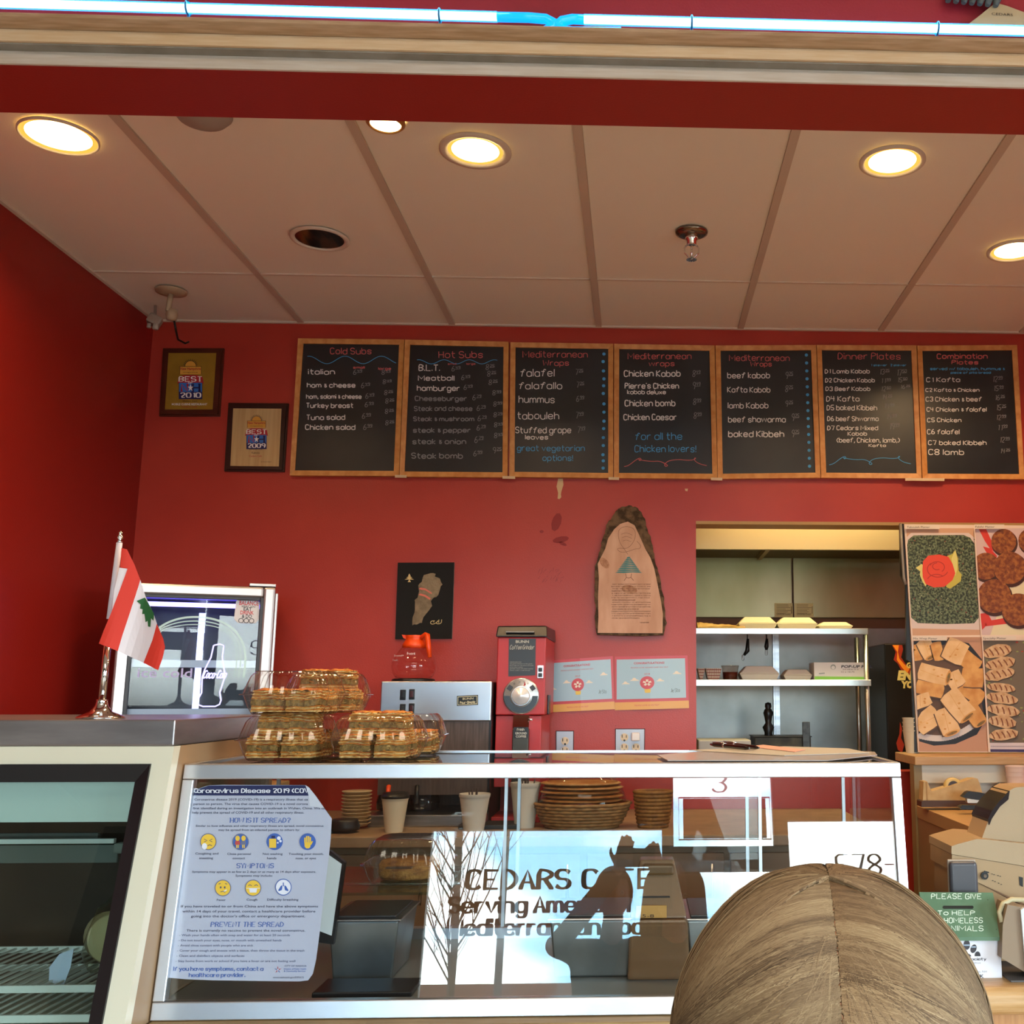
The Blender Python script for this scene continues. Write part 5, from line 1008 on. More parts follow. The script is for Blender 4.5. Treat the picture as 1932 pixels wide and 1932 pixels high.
for k, (cx, cy, r) in enumerate(((1200, 200, 95), (870, 392, 108), (1003, 208, 100), (1048, 405, 130), (932, 615, 135), (1110, 715, 130))):
    b = B(); pell(b, *ZP(cx + 4, cy + 10), r / 3.942 * .98, r / 3.942, mpf, (4 + 2 * k) * e, 1, n=30); pell(b, *ZP(cx - 3, cy - 5), r / 3.942 * .93, r / 3.942 * .93, mpf, (5 + 2 * k) * e, 0, n=30)
    for i in range(26):
        a, q = rr.uniform(0, 6.28), r * rr.uniform(.05, .85); pell(b, *ZP(cx + q * math.cos(a), cy + q * math.sin(a)), .7, .6, mpf, (6 + 2 * k) * e, 1, n=5)
    obj('falafel_print', b, [fal, fal2], t, recalc=False)
# mix wrap platter
wt = [M('wrap_ground', 'b98d72', .5), M('platter_black', '1a1a1e', .4), M('doily', 'cfc8c6', .5), M('wrap_tan', 'd6ac74', .5, var='e2c090', vscale=20), M('wrap_shadow', '5e4330', .5), M('wrap_gold', 'c2853e', .5, var='d9a660', vscale=24), M('filling', '6a5a2c', .5, var='9a6a30', vscale=60), M('poster_lilac2', 'a69aa4', .5)]
b = B(); ppoly(b, [ZP(*p) for p in [(325, 915), (836, 915), (885, 1765), (370, 1765)]], mp, e, 0); ppoly(b, [ZP(*p) for p in [(330, 945), (600, 930), (740, 960), (838, 1080), (872, 1520), (800, 1640), (640, 1710), (480, 1722), (372, 1690)]], mp, 2 * e, 1); ppoly(b, [ZP(*p) for p in [(330, 1000), (650, 960), (790, 1130), (850, 1480), (760, 1600), (600, 1660), (380, 1650)]], mp, 2.6 * e, 4)
for i in range(26):
    a = i / 25; x = 385 + a * 450; y = 1650 + 36 * math.sin(a * 3.1) - a * a * 130; pell(b, *ZP(x, y), 6, 6, mp, (3 + .06 * i) * e, 2, n=10)
obj('platter_photo', b, wt, t, recalc=False)
def roll(k, x, y, L_, w_, ang, mi, fill=True):
    la, lb = mclamp(328, 915, 374, 1765), mclamp(834, 915, 884, 1765, -1)
    def mpw(u, v, e_=0):
        q = (u - 1640) * 3.942; return la(u, v, e_) if q < 600 else lb(u, v, e_)
    b = B(); c, s = math.cos(R(ang)), math.sin(R(ang)); T = lambda a, d: ZP(x + a * c - d * s, y + a * s + d * c); lv = (8 + k * 3) * e
    P = [(-L_ + 6, -w_), (-L_, -w_ * .5), (-L_ - 3, w_ * .4), (-L_ + 8, w_), (0, w_ * 1.05), (L_ - 8, w_), (L_, w_ * .4), (L_ + 2, -w_ * .5), (L_ - 8, -w_ * 1.02), (0, -w_ * .96)]
    ppoly(b, [T(a + 6, d + 9) for a, d in P], mpw, lv, 4); ppoly(b, [T(a, d) for a, d in P], mpw, lv + e, mi)
    ribbon(b, [T(-L_ + 10, -w_ * .1), T(0, w_ * .1), T(L_ - 14, w_ * .25)], .7, mp, lv + 2 * e, 5)
    for i in range(3): pell(b, *T(rr.uniform(-L_, L_) * .6, rr.uniform(-w_, w_) * .6), 2.4, 1.6, mp, lv + 1.6 * e, 5, n=8)
    if fill: pell(b, *T(L_ - 4, 0), 18 / 3.9, w_ / 3.9 * .9, mp, lv + 2 * e, 5, rot=R(ang), n=16); pell(b, *T(L_ - 3, 0), 11 / 3.9, w_ / 3.9 * .62, mp, lv + 3 * e, 6, rot=R(ang), n=12)
    obj('wrap_print', b, wt, t, recalc=False)
for k, a in enumerate([(350, 1030, 60, 50, 80, 5, False), (430, 1000, 75, 55, 62, 3, True), (510, 1020, 70, 40, 75, 5, False), (740, 1090, 90, 60, 40, 5, False), (640, 1020, 85, 80, 115, 3, False), (750, 1310, 120, 60, 35, 5, False), (770, 1215, 82, 70, 2, 5, False), (640, 1230, 60, 60, 60, 3, False), (480, 1190, 115, 62, 14, 3, True), (450, 1300, 105, 50, 12, 5, False), (385, 1390, 50, 75, 70, 3, False), (780, 1480, 95, 60, 55, 5, True), (430, 1530, 95, 75, -35, 3, False), (580, 1540, 100, 68, 68, 3, True), (660, 1420, 120, 78, 50, 3, True)]): roll(k, *a)
# specialty platter (grilled chicken)
b = B(); ppoly(b, [ZP(*p) for p in [(842, 940), (1200, 940), (1200, 1700), (896, 1700)]], mp, e, 0); ppoly(b, [ZP(*p) for p in [(898, 1700), (1200, 1700), (1200, 1750), (900, 1750)]], mp, 1.3 * e, 1); ppoly(b, [ZP(*p) for p in [(900, 1748), (1200, 1750), (1200, 1770), (902, 1768)]], mp, 1.6 * e, 2)
for i in range(60): pell(b, *ZP(rr.uniform(860, 1160), rr.uniform(950, 1690)), rr.uniform(1, 3), rr.uniform(1, 2), mp, 2 * e, rr.choice([3, 3, 4]), n=6)
for i in range(9): typed(b, 'co', *ZP(905 + i * 28, 1733), ZP(930 + i * 28, 0)[0], 4, mp, 2, eps=2 * e)
obj('grill_photo', b, [M('grill_ground', '6e6250', .5), M('poster_border', 'cfc4c8', .5), M('ink_violet', '3a3060', .5), M('lettuce', '8a9a50', .5), M('pepper_red', 'a83a2a', .5)], t, recalc=False)
for k, (x, y, L_, w_, ang) in enumerate([(950, 1020, 110, 48, -12), (975, 1110, 115, 42, -10), (965, 1190, 118, 45, -12), (980, 1290, 108, 34, 6), (990, 1370, 115, 42, 8), (1000, 1460, 125, 42, 8), (990, 1545, 105, 45, 8), (1000, 1640, 110, 42, -6)]):
    b = B(); c, s = math.cos(R(ang)), math.sin(R(ang)); T = lambda a, d: ZP(x + a * c - d * s, y + a * s + d * c); P = [(L_ * math.cos(R(i * 20)) * (1 + rr.uniform(-.05, .05)), w_ * math.sin(R(i * 20)) * (1 + rr.uniform(-.1, .12))) for i in range(18)]
    ppoly(b, [T(p + 4, q + 8) for p, q in P], mp, (5 + 3 * k) * e, 1); ppoly(b, [T(p, q) for p, q in P], mp, (6 + 3 * k) * e, 0)
    for j in range(5): q = -.75 + j * .36; ribbon(b, [T(L_ * q - 10, -w_ * .55), T(L_ * q + 4, 0), T(L_ * q + 12, w_ * .6)], 2.4, mp, (7 + 3 * k) * e, 2)
    obj('chicken_print', b, [M('chicken_cream', 'd2b48c', .5, var='b98f62', vscale=50), M('chicken_shadow', '4a3a28', .5), M('char_brown', '7a4422', .5)], t, recalc=False)
b = B()
for s, x0, y, x1 in (('Tabouleh Platter', 280, 103, 450), ('Falafel Platter', 790, 101, 932), ('Mix Wrap Platter', 328, 932, 506), ('Specialty Platter', 847, 930, 1020)):
    u, v = ZP(x0, y); ppoly(b, [(u - 2, v + 2), (u + (x1 - x0) / 3.9 + 18, v + 2), (u + (x1 - x0) / 3.9 + 18, v - 6), (u - 2, v - 6)], mp, 60 * e, 0); typed(b, s, u, v, ZP(x1, 0)[0], 3.6, mp, 1, eps=62 * e)
b2 = B(); obj('caption', b, [M('caption_white', 'd8ccc0', .5), M('ink_dark')], t, recalc=False)
for q in ([(778, 105), (786, 105), (838, 905), (830, 905)], [(322, 903), (1200, 898), (1200, 912), (324, 915)], [(836, 915), (843, 915), (900, 1768), (886, 1768)]):
    b = B(); ppoly(b, [ZP(*p) for p in q], mp, 58 * e, 0); obj('white_border', b, M('poster_border2', 'e0cdbd', .5), t, recalc=False)
# ================================================================ ORDER STATION ON THE RIGHT
wt_ = M('station_wood', 'c09a6c', .42, var='b08856', vscale=10, vstretch=(1, 14, 14))
zr0, zr1 = at(1730, 1444, 3.98).z, at(1730, 1427, 3.98).z; xl = at(1726, 1430, 3.98).x
b = B(); b.box(xl, 1.9, 3.98, YW - .003, zr0, zr1, bev=.003); one('poster_ledge', b, wt_, 'oak ledge running under the food posters', 'ledge')
b = B(); b.box(xl, xl + .03, 4.0, 4.06, .0, zr0); b.box(xl + .03, 1.9, 4.0, 4.03, zr0 - .065, zr0, mi=1); b.box(xl + .03, 1.9, 4.03, 4.05, 0, zr0 - .065, mi=2); b.box(xl + .03, 1.9, 4.024, 4.03, zr0 - .068, zr0 - .062, mi=1)
one('station_back_panel', b, [M('post_olive', '8e7a54', .5), M('board_white', 'd6d2c2', .5), M('board_white2', 'c9c5b8', .5)], 'olive-edged white backboard below the oak ledge', 'panel')
# counter with tape dispenser
x1c = at(1736, 1520, 3.95).x; zc_ = at(1735, 1521, 3.97).z; YF = 3.24; thk = .042
b = B(); b.box(x1c, 1.9, YF, 3.999, zc_ - thk, zc_, bev=.002); one('side_worktop', b, M('maple_top', 'c4a06c', .4, var='b8905c', vscale=9, vstretch=(1, 10, 10)), 'maple worktop holding the tape dispenser and stapler', 'counter')
b = B(); b.box(x1c + .002, x1c + .02, YF + .01, 3.999, 0, zc_ - thk - .001); b.box(x1c + .02, 1.9, YF + .02, YF + .04, 0, zc_ - thk - .001); b.box(x1c - .001, x1c - .0002, YF + .002, 3.99, zc_ - thk, zc_ - .001, mi=1)
one('side_cabinet', b, [M('cabinet_caramel', '94795a', .5), M('edge_tan', 'a98a62', .5)], 'caramel cabinet side below the maple worktop', 'cabinet')
# tape dispenser
ZQ = lambda x, y: (1740 + x / 8.052, 1460 + y / 8.052)
Yt = 3.86; t = thing('tape_dispenser', 'beige weighted tape dispenser on a brown base', 'tape dispenser', (at(1790, 1520, Yt).x, Yt, zc_)); tb = M('dispenser_beige', 'b99a68', .55, var='c9ad7c', vscale=30)
b = B(); b.prism([at(*ZQ(*p), Yt - .028) for p in [(10, 405), (20, 120), (75, 115), (140, 265), (450, 180), (760, 70), (845, 75), (905, 250), (925, 405)]], (0, .056, 0)); obj('body', b, tb, t)
b = B(); b.prism([Vector((p.x, p.y, max(p.z, zc_ + .0005))) for p in [at(*ZQ(*q), Yt - .032) for q in [(-10, 505), (-10, 420), (20, 405), (930, 405), (940, 420), (930, 500)]]], (0, .064, 0)); obj('base', b, M('base_brown', '4a3024', .5), t)
c = at(*ZQ(462, 200), Yt); r = .030; b = B(); b.lathe([(.020, -.012), (.031, -.012), (.031, .012), (.020, .012)], c - Vector((0, 0, -.002)), 36, axis='y', cap=False); obj('tape_roll', b, M('tape_amber', 'cbb070', .4), t, recalc=True)
b = B(); b.lathe([(.0205, -.009), (.0205, .009)], c + Vector((0, 0, .002)), 30, axis='y'); obj('hub', b, M('hub_grey', '4a4042', .5), t)
b = B(); b.box(at(*ZQ(15, 0), Yt).x, at(*ZQ(40, 0), Yt).x, Yt - .03, Yt + .03, at(*ZQ(0, 405), Yt).z, at(*ZQ(0, 110), Yt).z, bev=.002); obj('cutter_bracket', b, M('bracket_tan', 'a98758', .5), t)
# stapler
Ys = 3.70; t = thing('stapler', 'black stapler lying open-mouthed on the maple worktop', 'stapler', (at(1845, 1525, Ys).x, Ys, zc_))
zf = lambda p: Vector((p.x, p.y, max(p.z, zc_ + .0005)))
b = B(); b.prism([at(*ZQ(*p), Ys - .016) for p in [(615, 350), (680, 280), (720, 265), (900, 290), (1180, 350), (1300, 420), (1180, 470), (1060, 430), (690, 370), (640, 365)]], (0, .032, 0)); obj('top_arm', b, blackp, t)
b = B(); b.prism([at(*ZQ(*p), Ys - .011) for p in [(680, 375), (1070, 432), (1060, 445), (700, 443), (685, 430)]], (0, .022, 0)); obj('magazine', b, M('magazine_silver', 'd2cec4', .3, .6), t)
b = B(); b.prism([zf(at(*ZQ(*p), Ys - .016)) for p in [(565, 510), (610, 478), (1080, 480), (1300, 440), (1300, 540), (600, 542)]], (0, .032, 0)); obj('base', b, blackp, t)
p = at(*ZQ(1250, 250), 3.93); t = thing('black_receipt_block', 'small black desk gadget with a rounded head behind the stapler', 'gadget', (p.x, 3.93, zc_))
b = B(); b.box(at(*ZQ(1150, 0), 3.93).x, at(*ZQ(1360, 0), 3.93).x, 3.91, 3.95, at(*ZQ(0, 320), 3.93).z, at(*ZQ(0, 135), 3.93).z, bev=.006); obj('head', b, M('gadget_black', '1c1d20', .3), t)
b = B(); b.box(at(*ZQ(1180, 0), 3.93).x, at(*ZQ(1260, 0), 3.93).x, 3.92, 3.945, zc_, at(*ZQ(0, 320), 3.93).z, bev=.003); obj('stem', b, steel, t)
b = B(); c = at(*ZQ(1080, 330), 3.94); b.lathe([(.03, zc_ - c.z), (.03, .004), (.024, .010), (0, .012)], c, 24); one('clear_dish', b, M('dish_pale', 'c9c0b8', .3), 'small pale dish behind the stapler', 'dish')
# cups on the ledge
def cupstack(p, r, h, n, label, mat, name='paper_cup', grp=None):
    for i in range(n):
        t = thing(name, label if n == 1 else label % ['bottom', 'second', 'third', 'fourth', 'fifth', 'sixth'][i], 'cup', (p[0], p[1], p[2] + i * .016), group=grp)
        b = B(); c = (p[0], p[1], p[2] + i * .016); b.lathe([(r * .72, 0), (r * .98, h - .01), (r, h - .006), (r * 1.04, h - .003), (r * 1.04, h)], c, 24, cap=False); b.lathe([(r * .72, .001), (0, .001)], c, 24, cap=False); b.lathe([(r * 1.02, h), (r * .94, h - .01), (r * .7, .01)], c, 24, cap=False); obj('cup', b, mat, t)
cupstack((at(1722, 1420, 4.21).x, 4.21, zr1), .035, .088, 4, 'foam cup at the oak ledge end, %s of its stack', M('foam_cup_cream', 'c9bda4', .7), 'foam_cup', 'foam cups stacked at the ledge end')
p = at(1918, 1520, 3.93); t0 = 0
cupstack((p.x, 3.91, zc_), .040, .115, 3, 'pinkish paper cup behind the register, %s of its stack', M('cup_pink', 'd8c0b4', .6), 'paper_cup', 'paper cups behind the register')
# ---- front counter on the right
b = B(); zfc = .872
b.box(.64, 1.6, 2.43, 2.86, zfc - .05, zfc, bev=.002)
b.prism([Vector((.64, 2.43 - .022 * math.cos(a), zfc - .029 + .029 * math.sin(a))) for a in [R(90 - 15 * i) for i in range(13)]] , (.96, 0, 0))
b.box(.64, 1.6, 2.46, 2.84, 0, zfc - .05, mi=1)
one('front_counter', b, [wt_, M('counter_front_oak', 'b98552', .45, var='a97546', vscale=8, vstretch=(14, 2, 1))], 'oak order counter with a rounded front edge, right of the glass case', 'counter')
# cash register
ZR = lambda x, y: (1740 + x / 8.052, 1460 + y / 8.052)
Yr = 2.62; rb = M('register_beige', 'a68d6c', .5, bump=.1, bscale=400); rb2 = M('register_beige_dark', 'a3855f', .5)
t = thing('cash_register', 'large beige cash register seen from behind on the oak counter', 'cash register', (1.0, 2.75, zfc))
b = B(); P = [at(*ZR(*p), Yr) for p in [(445, 1100), (530, 1070), (830, 990), (1000, 1000), (1900, 1100), (2400, 1200), (2400, 1600), (1545, 1400), (445, 1220)]]; b.prism(P, (0, .20, 0)); obj('top_cover', b, rb, t)
b = B(); P = [at(*ZR(*p), Yr + .004) for p in [(450, 1225), (1545, 1405), (2400, 1605), (2400, 2400), (1400, 1900), (835, 1645), (450, 1480)]]; b.prism(P, (0, .19, 0)); obj('rear_housing', b, rb2, t)
b = B(); P = [at(*ZR(*p), Yr + .03) for p in [(900, 1000), (1010, 690), (1090, 520), (1290, 280), (1350, 240), (1420, 205), (1530, 200), (2300, 200), (2300, 1180), (1900, 1095)]]; b.prism(P, (0, .12, 0)); obj('display_hood', b, rb, t)
b = B(); P = [at(*ZR(*p), Yr + .024) for p in [(1000, 690), (1060, 560), (1160, 430), (1330, 260), (1310, 390), (1180, 500), (1060, 680), (1020, 780)]]; b.prism(P, (0, .13, 0)); obj('dark_window', b, M('window_maroon', '1e0e10', .2), t)
m_ = yplane(Yr + .003); b = B()
for (x, y) in ((1060, 1520), (1090, 1530), (1150, 1545), (1185, 1555), (1070, 1620), (1105, 1635), (1160, 1660), (1200, 1680)): ppoly(b, [ZR(x - 10, y - 5), ZR(x + 12, y - 3), ZR(x + 12, y + 7), ZR(x - 10, y + 5)], m_, .0005)
ppoly(b, [ZR(1470, 1560), ZR(1530, 1575), ZR(1530, 1720), ZR(1480, 1690)], m_, .0005); ppoly(b, [ZR(940, 1470), ZR(1015, 1490), ZR(1015, 1510), ZR(940, 1495)], m_, .0005)
obj('vent_slot', b, blackp, t, recalc=False)
c = at(*ZR(945, 1545), Yr); b = B(); b.lathe([(.009, -.003), (.009, 0)], c, 16, axis='y'); b.lathe([(.004, -.006), (.004, -.003)], c, 12, axis='y', mi=1); obj('key_lock', b, [blackp, chrome], t)
b = B(); P = [at(*p, Yr + .01) for p in [(1802, 1645), (1845, 1665), (1932, 1712), (2010, 1750), (2010, 1800), (1850, 1790), (1802, 1760)]]; b.prism([Vector((p.x, p.y, max(p.z, zfc))) for p in P], (0, .18, 0)); b.box(at(1805, 1800, Yr + .02).x, 1.35, Yr + .015, Yr + .185, zfc, at(1805, 1750, Yr + .02).z); obj('drawer_box', b, M('drawer_tan', '9a7a52', .5), t)
# dark grey display head
c0, c1 = at(1793, 1690, 2.60), at(1843, 1625, 2.60); t = thing('display_head', 'dark grey rounded plastic display head behind the donation box', 'display', ((c0.x + c1.x) / 2, 2.605, zfc))
b = B(); b.box(c0.x, c1.x, 2.592, 2.612, c0.z - .04, c1.z, bev=.009, seg=4); obj('shell', b, M('display_grey', '4b4a50', .32), t)
b = B(); b.box(c0.x - .0005, c1.x + .0005, 2.6105, 2.618, c0.z - .04, c1.z + .003, bev=.003, seg=3); obj('rear_rim', b, M('display_rim', 'a89888', .4), t)
b = B(); b.cyl(((c0.x + c1.x) / 2, 2.604, zfc), ((c0.x + c1.x) / 2, 2.604, c0.z), .012); obj('post', b, blackp, t)
# card terminal & its cable
t = thing('card_terminal', 'grey-beige card terminal with a white side, cut by the right edge', 'card terminal', (at(1925, 1800, 2.5).x, 2.52, zfc))
b = B(); P = [at(*p, 2.47) for p in [(1892, 1745), (1901, 1707), (1928, 1712), (1960, 1722), (1960, 1850), (1890, 1808)]]; b.prism([Vector((p.x, p.y, max(p.z, zfc + .001))) for p in P], (0, .07, 0)); obj('body', b, M('terminal_beige', '85705a', .5), t)
b = B(); P = [at(*p, 2.462) for p in [(1926, 1717), (1932, 1713), (1975, 1725), (1975, 1845), (1936, 1838)]]; b.prism(P, (0, .012, 0)); obj('side_panel', b, M('terminal_white', 'c9cdd0', .4), t)
b = B(); b.tube([at(1890, 1740, 2.48), at(1885, 1722, 2.485), at(1892, 1705, 2.49), at(1908, 1697, 2.5), at(1940, 1698, 2.52), at(1970, 1705, 2.55)], .0055, 10); one('curved_cable', b, M('cable_beige', 'b5aa88', .5), 'thick beige cable arching over the card terminal', 'cable')
b = B(); b.box(at(1896, 1850, 2.5).x, 1.3, 2.46, 2.75, zfc, zfc + .004, bev=.001); one('counter_mat', b, M('mat_grey', '55504e', .7), 'flat grey mat under the card terminal', 'mat')
# donation box
ZD = lambda x, y: (1720 + x / 7.373, 1670 + y / 7.373)
Yd = 2.50; t = thing('donation_box', 'white donation box with a green lettered roof for homeless animals', 'donation box', (at(1830, 1850, Yd).x, Yd + .05, zfc))
zb_ = zfc; xL, xR = at(1745, 1800, Yd).x, at(1888.5, 1800, Yd).x; ze = at(1830, 1769, Yd).z; yb = Yd + .095
zrg = at(1800, 1683, yb - .05).z
b = B(); b.box(xL + .008, xR, Yd, yb, zb_, ze - .001); b.prism([(xL + .008, Yd + .005, ze - .002), (xL + .008, yb, ze - .002), (xL + .008, yb - .05, zrg - .012)], (xR - xL - .008, 0, 0)); obj('box_body', b, M('box_white', 'dad9e2', .5), t)
# roof slab from eave to ridge
e0, e1 = at(1752, 1768, Yd - .012), at(1892, 1768, Yd - .012); r0, r1 = at(1734, 1683, yb - .05), at(1873, 1684, yb - .05)
b = B(); th = Vector((0, .003, -.008)); th = Vector((0, 0, -.008))
P = [e0 + th, e1 + th, r0 + th, r1 + th, e0, e1, r0, r1]; b.hexa(P, 0); P2 = [r0 + th, r1 + th, r0 + Vector((.0, .06, -.07)) + th, r1 + Vector((0, .06, -.07)) + th, r0, r1, r0 + Vector((0, .06, -.07)), r1 + Vector((0, .06, -.07))]; b.hexa(P2, 0)
rf = obj('green_roof', b, M('roof_green', '5a7a5f', .5, var='4e6e54', vscale=20), t)
nrm = (e1 - e0).cross(r0 - e0).normalized(); nrm = nrm if nrm.z > 0 else -nrm
def mroof(u, v, e=0):
    d = ray(u, v); tt_ = (e0 + nrm * e - O).dot(nrm) / d.dot(nrm); return O + d * tt_
for s, x0, y, x1, h in (('PLEASE GIVE', 275, 190, 970, 9.5), ('To HELP', 362, 415, 880, 8), ('HOMELESS', 455, 525, 985, 9.5), ('ANIMALS', 470, 635, 995, 9.5)):
    b = B(); hand(b, s, *ZD(x0, y), ZD(x1, 0)[0], h, mroof, w=1.5, jit=.3); obj('marker_line', b, M('marker_pale', 'ccdccd', .7), t, recalc=False)
b = B(); P = [ZD(445, 285), ZD(850, 285), ZD(864, 305), ZD(850, 330), ZD(445, 330), ZD(428, 307)]; ppoly(b, P, mroof, .0006); obj('coin_slot', b, M('slot_black', '0c140c', .7), t, recalc=False)
b = B()
for x, y in ((1060, 205), (1180, 615), (905, 430)): pell(b, *ZD(x, y), 1, .9, mroof, .0006, n=8)
obj('nail_head', b, M('nail_dark', '2f3f30', .5), t, recalc=False)
m_ = yplane(Yd - .0005); b = B()
pell(b, *ZD(658, 845), 5.6, 8, m_, .0004, 0); pell(b, *ZD(768, 830), 6, 9.4, m_, .0004, 0); pell(b, *ZD(862, 885), 5.4, 8.4, m_, .0004, 0, rot=.35)
pell(b, *ZD(918, 988), 5.6, 9, m_, .0004, 0, a0=0, a1=180); pell(b, *ZD(722, 992), 14.5, 7, m_, .0004, 0, a0=0, a1=180); pell(b, *ZD(790, 1103), 12, 8.5, m_, .0004, 0, a0=180, a1=360)
for x, y, w in ((658, 850, 5.2), (768, 835, 5.6), (862, 860, 4.4)): ribbon(b, [(ZD(x, y)[0] - w, ZD(x, y)[1]), (ZD(x, y)[0] + w, ZD(x, y)[1])], 2.6, m_, .0007, 1)
obj('paw_print', b, [M('paw_ink', '2a262e', .5), M('paw_blue', '8fa0b4', .5)], t, recalc=False)
b = B(); hand(b, 'Humane Society', ZD(500, 0)[0], ZD(0, 1045)[1], ZD(1035, 0)[0], 4.8, m_, 0, w=.8, jit=0, nib=(1.3, .5), serif=False); typed(b, 'of Greater Nashua', ZD(560, 0)[0], ZD(0, 1090)[1], ZD(960, 0)[0], 3, m_, 1); typed(b, 'Nashua, NH', ZD(820, 0)[0], ZD(0, 1215)[1], ZD(1045, 0)[0], 3.6, m_, 1); typed(b, '889-BARK', ZD(640, 0)[0], ZD(0, 1290)[1], ZD(1005, 0)[0], 6.6, m_, 0, bold=.01)
obj('society_lettering', b, [M('paw_ink'), M('print_grey', '7f7f88', .5)], t, recalc=False)
# ================================================================ GLASS DISPLAY CASE
CX0, CX1, CB, CZ0 = -.941, .560, 2.84, .877
def gp(x, z, off=0): return Vector((x, GY - GS * (GZ - z) + off, z))
def slant_box(b, x0, x1, z0, z1, o0, o1, bev=0, mi=None):
    b.hexa([gp(x0, z0, o0), gp(x1, z0, o0), gp(x0, z0, o1), gp(x1, z0, o1), gp(x0, z1, o0), gp(x1, z1, o0), gp(x0, z1, o1), gp(x1, z1, o1)], bev, mi)
t = thing('glass_display_case', 'slant-fronted glass display case in a bright aluminium frame', 'display case', ((CX0 + CX1) / 2, 2.5, CZ0))
b = B(); slant_box(b, CX0, CX1, GZ - .030, GZ, 0, .022, .002); obj('top_rail', b, alu, t)
b = B(); slant_box(b, CX0, CX1, CZ0, CZ0 + .033, 0, .022, .002); obj('bottom_rail', b, alu, t)
for x0, x1 in ((CX0, CX0 + .023), (CX1 - .021, CX1)):
    b = B(); slant_box(b, x0, x1, CZ0 + .0335, GZ - .0305, 0, .022, .002); obj('side_rail', b, alu, t)
cg = glassmat('case_glass', 'f6f8f8', 1.52)
b = B(); slant_box(b, CX0 + .0235, CX1 - .0215, CZ0 + .0335, GZ - .0305, .006, .011); obj('front_pane', b, cg, t)
b = B(); b.box(CX0 + .002, CX1 - .002, GY + .023, CB - .02, GZ - .009, GZ - .003); obj('top_pane', b, glassmat('top_glass', 'cfd4d2', 1.6), t)
b = B(); b.box(CX0, CX0 + .014, GY + .0225, CB, GZ - .022, GZ); b.box(CX1 - .014, CX1, GY + .0225, CB, GZ - .022, GZ); b.box(CX0 + .0145, CX1 - .0145, CB - .018, CB, GZ - .022, GZ); obj('top_frame', b, alu, t)
for x in (CX0 + .004, CX1 - .010):
    b = B(); b.prism([gp(x, CZ0 + .03, .024), (x, CB - .02, CZ0 + .03), (x, CB - .02, GZ - .025), gp(x, GZ - .025, .024)], (.006, 0, 0)); obj('side_pane', b, cg, t)
b = B(); b.box(CX0, CX1, 2.262, CB, CZ0, CZ0 + .022); obj('deck', b, M('deck_grey', '8b8a86', .35, .3), t)
for (x0, x1, y) in ((CX0 + .02, -.30, CB - .012), (-.34, .32, CB - .024), (.28, CX1 - .02, CB - .012)):
    b = B(); b.box(x0, x1, y, y + .004, CZ0 + .05, GZ - .026); g = obj('sliding_door', b, cg, t)
    b = B(); b.box(x0, x0 + .008, y - .003, y + .007, CZ0 + .05, GZ - .026); b.box(x1 - .008, x1, y - .003, y + .007, CZ0 + .05, GZ - .026); obj('edge_strip', b, alu, g)
b = B(); b.box(CX0, CX1, CB - .03, CB, CZ0 + .0225, CZ0 + .048); obj('door_track', b, alu, t)
zs1 = at(760, 1667, 2.55).z
b = B(); b.box(CX0 + .02, at(845, 1667, 2.45).x, 2.44, 2.80, zs1 - .006, zs1); obj('glass_shelf', b, glassmat('shelf_glass', 'e2f0ea', 1.5), t)
b = B(); b.tube([(CX0 + .018, 2.62, zs1 - .012), (at(845, 1667, 2.45).x, 2.62, zs1 - .012)], .004, 8); obj('shelf_bracket', b, alu, t)
# wood counter beneath
b = B(); b.box(-.94, .63, 2.19, 2.90, CZ0 - .045, CZ0 - .001, bev=.003); b.box(-.935, .62, 2.24, 2.88, 0, CZ0 - .0455, mi=1)
one('case_counter', b, [M('counter_olive_oak', 'a5895a', .45, var='8f7347', vscale=9, vstretch=(1, 10, 10)), M('counter_front_oak')], 'oak counter carrying the glass display case', 'counter')
# ---- public health notice taped inside the front glass
ZV = lambda x, y: (300 + x * .2547, 1440 + y * .2547)
mg_ = gplane(.0125)
t = thing('health_notice', 'white public health notice about a 2019 coronavirus, taped inside the case glass', 'notice', atG(460, 1840, .0125))
OL = [(250, 205), (300, 185), (370, 163), (480, 160), (1085, 162), (1112, 180), (1160, 240), (1230, 340), (1280, 410), (1272, 560), (1255, 720), (1225, 950), (1195, 1220), (1165, 1450), (1140, 1560), (1105, 1608), (1040, 1616), (800, 1614), (400, 1608), (200, 1600), (25, 1585), (40, 1520), (75, 1350), (120, 1050), (165, 750), (205, 480)]
b = B(); P = [ZV(*p) for p in OL]; fr_ = [b.bm.verts.new(mg_(*p, 0)) for p in P]; b.bm.faces.new(fr_)
obj('paper_sheet', b, M('notice_paper', 'c6c8de', .6), t)
b = B(); b.face([mg_(*ZV(*p), .0008) for p in [(1085, 162), (1112, 180), (1160, 240), (1230, 340), (1150, 322), (1118, 318), (1108, 240)]]); obj('folded_corner', b, M('paper_back', 'd8daea', .6), t, recalc=False)
mn = lambda u, v, e=0: mg_(u, v, e + .0012)
nk = [M('notice_navy', '20275c', .6), M('notice_white', 'dfe1ee', .6), M('notice_blue', '4a68ae', .6), M('notice_ink2', '4c5068', .6), M('notice_yellow', 'e6bd3c', .6), M('notice_grey', '6a6f8c', .6), M('notice_red', 'b84444', .6), M('notice_blue2', '3a5fb0', .6)]
b = B(); b.face([mn(*ZV(*p), 0) for p in [(248, 238), (252, 205), (370, 165), (1085, 163), (1108, 240)]], 0); hand(b, 'oronavirus Disease 2019 (COV', *ZV(285, 218), ZV(1105, 0)[0], 7.6, mn, 1, w=1.4, jit=0, nib=(2.2, 1.1), serif=True, eps=.0005)
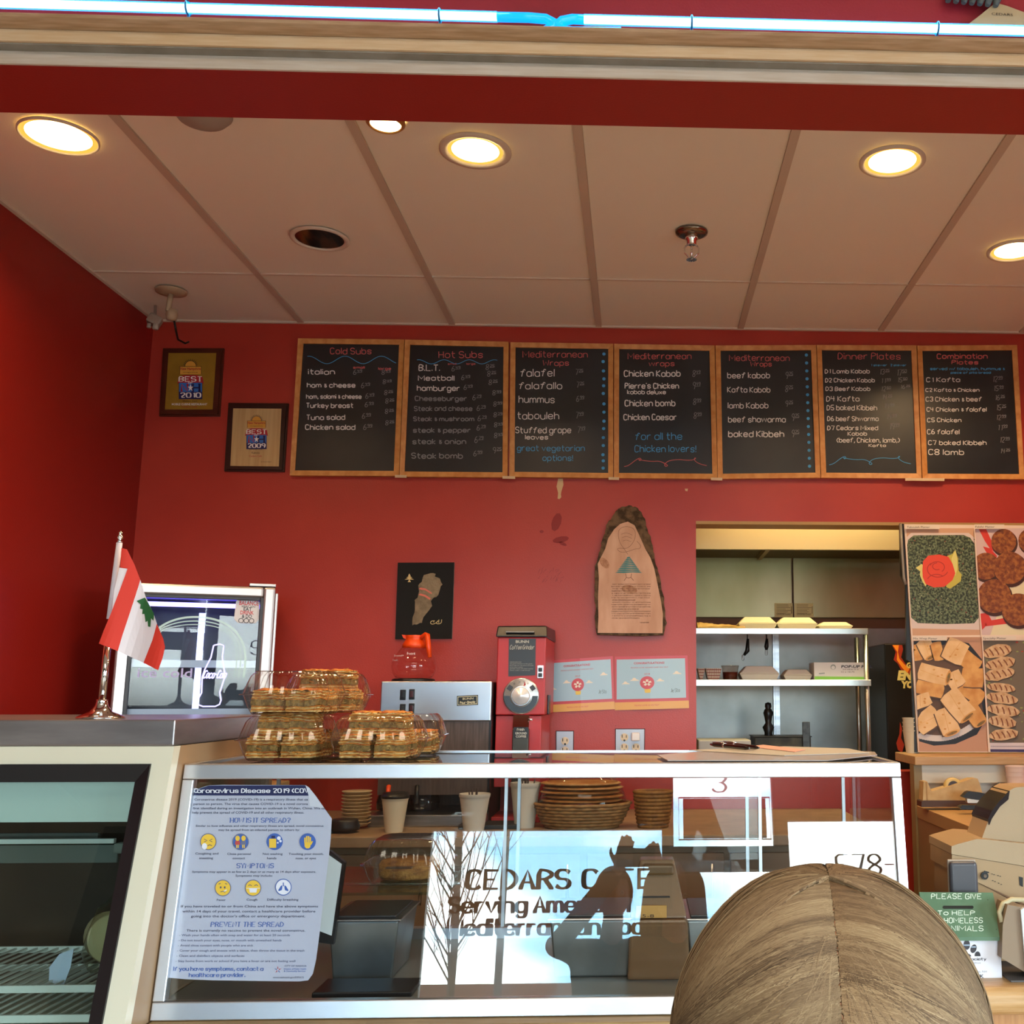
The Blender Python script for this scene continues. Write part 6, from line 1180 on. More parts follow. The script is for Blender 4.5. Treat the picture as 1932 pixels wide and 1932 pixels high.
hand(b, 'C', *ZV(262, 216), ZV(288, 0)[0], 7, mn, 1, w=1.6, jit=0, eps=.0005); obj('title_band', b, nk, t, recalc=False)
def nl(name, L):
    b = B()
    for (s, x0, y, x1, h, mi, st) in L:
        if st: hand(b, s, *ZV(x0, y), ZV(x1, 0)[0], h, mn, mi, w=1, jit=0, nib=(1.7, .8), serif=True, shear=.1)
        else: typed(b, s, *ZV(x0, y), ZV(x1, 0)[0], h, mn, mi, shear=.06, bold=.012)
    obj(name, b, nk, t, recalc=False)
nl('intro_text', [('Coronavirus disease 2019 (COVID-19) is a respiratory illness that ca', 260, 276, 1102, 4.2, 3, 0), ('person to person. The virus that causes COVID-19 is a novel corona', 256, 309, 1103, 4.2, 3, 0), ('first identified during an investigation into an outbreak in Wuhan, China. We ca', 251, 341, 1228, 4.2, 3, 0), ('help prevent the spread of COVID-19 and all other respiratory illness.', 246, 373, 1075, 4.2, 3, 0)])
nl('spread_heading', [('HOW IS IT SPREAD?', 527, 438, 972, 8.2, 2, 1), ('Similar to how influenza and other respiratory illness are spread, novel coronavirus', 272, 471, 1218, 3.8, 3, 0), ('may be spread from an infected person to others by:', 440, 501, 1042, 3.8, 3, 0)])
nl('spread_captions', [('Coughing and', 268, 676, 440, 4, 3, 0), ('sneezing', 297, 710, 400, 4, 3, 0), ('Close personal', 505, 679, 680, 4, 3, 0), ('contact', 545, 711, 637, 4, 3, 0), ('Not washing', 768, 679, 915, 4, 3, 0), ('hands', 800, 711, 870, 4, 3, 0), ('Touching your mouth,', 960, 679, 1220, 4, 3, 0), ('nose, or eyes', 1012, 711, 1163, 4, 3, 0)])
nl('symptoms_heading', [('SYMPTOMS', 575, 775, 847, 8.2, 2, 1), ('Symptoms may appear in as few as 2 days or as many as 14 days after exposure.', 245, 811, 1163, 3.8, 3, 0), ('Symptoms may include:', 566, 840, 842, 3.8, 3, 0)])
nl('symptom_captions', [('Fever', 427, 1020, 494, 4, 3, 0), ('Cough', 648, 1018, 728, 4, 3, 0), ('Difficulty breathing', 801, 1018, 1033, 4, 3, 0)])
nl('travel_text', [('If you have traveled to or from China and have the above symptoms', 162, 1068, 1178, 4.4, 3, 0), ('within 14 days of your travel, contact a healthcare provider before', 172, 1105, 1158, 4.4, 3, 0), ("going into the doctor's office or emergency department.", 236, 1141, 1083, 4.4, 3, 0)])
nl('prevent_heading', [('PREVENT THE SPREAD', 384, 1210, 920, 8.4, 2, 1), ('There is currently no vaccine to prevent the novel coronavirus.', 203, 1247, 1083, 4.2, 3, 0)])
nl('prevent_list', [('- Wash your hands often with soap and water for at least 20 seconds', 150, 1281, 970, 4, 5, 0), ('- Do not touch your eyes, nose, or mouth with unwashed hands', 146, 1319, 908, 4, 5, 0), ('- Avoid close contact with people who are sick', 140, 1357, 698, 4, 5, 0), ('- Cover your cough and sneeze with a tissue, then throw the tissue in the trash', 134, 1395, 1078, 4, 5, 0), ('- Clean and disinfect objects and surfaces', 129, 1434, 633, 4, 5, 0), ('- Stay home from work or school if you have a fever or are not feeling well', 123, 1473, 1010, 4, 5, 0)])
nl('closing_line', [('If you have symptoms, contact a', 108, 1536, 770, 6.8, 2, 1), ('healthcare provider.', 222, 1582, 636, 6.8, 2, 1)])
nl('city_mark', [('CITY OF NASHUA', 930, 1508, 1093, 3.4, 5, 0), ('Division of Public Health', 925, 1529, 1090, 2.8, 2, 0), ('& Community Services', 925, 1545, 1084, 2.8, 2, 0), ('www.nashuanh.gov/DPHCS', 843, 1592, 1072, 3, 3, 0)])
b = B()
for i in range(5):
    a = R(90 + 72 * i); cx, cy = 880, 1530; c, s = math.cos(a), math.sin(a); b.face([mn(*ZV(cx + c * 8 - s * 4, cy - s * 8 - c * 4), .0005), mn(*ZV(cx + c * 30, cy - s * 30), .0005), mn(*ZV(cx + c * 8 + s * 4, cy - s * 8 + c * 4), .0005)], 2 if i % 2 else 6)
obj('city_emblem', b, nk, t, recalc=False)
def icon(cx, cy, k, ring):
    b = B(); pell(b, *ZV(cx, cy), 15.5, 15.8, mn, .0004, ring); pell(b, *ZV(cx, cy), 14, 14.2, mn, .0008, {0: 4, 1: 7, 2: 7, 3: 7, 4: 4, 5: 4, 6: 1}[k])
    e3 = .0012; S = lambda *P, w=1.2, mi=3: ribbon(b, [ZV(cx + p[0], cy + p[1]) for p in P], w, mn, e3, mi)
    if k == 0: S((-30, -20), (-8, -8), (-30, 2)); S((30, -20), (8, -8), (30, 2)); S((-5, 32), (10, 22), (28, 30)); pell(b, *ZV(cx - 28, cy + 34), 5, 6, mn, e3, 1)
    if k == 1:
        for dx, c1 in ((-22, 6), (22, 7)):
            pell(b, *ZV(cx + dx, cy - 26), 4.2, 5, mn, e3, 4); b.face([mn(*ZV(cx + dx + q[0], cy + q[1]), e3) for q in [(-15, -8), (15, -8), (20, 22), (-20, 22)]], 6 if dx < 0 else 5); S((dx - 6, 22), (dx - 6, 46), w=2, mi=4); S((dx + 6, 22), (dx + 6, 46), w=2, mi=4)
    if k == 2: b.face([mn(*ZV(cx + q[0], cy + q[1]), e3) for q in [(-40, -22), (12, -22), (12, 46), (-40, 46)]], 4); b.face([mn(*ZV(cx + q[0], cy + q[1]), e3) for q in [(-24, -44), (4, -44), (4, -24), (-24, -24)]], 0); [pell(b, *ZV(cx + x, cy + y), r, r, mn, e3, 1) for x, y, r in ((32, -26, 3.6), (44, -4, 2.4), (24, 8, 1.6))]
    if k == 3:
        b.face([mn(*ZV(cx + q[0], cy + q[1]), e3) for q in [(-24, 5), (24, 5), (20, 40), (8, 50), (-10, 50), (-22, 36)]], 4)
        for i, (dx, hh) in enumerate(((-20, 30), (-7, 42), (7, 42), (20, 34))): S((dx, 8), (dx, -hh), w=2.6, mi=4)
        S((22, 22), (36, -4), w=2.6, mi=4)
    if k == 4: S((-32, -28), (-16, -34)); S((32, -28), (16, -34)); pell(b, *ZV(cx - 16, cy - 4), 1.6, 2.2, mn, e3, 3); pell(b, *ZV(cx + 14, cy - 4), 1.6, 2.2, mn, e3, 3); S((-18, 30), (0, 24), (18, 32)); S((6, 26), (28, 14), w=2, mi=1)
    if k == 5: S((-36, -16), (-24, -24), (-10, -16)); S((10, -16), (24, -24), (36, -16)); b.face([mn(*ZV(cx + q[0], cy + q[1]), e3) for q in [(-30, 4), (30, 4), (24, 34), (-24, 34)]], 1); S((-50, 2), (50, 2), w=.8, mi=1)
    if k == 6: S((0, -34), (0, -6), w=1.8, mi=7); [b.face([mn(*ZV(cx + s_ * q[0], cy + q[1]), e3) for q in [(8, -14), (18, -10), (38, 22), (34, 30), (12, 22), (8, 4)]], 7) for s_ in (-1, 1)]
    obj('round_icon', b, nk, t, recalc=False)
for cx, cy, k, r_ in ((365, 581, 0, 5), (604, 582, 1, 5), (856, 581, 2, 7), (1101, 581, 3, 7), (473, 924, 4, 5), (697, 924, 5, 5), (921, 918, 6, 7)): icon(cx, cy, k, r_)
# ---- things inside the case
# slanted tablet-like sign with black frame
t = thing('framed_menu_card', 'tilted white card in a thin black frame, half behind the health notice', 'frame', at(615, 1790, 2.34))
o_ = lambda P, Y0, Y1: [at(u, v, Y0 + (Y1 - Y0) * (u - 590) / 60) for u, v in P]
q0 = o_([(580, 1592), (624, 1606), (651, 1628), (629, 1782), (600, 1778), (580, 1770)], 2.335, 2.43); b = B(); b.prism(q0, (0, .014, 0)); obj('black_frame', b, blackp, t)
q1 = [p - Vector((0, .002, 0)) for p in o_([(580, 1600), (620, 1612), (645, 1630), (626, 1765), (600, 1755), (580, 1750)], 2.335, 2.43)]; b = B(); b.prism(q1, (0, .0018, 0)); obj('white_card', b, M('card_white', 'cfd6da', .3), t)
# steel bins
def steelbin(u0, u1, v0, v1, Y, d, label):
    p0, p1 = at(u0, v1, Y), at(u1, v0, Y); zb = CZ0 + .0225; t = thing('steel_bin', label, 'bin', ((p0.x + p1.x) / 2, Y + d / 2, zb), group='steel bins inside the glass case')
    x0, x1, z1 = p0.x, p1.x, p1.z; w = .012
    b = B(); b.hexa([Vector(q) for q in [(x0 + w, Y + w, zb), (x1 - w, Y + w, zb), (x0 + w, Y + d - w, zb), (x1 - w, Y + d - w, zb), (x0, Y, z1), (x1, Y, z1), (x0, Y + d, z1), (x1, Y + d, z1)]], .004); obj('body', b, M('bin_steel', 'a3a9ab', .32, .9, var='7f8688', vscale=6), t)
    b = B(); b.box(x0 - .006, x1 + .006, Y - .006, Y + d + .006, z1, z1 + .005, bev=.002); obj('rim', b, steel, t)
    b = B(); b.box(x0 + .008, x1 - .008, Y + .01, Y + d - .01, z1 + .0051, z1 + .010, bev=.002); obj('lid', b, M('lid_dark', '39383a', .3), t)
steelbin(612, 752, 1738, 1872, 2.42, .20, 'brushed steel bin below the clear cake box'); steelbin(1035, 1196, 1736, 1872, 2.42, .22, 'wide brushed steel bin left of the amber bin'); steelbin(1296, 1450, 1736, 1872, 2.42, .22, 'brushed steel bin right of the amber bin')
p = at(1240, 1874, 2.40); z1 = at(1240, 1632, 2.40).z; zb = CZ0 + .0225
t = thing('amber_bin', 'tapered amber see-through bin with a slot handle', 'container', (p.x, 2.48, zb)); am = M('amber_plastic', '7a5c40', .18, alpha=.72)
xa, xb, xc, xd = at(1183, 1874, 2.4).x, at(1302, 1874, 2.4).x, at(1208, 1630, 2.4).x, at(1274, 1630, 2.4).x
zm = at(1240, 1735, 2.4).z
b = B(); b.hexa([Vector(q) for q in [(xa, 2.40, zb), (xb, 2.40, zb), (xa, 2.58, zb), (xb, 2.58, zb), (xa + .004, 2.40, zm), (xb - .004, 2.40, zm), (xa + .004, 2.58, zm), (xb - .004, 2.58, zm)]], .006); obj('tub', b, am, t)
b = B(); b.hexa([Vector(q) for q in [(xa + .006, 2.405, zm + .001), (xb - .006, 2.405, zm + .001), (xa + .006, 2.57, zm + .001), (xb - .006, 2.57, zm + .001), (xc, 2.47, z1), (xd, 2.47, z1), (xc, 2.53, z1), (xd, 2.53, z1)]], .005); obj('hood', b, M('amber_hood', '8a7058', .25, alpha=.85), t)
b = B(); c0, c1 = at(1213, 1652, 2.44), at(1272, 1632, 2.44); b.box(c0.x, c1.x, 2.44, 2.47, c0.z, c1.z, bev=.005); obj('slot_handle', b, M('amber_slot', '5c4426', .3), t)
b = B(); c0, c1 = at(1207, 1694, 2.425), at(1264, 1691, 2.425); b.box(c0.x, c1.x, 2.425, 2.435, c0.z, c1.z); obj('scoop_gap', b, blackp, t)
b = B(); c = at(1238, 1745, 2.398); b.box(at(1212, 0, 2.398).x, at(1262, 0, 2.398).x, 2.394, 2.3995, at(0, 1742, 2.398).z, at(0, 1718, 2.398).z, bev=.001); typed(b, '25-8', 1203, 1731, 1234, 6, yplane(2.3935), 1); obj('amber_label', b, [M('label_amber', 'b98a44', .5), M('ink_dark')], t)
# low dark strip on the deck
b = B(); b.box(at(590, 1880, 2.3).x, at(778, 1880, 2.3).x, 2.29, 2.40, CZ0 + .0225, CZ0 + .034, bev=.003); one('black_tray', b, blackp, 'low black tray on the case deck beneath the steel bin', 'tray')
# ---- clear clamshells with baklava
clear = glassmat('clamshell_plastic', 'fbfaf8', 1.5, 0.06, boost=1.9)
def ribbed(amp, nr):
    def f(x, y, h):
        a = math.atan2(y, x); r = math.hypot(x, y) or 1e-9; k = (abs(math.cos(a)) ** 5 + abs(math.sin(a)) ** 5) ** (-1 / 5); r2 = r * k * (1 + amp * math.cos(a * nr)); return r2 * math.cos(a), r2 * math.sin(a)
    return f
def make_clam(s=1.0, hl=.05):
    t = thing('clear_clamshell', 'clear ribbed plastic clamshell', 'clamshell box', group='clear clamshells of pastry on the glass case', local=True)
    b = B(); b.lathe([(.0, .004), (.070 * s, .003), (.074 * s, .0), (.078 * s, .002), (.086 * s, .018), (.094 * s, .042)], n=144, sq=ribbed(.022, 24), cap=False); obj('base', b, clear, t)
    b = B(); b.lathe([(.094 * s, .0425), (.1015 * s, .043), (.1015 * s, .045), (.094 * s, .0455)], n=144, sq=ribbed(0, 24), cap=False); b.box(-.03, .03, -.125 * s, -.104 * s, .0425, .0455, bev=.001); obj('rim_flange', b, clear, t)
    b = B(); b.lathe([(.095 * s, .046), (.091 * s, .060), (.083 * s, .046 + hl * .75), (.074 * s, .046 + hl * .96), (.070 * s, .046 + hl), (.0, .044 + hl)], n=144, sq=ribbed(.022, 24), cap=False); obj('lid', b, clear, t)
    return t
cl0 = make_clam()
ph = M('phyllo_gold', 'd08a34', .5, var='a2561a', vscale=38, bump=.7, bscale=220, bstretch=(1, 1, 4), vpos=(.38, .62)); phl = M('phyllo_pale', 'e2c88c', .5, var='c28a3c', vscale=60, bump=.6, bscale=260, bstretch=(1, 1, 5)); nut = M('nut_filling', '66502a', .8, var='93743c', vscale=120, bump=.8, bscale=300)
def make_bak(seed):
    rr = random.Random(seed); t = thing('baklava_piece', 'baklava square', 'pastry', group='baklava squares in the clear clamshells', local=True)
    def slab(b, z0, z1, w, d, jag, mi=None):
        n = 10; P = []
        for i in range(4 * n):
            k, f = divmod(i, n); f = f / n * 2 - 1; x, y = [(f, -1), (1, f), (-f, 1), (-1, -f)][k]; P.append((x * w + rr.uniform(-jag, jag), y * d + rr.uniform(-jag, jag)))
        wv = lambda x, y: .0042 * noise.noise(Vector((x * 34, y * 34, seed * 3.3))) * min(1, z1 / .02); ox, oy = rr.uniform(-.0016, .0016), rr.uniform(-.0016, .0016); lo = [b.bm.verts.new((x + ox, y + oy, max(z0 + wv(x, y), 0))) for x, y in P]; hi = [b.bm.verts.new((x * .985 + ox, y * .985 + oy, z1 + wv(x, y) + rr.uniform(-.001, .001))) for x, y in P]; m = len(P)
        for i in range(m): f = b.bm.faces.new((lo[i], lo[(i + 1) % m], hi[(i + 1) % m], hi[i])); f.material_index = mi or 0
        c = b.bm.verts.new((0, 0, z1 + .003)); 
        for i in range(m): f = b.bm.faces.new((hi[i], hi[(i + 1) % m], c)); f.material_index = mi or 0
    b = B(); z = 0
    for i in range(4): slab(b, z, z + .0030, .033 - i * .0003, .034, .0014, i % 2); z += .0034
    obj('lower_layers', b, [phl, ph], t)
    b = B(); slab(b, z, z + .013, .0325, .0335, .0018); z += .0135; obj('nut_layer', b, nut, t)
    b = B()
    for i in range(6): slab(b, z, z + .0026, .0335 - i * .0008, .034 - i * .0006, .0018, (i + 1) % 2); z += .0032
    obj('upper_layers', b, [phl, ph], t)
    b = B()
    for i in range(46):
        a = rr.uniform(0, 6.283); r0 = .0345 / max(abs(math.cos(a)), abs(math.sin(a))) * rr.uniform(.93, 1.05); zz_ = rr.uniform(.002, z + .004); c = Vector((r0 * math.cos(a), r0 * math.sin(a), zz_)); tn = Vector((-math.sin(a), math.cos(a), rr.uniform(-.4, .4))) * rr.uniform(.003, .008); up_ = Vector((math.cos(a) * rr.uniform(-.3, .9), math.sin(a) * rr.uniform(-.3, .9), rr.uniform(.2, 1))) * rr.uniform(.002, .004)
        b.face([c - tn, c + tn * .8, c + tn * .6 + up_, c - tn * .7 + up_ * .7], i % 2)
    fo = obj('loose_flakes', b, [phl, ph], t); fo['kind'] = 'stuff'
    b = B(); b.grid(lambda u, v: Vector(((u * 2 - 1) * .0315, (v * 2 - 1) * .032, z + .0005 + .0035 * (1 - (2 * u - 1) ** 4) * (1 - (2 * v - 1) ** 4) + .0042 * noise.noise(Vector((u * 5, v * 5, seed)))) ), 14, 14); obj('golden_crust', b, ph, t)
    return t
baks = [make_bak(i) for i in range(3)]; ub = set(); clam_used = False
zt = GZ + .0005
xl_, xr_ = at(551, 1400, 2.49).x, at(720, 1400, 2.49).x
CLS = [(xl_, 2.475, 0, 'lower front left', 4), (xl_ + .02, 2.715, 3, 'lower rear left', -4), (xr_, 2.475, -3, 'lower front right', 4), (xr_ + .005, 2.715, 4, 'lower rear right', 4), (xl_ + .006, 2.475, -4, 'upper front left', 4), (xl_ + .012, 2.715, 6, 'upper rear left', 4)]
cnt = 0
for k, (x, y, rz, nm, _) in enumerate(CLS):
    z = zt + (.0985 if 'upper' in nm else 0)
    lab = 'clear ribbed clamshell of baklava, %s of the stack on the glass case' % nm
    if k == 0: c = cl0; c.location = (x, y, z); c.rotation_euler = (0, 0, R(rz)); c['label'] = lab
    else: c = dup(cl0, (x, y, z), R(rz), lab)
    rr = random.Random(k + 40)
    for j, (dx, dy, pn) in enumerate(((-.039, -.039, 'front left'), (.039, -.039, 'front right'), (-.039, .039, 'back left'), (.039, .039, 'back right'))):
        src = baks[cnt % 3]; L_ = 'baklava square, %s corner of the %s clamshell' % (pn, nm); loc = (x + dx * .98, y + dy * .98, z + .0062); ro = R(rz + rr.uniform(-11, 11) + 90 * rr.randint(0, 3))
        if cnt < 3: src.location = loc; src.rotation_euler = (0, 0, ro); src['label'] = L_
        else: dup(src, loc, ro, L_)
        cnt += 1
    if nm in ('lower front left', 'lower front right', 'upper rear left'):    # a second row on top
        for j, (dx, dy, pn) in enumerate(((-.028, -.01, 'left'), (.03, .0, 'right'))):
            dup(baks[(cnt + j) % 3], (x + dx, y + dy, z + .0062 + .0490), R(rz + rr.uniform(-8, 8)), 'baklava square laid on top, %s one in the %s clamshell' % (pn, nm))
# cake clamshell inside the case
p = at(765, 1664, 2.56); cc = dup(cl0, (p.x, 2.60, zs1 + .0005), 0, 'clear clamshell holding a brown cake on the glass shelf in the case'); cc['group'] = 'pastry inside the glass case'
t = thing('nut_cake', 'round brown crumb-topped cake inside the clear clamshell in the case', 'cake', (p.x, 2.60, zs1 + .008))
b = B(); b.lathe([(.0, .0), (.066, .001), (.070, .008), (.070, .028), (.064, .037), (.04, .041), (0, .042)], (p.x, 2.60, zs1 + .008), 40); obj('cake_body', b, M('cake_brown', '7a4a22', .8, var='b07c3c', vscale=30, vstretch=(1, 1, 3), bump=.8, bscale=200), t)
# ---- pens and papers on the case
def sheet(pts, z, lab, mat, th=.0012, group='loose papers on the glass case'):
    b = B(); b.prism([atZ(u, v, z) for u, v in pts], (0, 0, -th)); return one('paper_sheet', b, mat, lab, 'paper', group)
sheet([(1240, 1424), (1400, 1412), (1650, 1418), (1655, 1424), (1560, 1434), (1260, 1434)], GZ + .0022, 'wide clear-sleeved sheet lying on the right of the glass case', M('sleeve_sheet', 'b0a29c', .2), .002)
sheet([(1300, 1415), (1480, 1408), (1600, 1412), (1640, 1420), (1480, 1425)], GZ + .0042, 'grey-white sheet on top of the papers on the glass case', M('sheet_grey', 'b6b4ae', .5))
sheet([(1410, 1408), (1440, 1405), (1520, 1414), (1500, 1418)], GZ + .0062, 'pink receipt slip beside the pens', M('slip_pink', 'dba89c', .5))
def pen(p0, p1, lab):
    a, c = atZ(*p0, GZ + .012), atZ(*p1, GZ + .012); t = thing('pen', lab, 'pen', a.lerp(c, .5), group='pens on the glass case'); b = B(); d = (c - a)
    b.tube([a, a + d * .1, a + d * .6, a + d * .9, c], .006, 10, radii=[.002, .0055, .006, .0058, .003]); obj('barrel', b, M('pen_black', '150d0e', .15), t)
    b = B(); n = Vector((0, 0, .0065)); b.tube([a + d * .62 + n, a + d * .95 + n], .0015, 6); b.tube([a + d * .60, a + d * .64], .0063, 10); obj('clip', b, chrome, t)
pen((1414, 1412), (1341, 1404), 'black pen with a chrome ring, left one on the papers'); pen((1432, 1411), (1362, 1402.5), 'black pen lying behind the first pen')
# ================================================================ THINGS ON THE BACK COUNTER SEEN THROUGH THE CASE
def simplecup(u, v0, v1, r, lab, mat, Y, name='paper_cup', lid=False, fill=None):
    p = at(u, v1, Y); z = CZ; h = at(u, v0, Y).z - CZ; t = thing(name, lab, 'cup', (p.x, Y, z)); b = B(); c = (p.x, Y, z)
    b.lathe([(r * .66, 0), (r * .96, h * .86), (r * .98, h * .9), (r * 1.03, h * .92), (r * 1.03, h)], c, 28, cap=False); b.lathe([(r * .66, .001), (0, .001)], c, 28, cap=False); b.lathe([(r * 1.01, h), (r * .94, h * .9), (r * .64, .004)], c, 28, cap=False); obj('cup', b, mat, t)
    if lid: b = B(); b.lathe([(r * 1.06, h - .006), (r * 1.06, h + .002), (r * .98, h + .004), (r * .92, h + .012), (0, h + .012)], c, 28); obj('lid', b, M('lid_black', '1a1614', .35), t)
    if fill:
        rr = random.Random(u)
        for i in range(fill): a, q = rr.uniform(0, 6.28), rr.uniform(0, r * .7); b = B(); b.tube([Vector(c) + Vector((q * .3 * math.cos(a), q * .3 * math.sin(a), .02)), Vector(c) + Vector((q * math.cos(a), q * math.sin(a), h + rr.uniform(.002, .02)))], .0025, 5); obj('stirrer', b, M('stirrer_dark', '4a3a3a', .5), t)
foamw = M('cup_foam_white', 'd3ccc0', .6)
simplecup(743, 1502, 1566, .043, 'tall white paper cup with a black lid on the back counter', M('cup_cream', 'd9c9ae', .6), 3.62, lid=True)
simplecup(894, 1497, 1558, .050, 'white foam cup holding sugar packets, in front of the brewer end', foamw, 3.64, 'foam_cup', fill=6)
simplecup(990, 1476, 1536, .050, 'white foam cup of dark stirrers in front of the grinder', foamw, 3.72, 'foam_cup', fill=10)
def plates(u0, u1, v0, v1, n, lab, Y, grp):
    p0, p1 = at(u0, v1, Y), at(u1, v0, Y); r = (p1.x - p0.x) / 2; cx = (p0.x + p1.x) / 2; h = p1.z - CZ - .008
    first = None
    for i in range(n):
        z = CZ + .008 + h * i / n; L_ = lab % ['bottom', 'second', 'third', 'fourth', 'fifth', 'sixth', 'seventh', 'eighth', 'ninth', 'tenth'][i]
        if not first:
            b = B(); b.lathe([(0, 0), (r * .7, 0), (r * .98, .010), (r, .010), (r * .99, .012), (r * .7, .003), (0, .003)], (cx, Y, z), 32); first = one('foam_plate', b, M('plate_foam', 'c4ab86', .7), L_, 'plate', grp)
        else: q = first.copy(); COL.objects.link(q); q.location.z = first.location.z + h * i / n; q['label'] = L_
plates(642, 702, 1492, 1560, 10, 'tan foam plate, %s from the base of the taller plate stack', 3.72, 'tan foam plates on the back counter')
b = B(); p = at(640, 1572, 3.6); b.box(at(590, 0, 3.6).x, at(712, 0, 3.6).x, 3.56, 3.84, CZ, CZ + .0075, bev=.003); one('serving_tray', b, M('tray_bluegrey', '5c7076', .5), 'blue-grey tray under the foam plates', 'tray')
b = B(); c = (at(646, 1555, 3.58).x, 3.61, CZ + .0077); b.lathe([(.046, 0), (.048, .012), (.042, .028), (.040, .034), (.034, .036), (0, .037)], c, 28); one('black_bowl', b, M('bowl_black', '221c1c', .4), 'small black lidded bowl on the blue-grey tray', 'bowl')
b = B(); b.box(at(586, 0, 3.8).x, at(622, 0, 3.8).x, 3.72, 3.9, CZ + .0078, at(0, 1478, 3.8).z, bev=.004); one('napkin_box', b, M('napkin_tan', 'b9925e', .5), 'tan box at the rear of the blue-grey tray', 'box')
# carafes inside the brewer
for u, cm, nm in ((742, M('orange_plastic'), 'orange-handled'), (795, blackp, 'black-handled')):
    p = at(u, 1500, 3.88); z = CZ + .0405; t = thing('coffee_carafe', 'dark full %s coffee carafe under the brewer' % nm, 'carafe', (p.x, 3.90, z)); c = (p.x, 3.90, z)
    b = B(); b.lathe([(.045, 0), (.060, .004), (.062, .03), (.055, .055), (.04, .075), (.036, .08), (0, .08)], c, 28); obj('coffee_filled_bowl', b, M('coffee_glass', '1c120e', .06), t)
    b = B(); b.lathe([(.038, .0805), (.038, .092), (.03, .096), (0, .097)], c, 24); b.tube([(p.x, 3.862, z + .088), (p.x, 3.80, z + .088), (p.x, 3.795, z + .03)], .008, 8); obj('handle', b, cm, t)
# bread basket with a bag, wicker basket
def basket(u, v0, v1, r, Y, lab, mat, rows):
    p = at(u, v1, Y); h = at(u, v0, Y).z - CZ; t = thing('wicker_basket', lab, 'basket', (p.x, Y, CZ)); n = 40
    for k in range(rows):
        z = CZ + .006 + h * k / rows; q = r * (.72 + .28 * (k / rows) ** .7); b = B(); b.tube([(p.x + (q + .003 * (1 if (i + k) % 2 else -1)) * math.cos(2 * math.pi * i / n), Y + (q + .003 * (1 if (i + k) % 2 else -1)) * .75 * math.sin(2 * math.pi * i / n), z) for i in range(n)], h / rows * .52, 6, closed=True); obj('woven_strand', b, mat, t)
    b = B(); b.lathe([(r * .72, 0), (r * .7, .004), (0, .004)], (p.x, Y, CZ), 24, sq=lambda x, y, z: (x, y * .75)); obj('base', b, mat, t)
    return t, p
tb_, p = basket(1098, 1512, 1560, .165, 3.72, 'round wicker basket of bagged flatbread in the middle of the back counter', M('wicker_tan', '8a6238', .6, var='a67e4e', vscale=40), 8)
for i in range(5):
    b = B(); z = CZ + .085 + i * .014; b.lathe([(0, 0), (.13, .001), (.138, .005), (.13, .009), (0, .011)], (p.x + rr.uniform(-.008, .008), 3.72, z), 32, sq=lambda x, y, h: (x, y * .75)); one('flatbread', b, M('bread_tan', 'c99a62', .6, var='a8703c', vscale=30), 'round flatbread in the plastic bag, %s of the pile' % ['lowest', 'second', 'middle', 'fourth', 'topmost'][i], 'bread', 'flatbreads in the wicker basket')
b = B(); b.grid(lambda u, v: Vector((p.x + math.cos(u * 6.2832) * .150 * (1 - .35 * v * v) * (1 + .05 * noise.noise(Vector((math.cos(u * 6.28) * 3, math.sin(u * 6.28) * 3, v * 4)))), 3.72 + math.sin(u * 6.2832) * .115 * (1 - .35 * v * v), CZ + .065 + v * .115 + .008 * noise.noise(Vector((math.cos(u * 6.28) * 4, math.sin(u * 6.28) * 4, v * 5))))), 48, 10)
one('bread_bag', b, glassmat('bag_film', 'efe6da', 1.45, .08), 'clear crinkled plastic bag over the flatbreads', 'bag')
basket(1232, 1490, 1548, .062, 3.70, 'small wicker basket right of the bread', M('wicker_gold', '9a6c34', .6, var='7a4e24', vscale=40), 10)
b = B(); b.box(at(918, 0, 3.66).x, at(1018, 0, 3.66).x, 3.67, 3.80, CZ, CZ + .014, bev=.002); one('dark_tray', b, M('tray_dark', '34363a', .5), 'dark tray with greens under the stirrer cup', 'tray')
# ================================================================ LEFT REFRIGERATED CASE
LX = -.943; LS = .243; LZ = 1.398; LY = 2.25
def lp(u, v, off=0):
    d = ray(u, v); k = LY - LS * LZ + off; t_ = (k + LS * H) / (d.y - LS * d.z); return O + d * t_
t = thing('refrigerated_case', 'cream refrigerated display case with a steel top, at the left', 'display case', (-1.45, 2.5, .85))
XL0 = XL + .004
b = B(); b.box(XL0, LX, LY - .004, 2.86, LZ, 1.45, bev=.003); obj('steel_top', b, M('top_steel', 'a7a3a6', .3, .85, var='8d898c', vscale=4, vstretch=(1, 1, 6)), t)
fc = M('case_cream', 'cdc8b4', .35); lo_z = .80
def lz(x, z, off=0): return Vector((x, LY - LS * (LZ - z) + off, z))
pi0 = lp(286, 1441); xi = pi0.x; zi = pi0.z
b = B(); b.prism([lz(XL0, LZ - .001), lz(LX, LZ - .001), lz(LX, zi), lz(XL0, zi)], (0, .03, 0)); b.prism([lz(xi, zi), lz(LX, zi), lz(LX, lo_z), lz(xi, lo_z)], (0, .03, 0)); obj('cream_frame', b, fc, t)
pg = lp(250, 1476); xg, zg = pg.x, pg.z
b = B(); b.prism([lz(XL0, zi, -.006), lz(xi, zi, -.006), lz(xg, zg, .010), lz(XL0, zg, .010)], (0, .02, 0)); b.prism([lz(xi, zi, -.006), lz(xi, lo_z, -.006), lz(xg, lo_z, .010), lz(xg, zg, .010)], (0, .02, 0)); obj('black_gasket', b, M('gasket_black', '121418', .4), t)
b = B(); b.prism([lz(XL0, zg, .018), lz(xg, zg, .018), lz(xg, lo_z, .018), lz(XL0, lo_z, .018)], (0, .006, 0)); obj('front_glass', b, glassmat('case_glass_l', 'e8f0ee', 1.52), t)
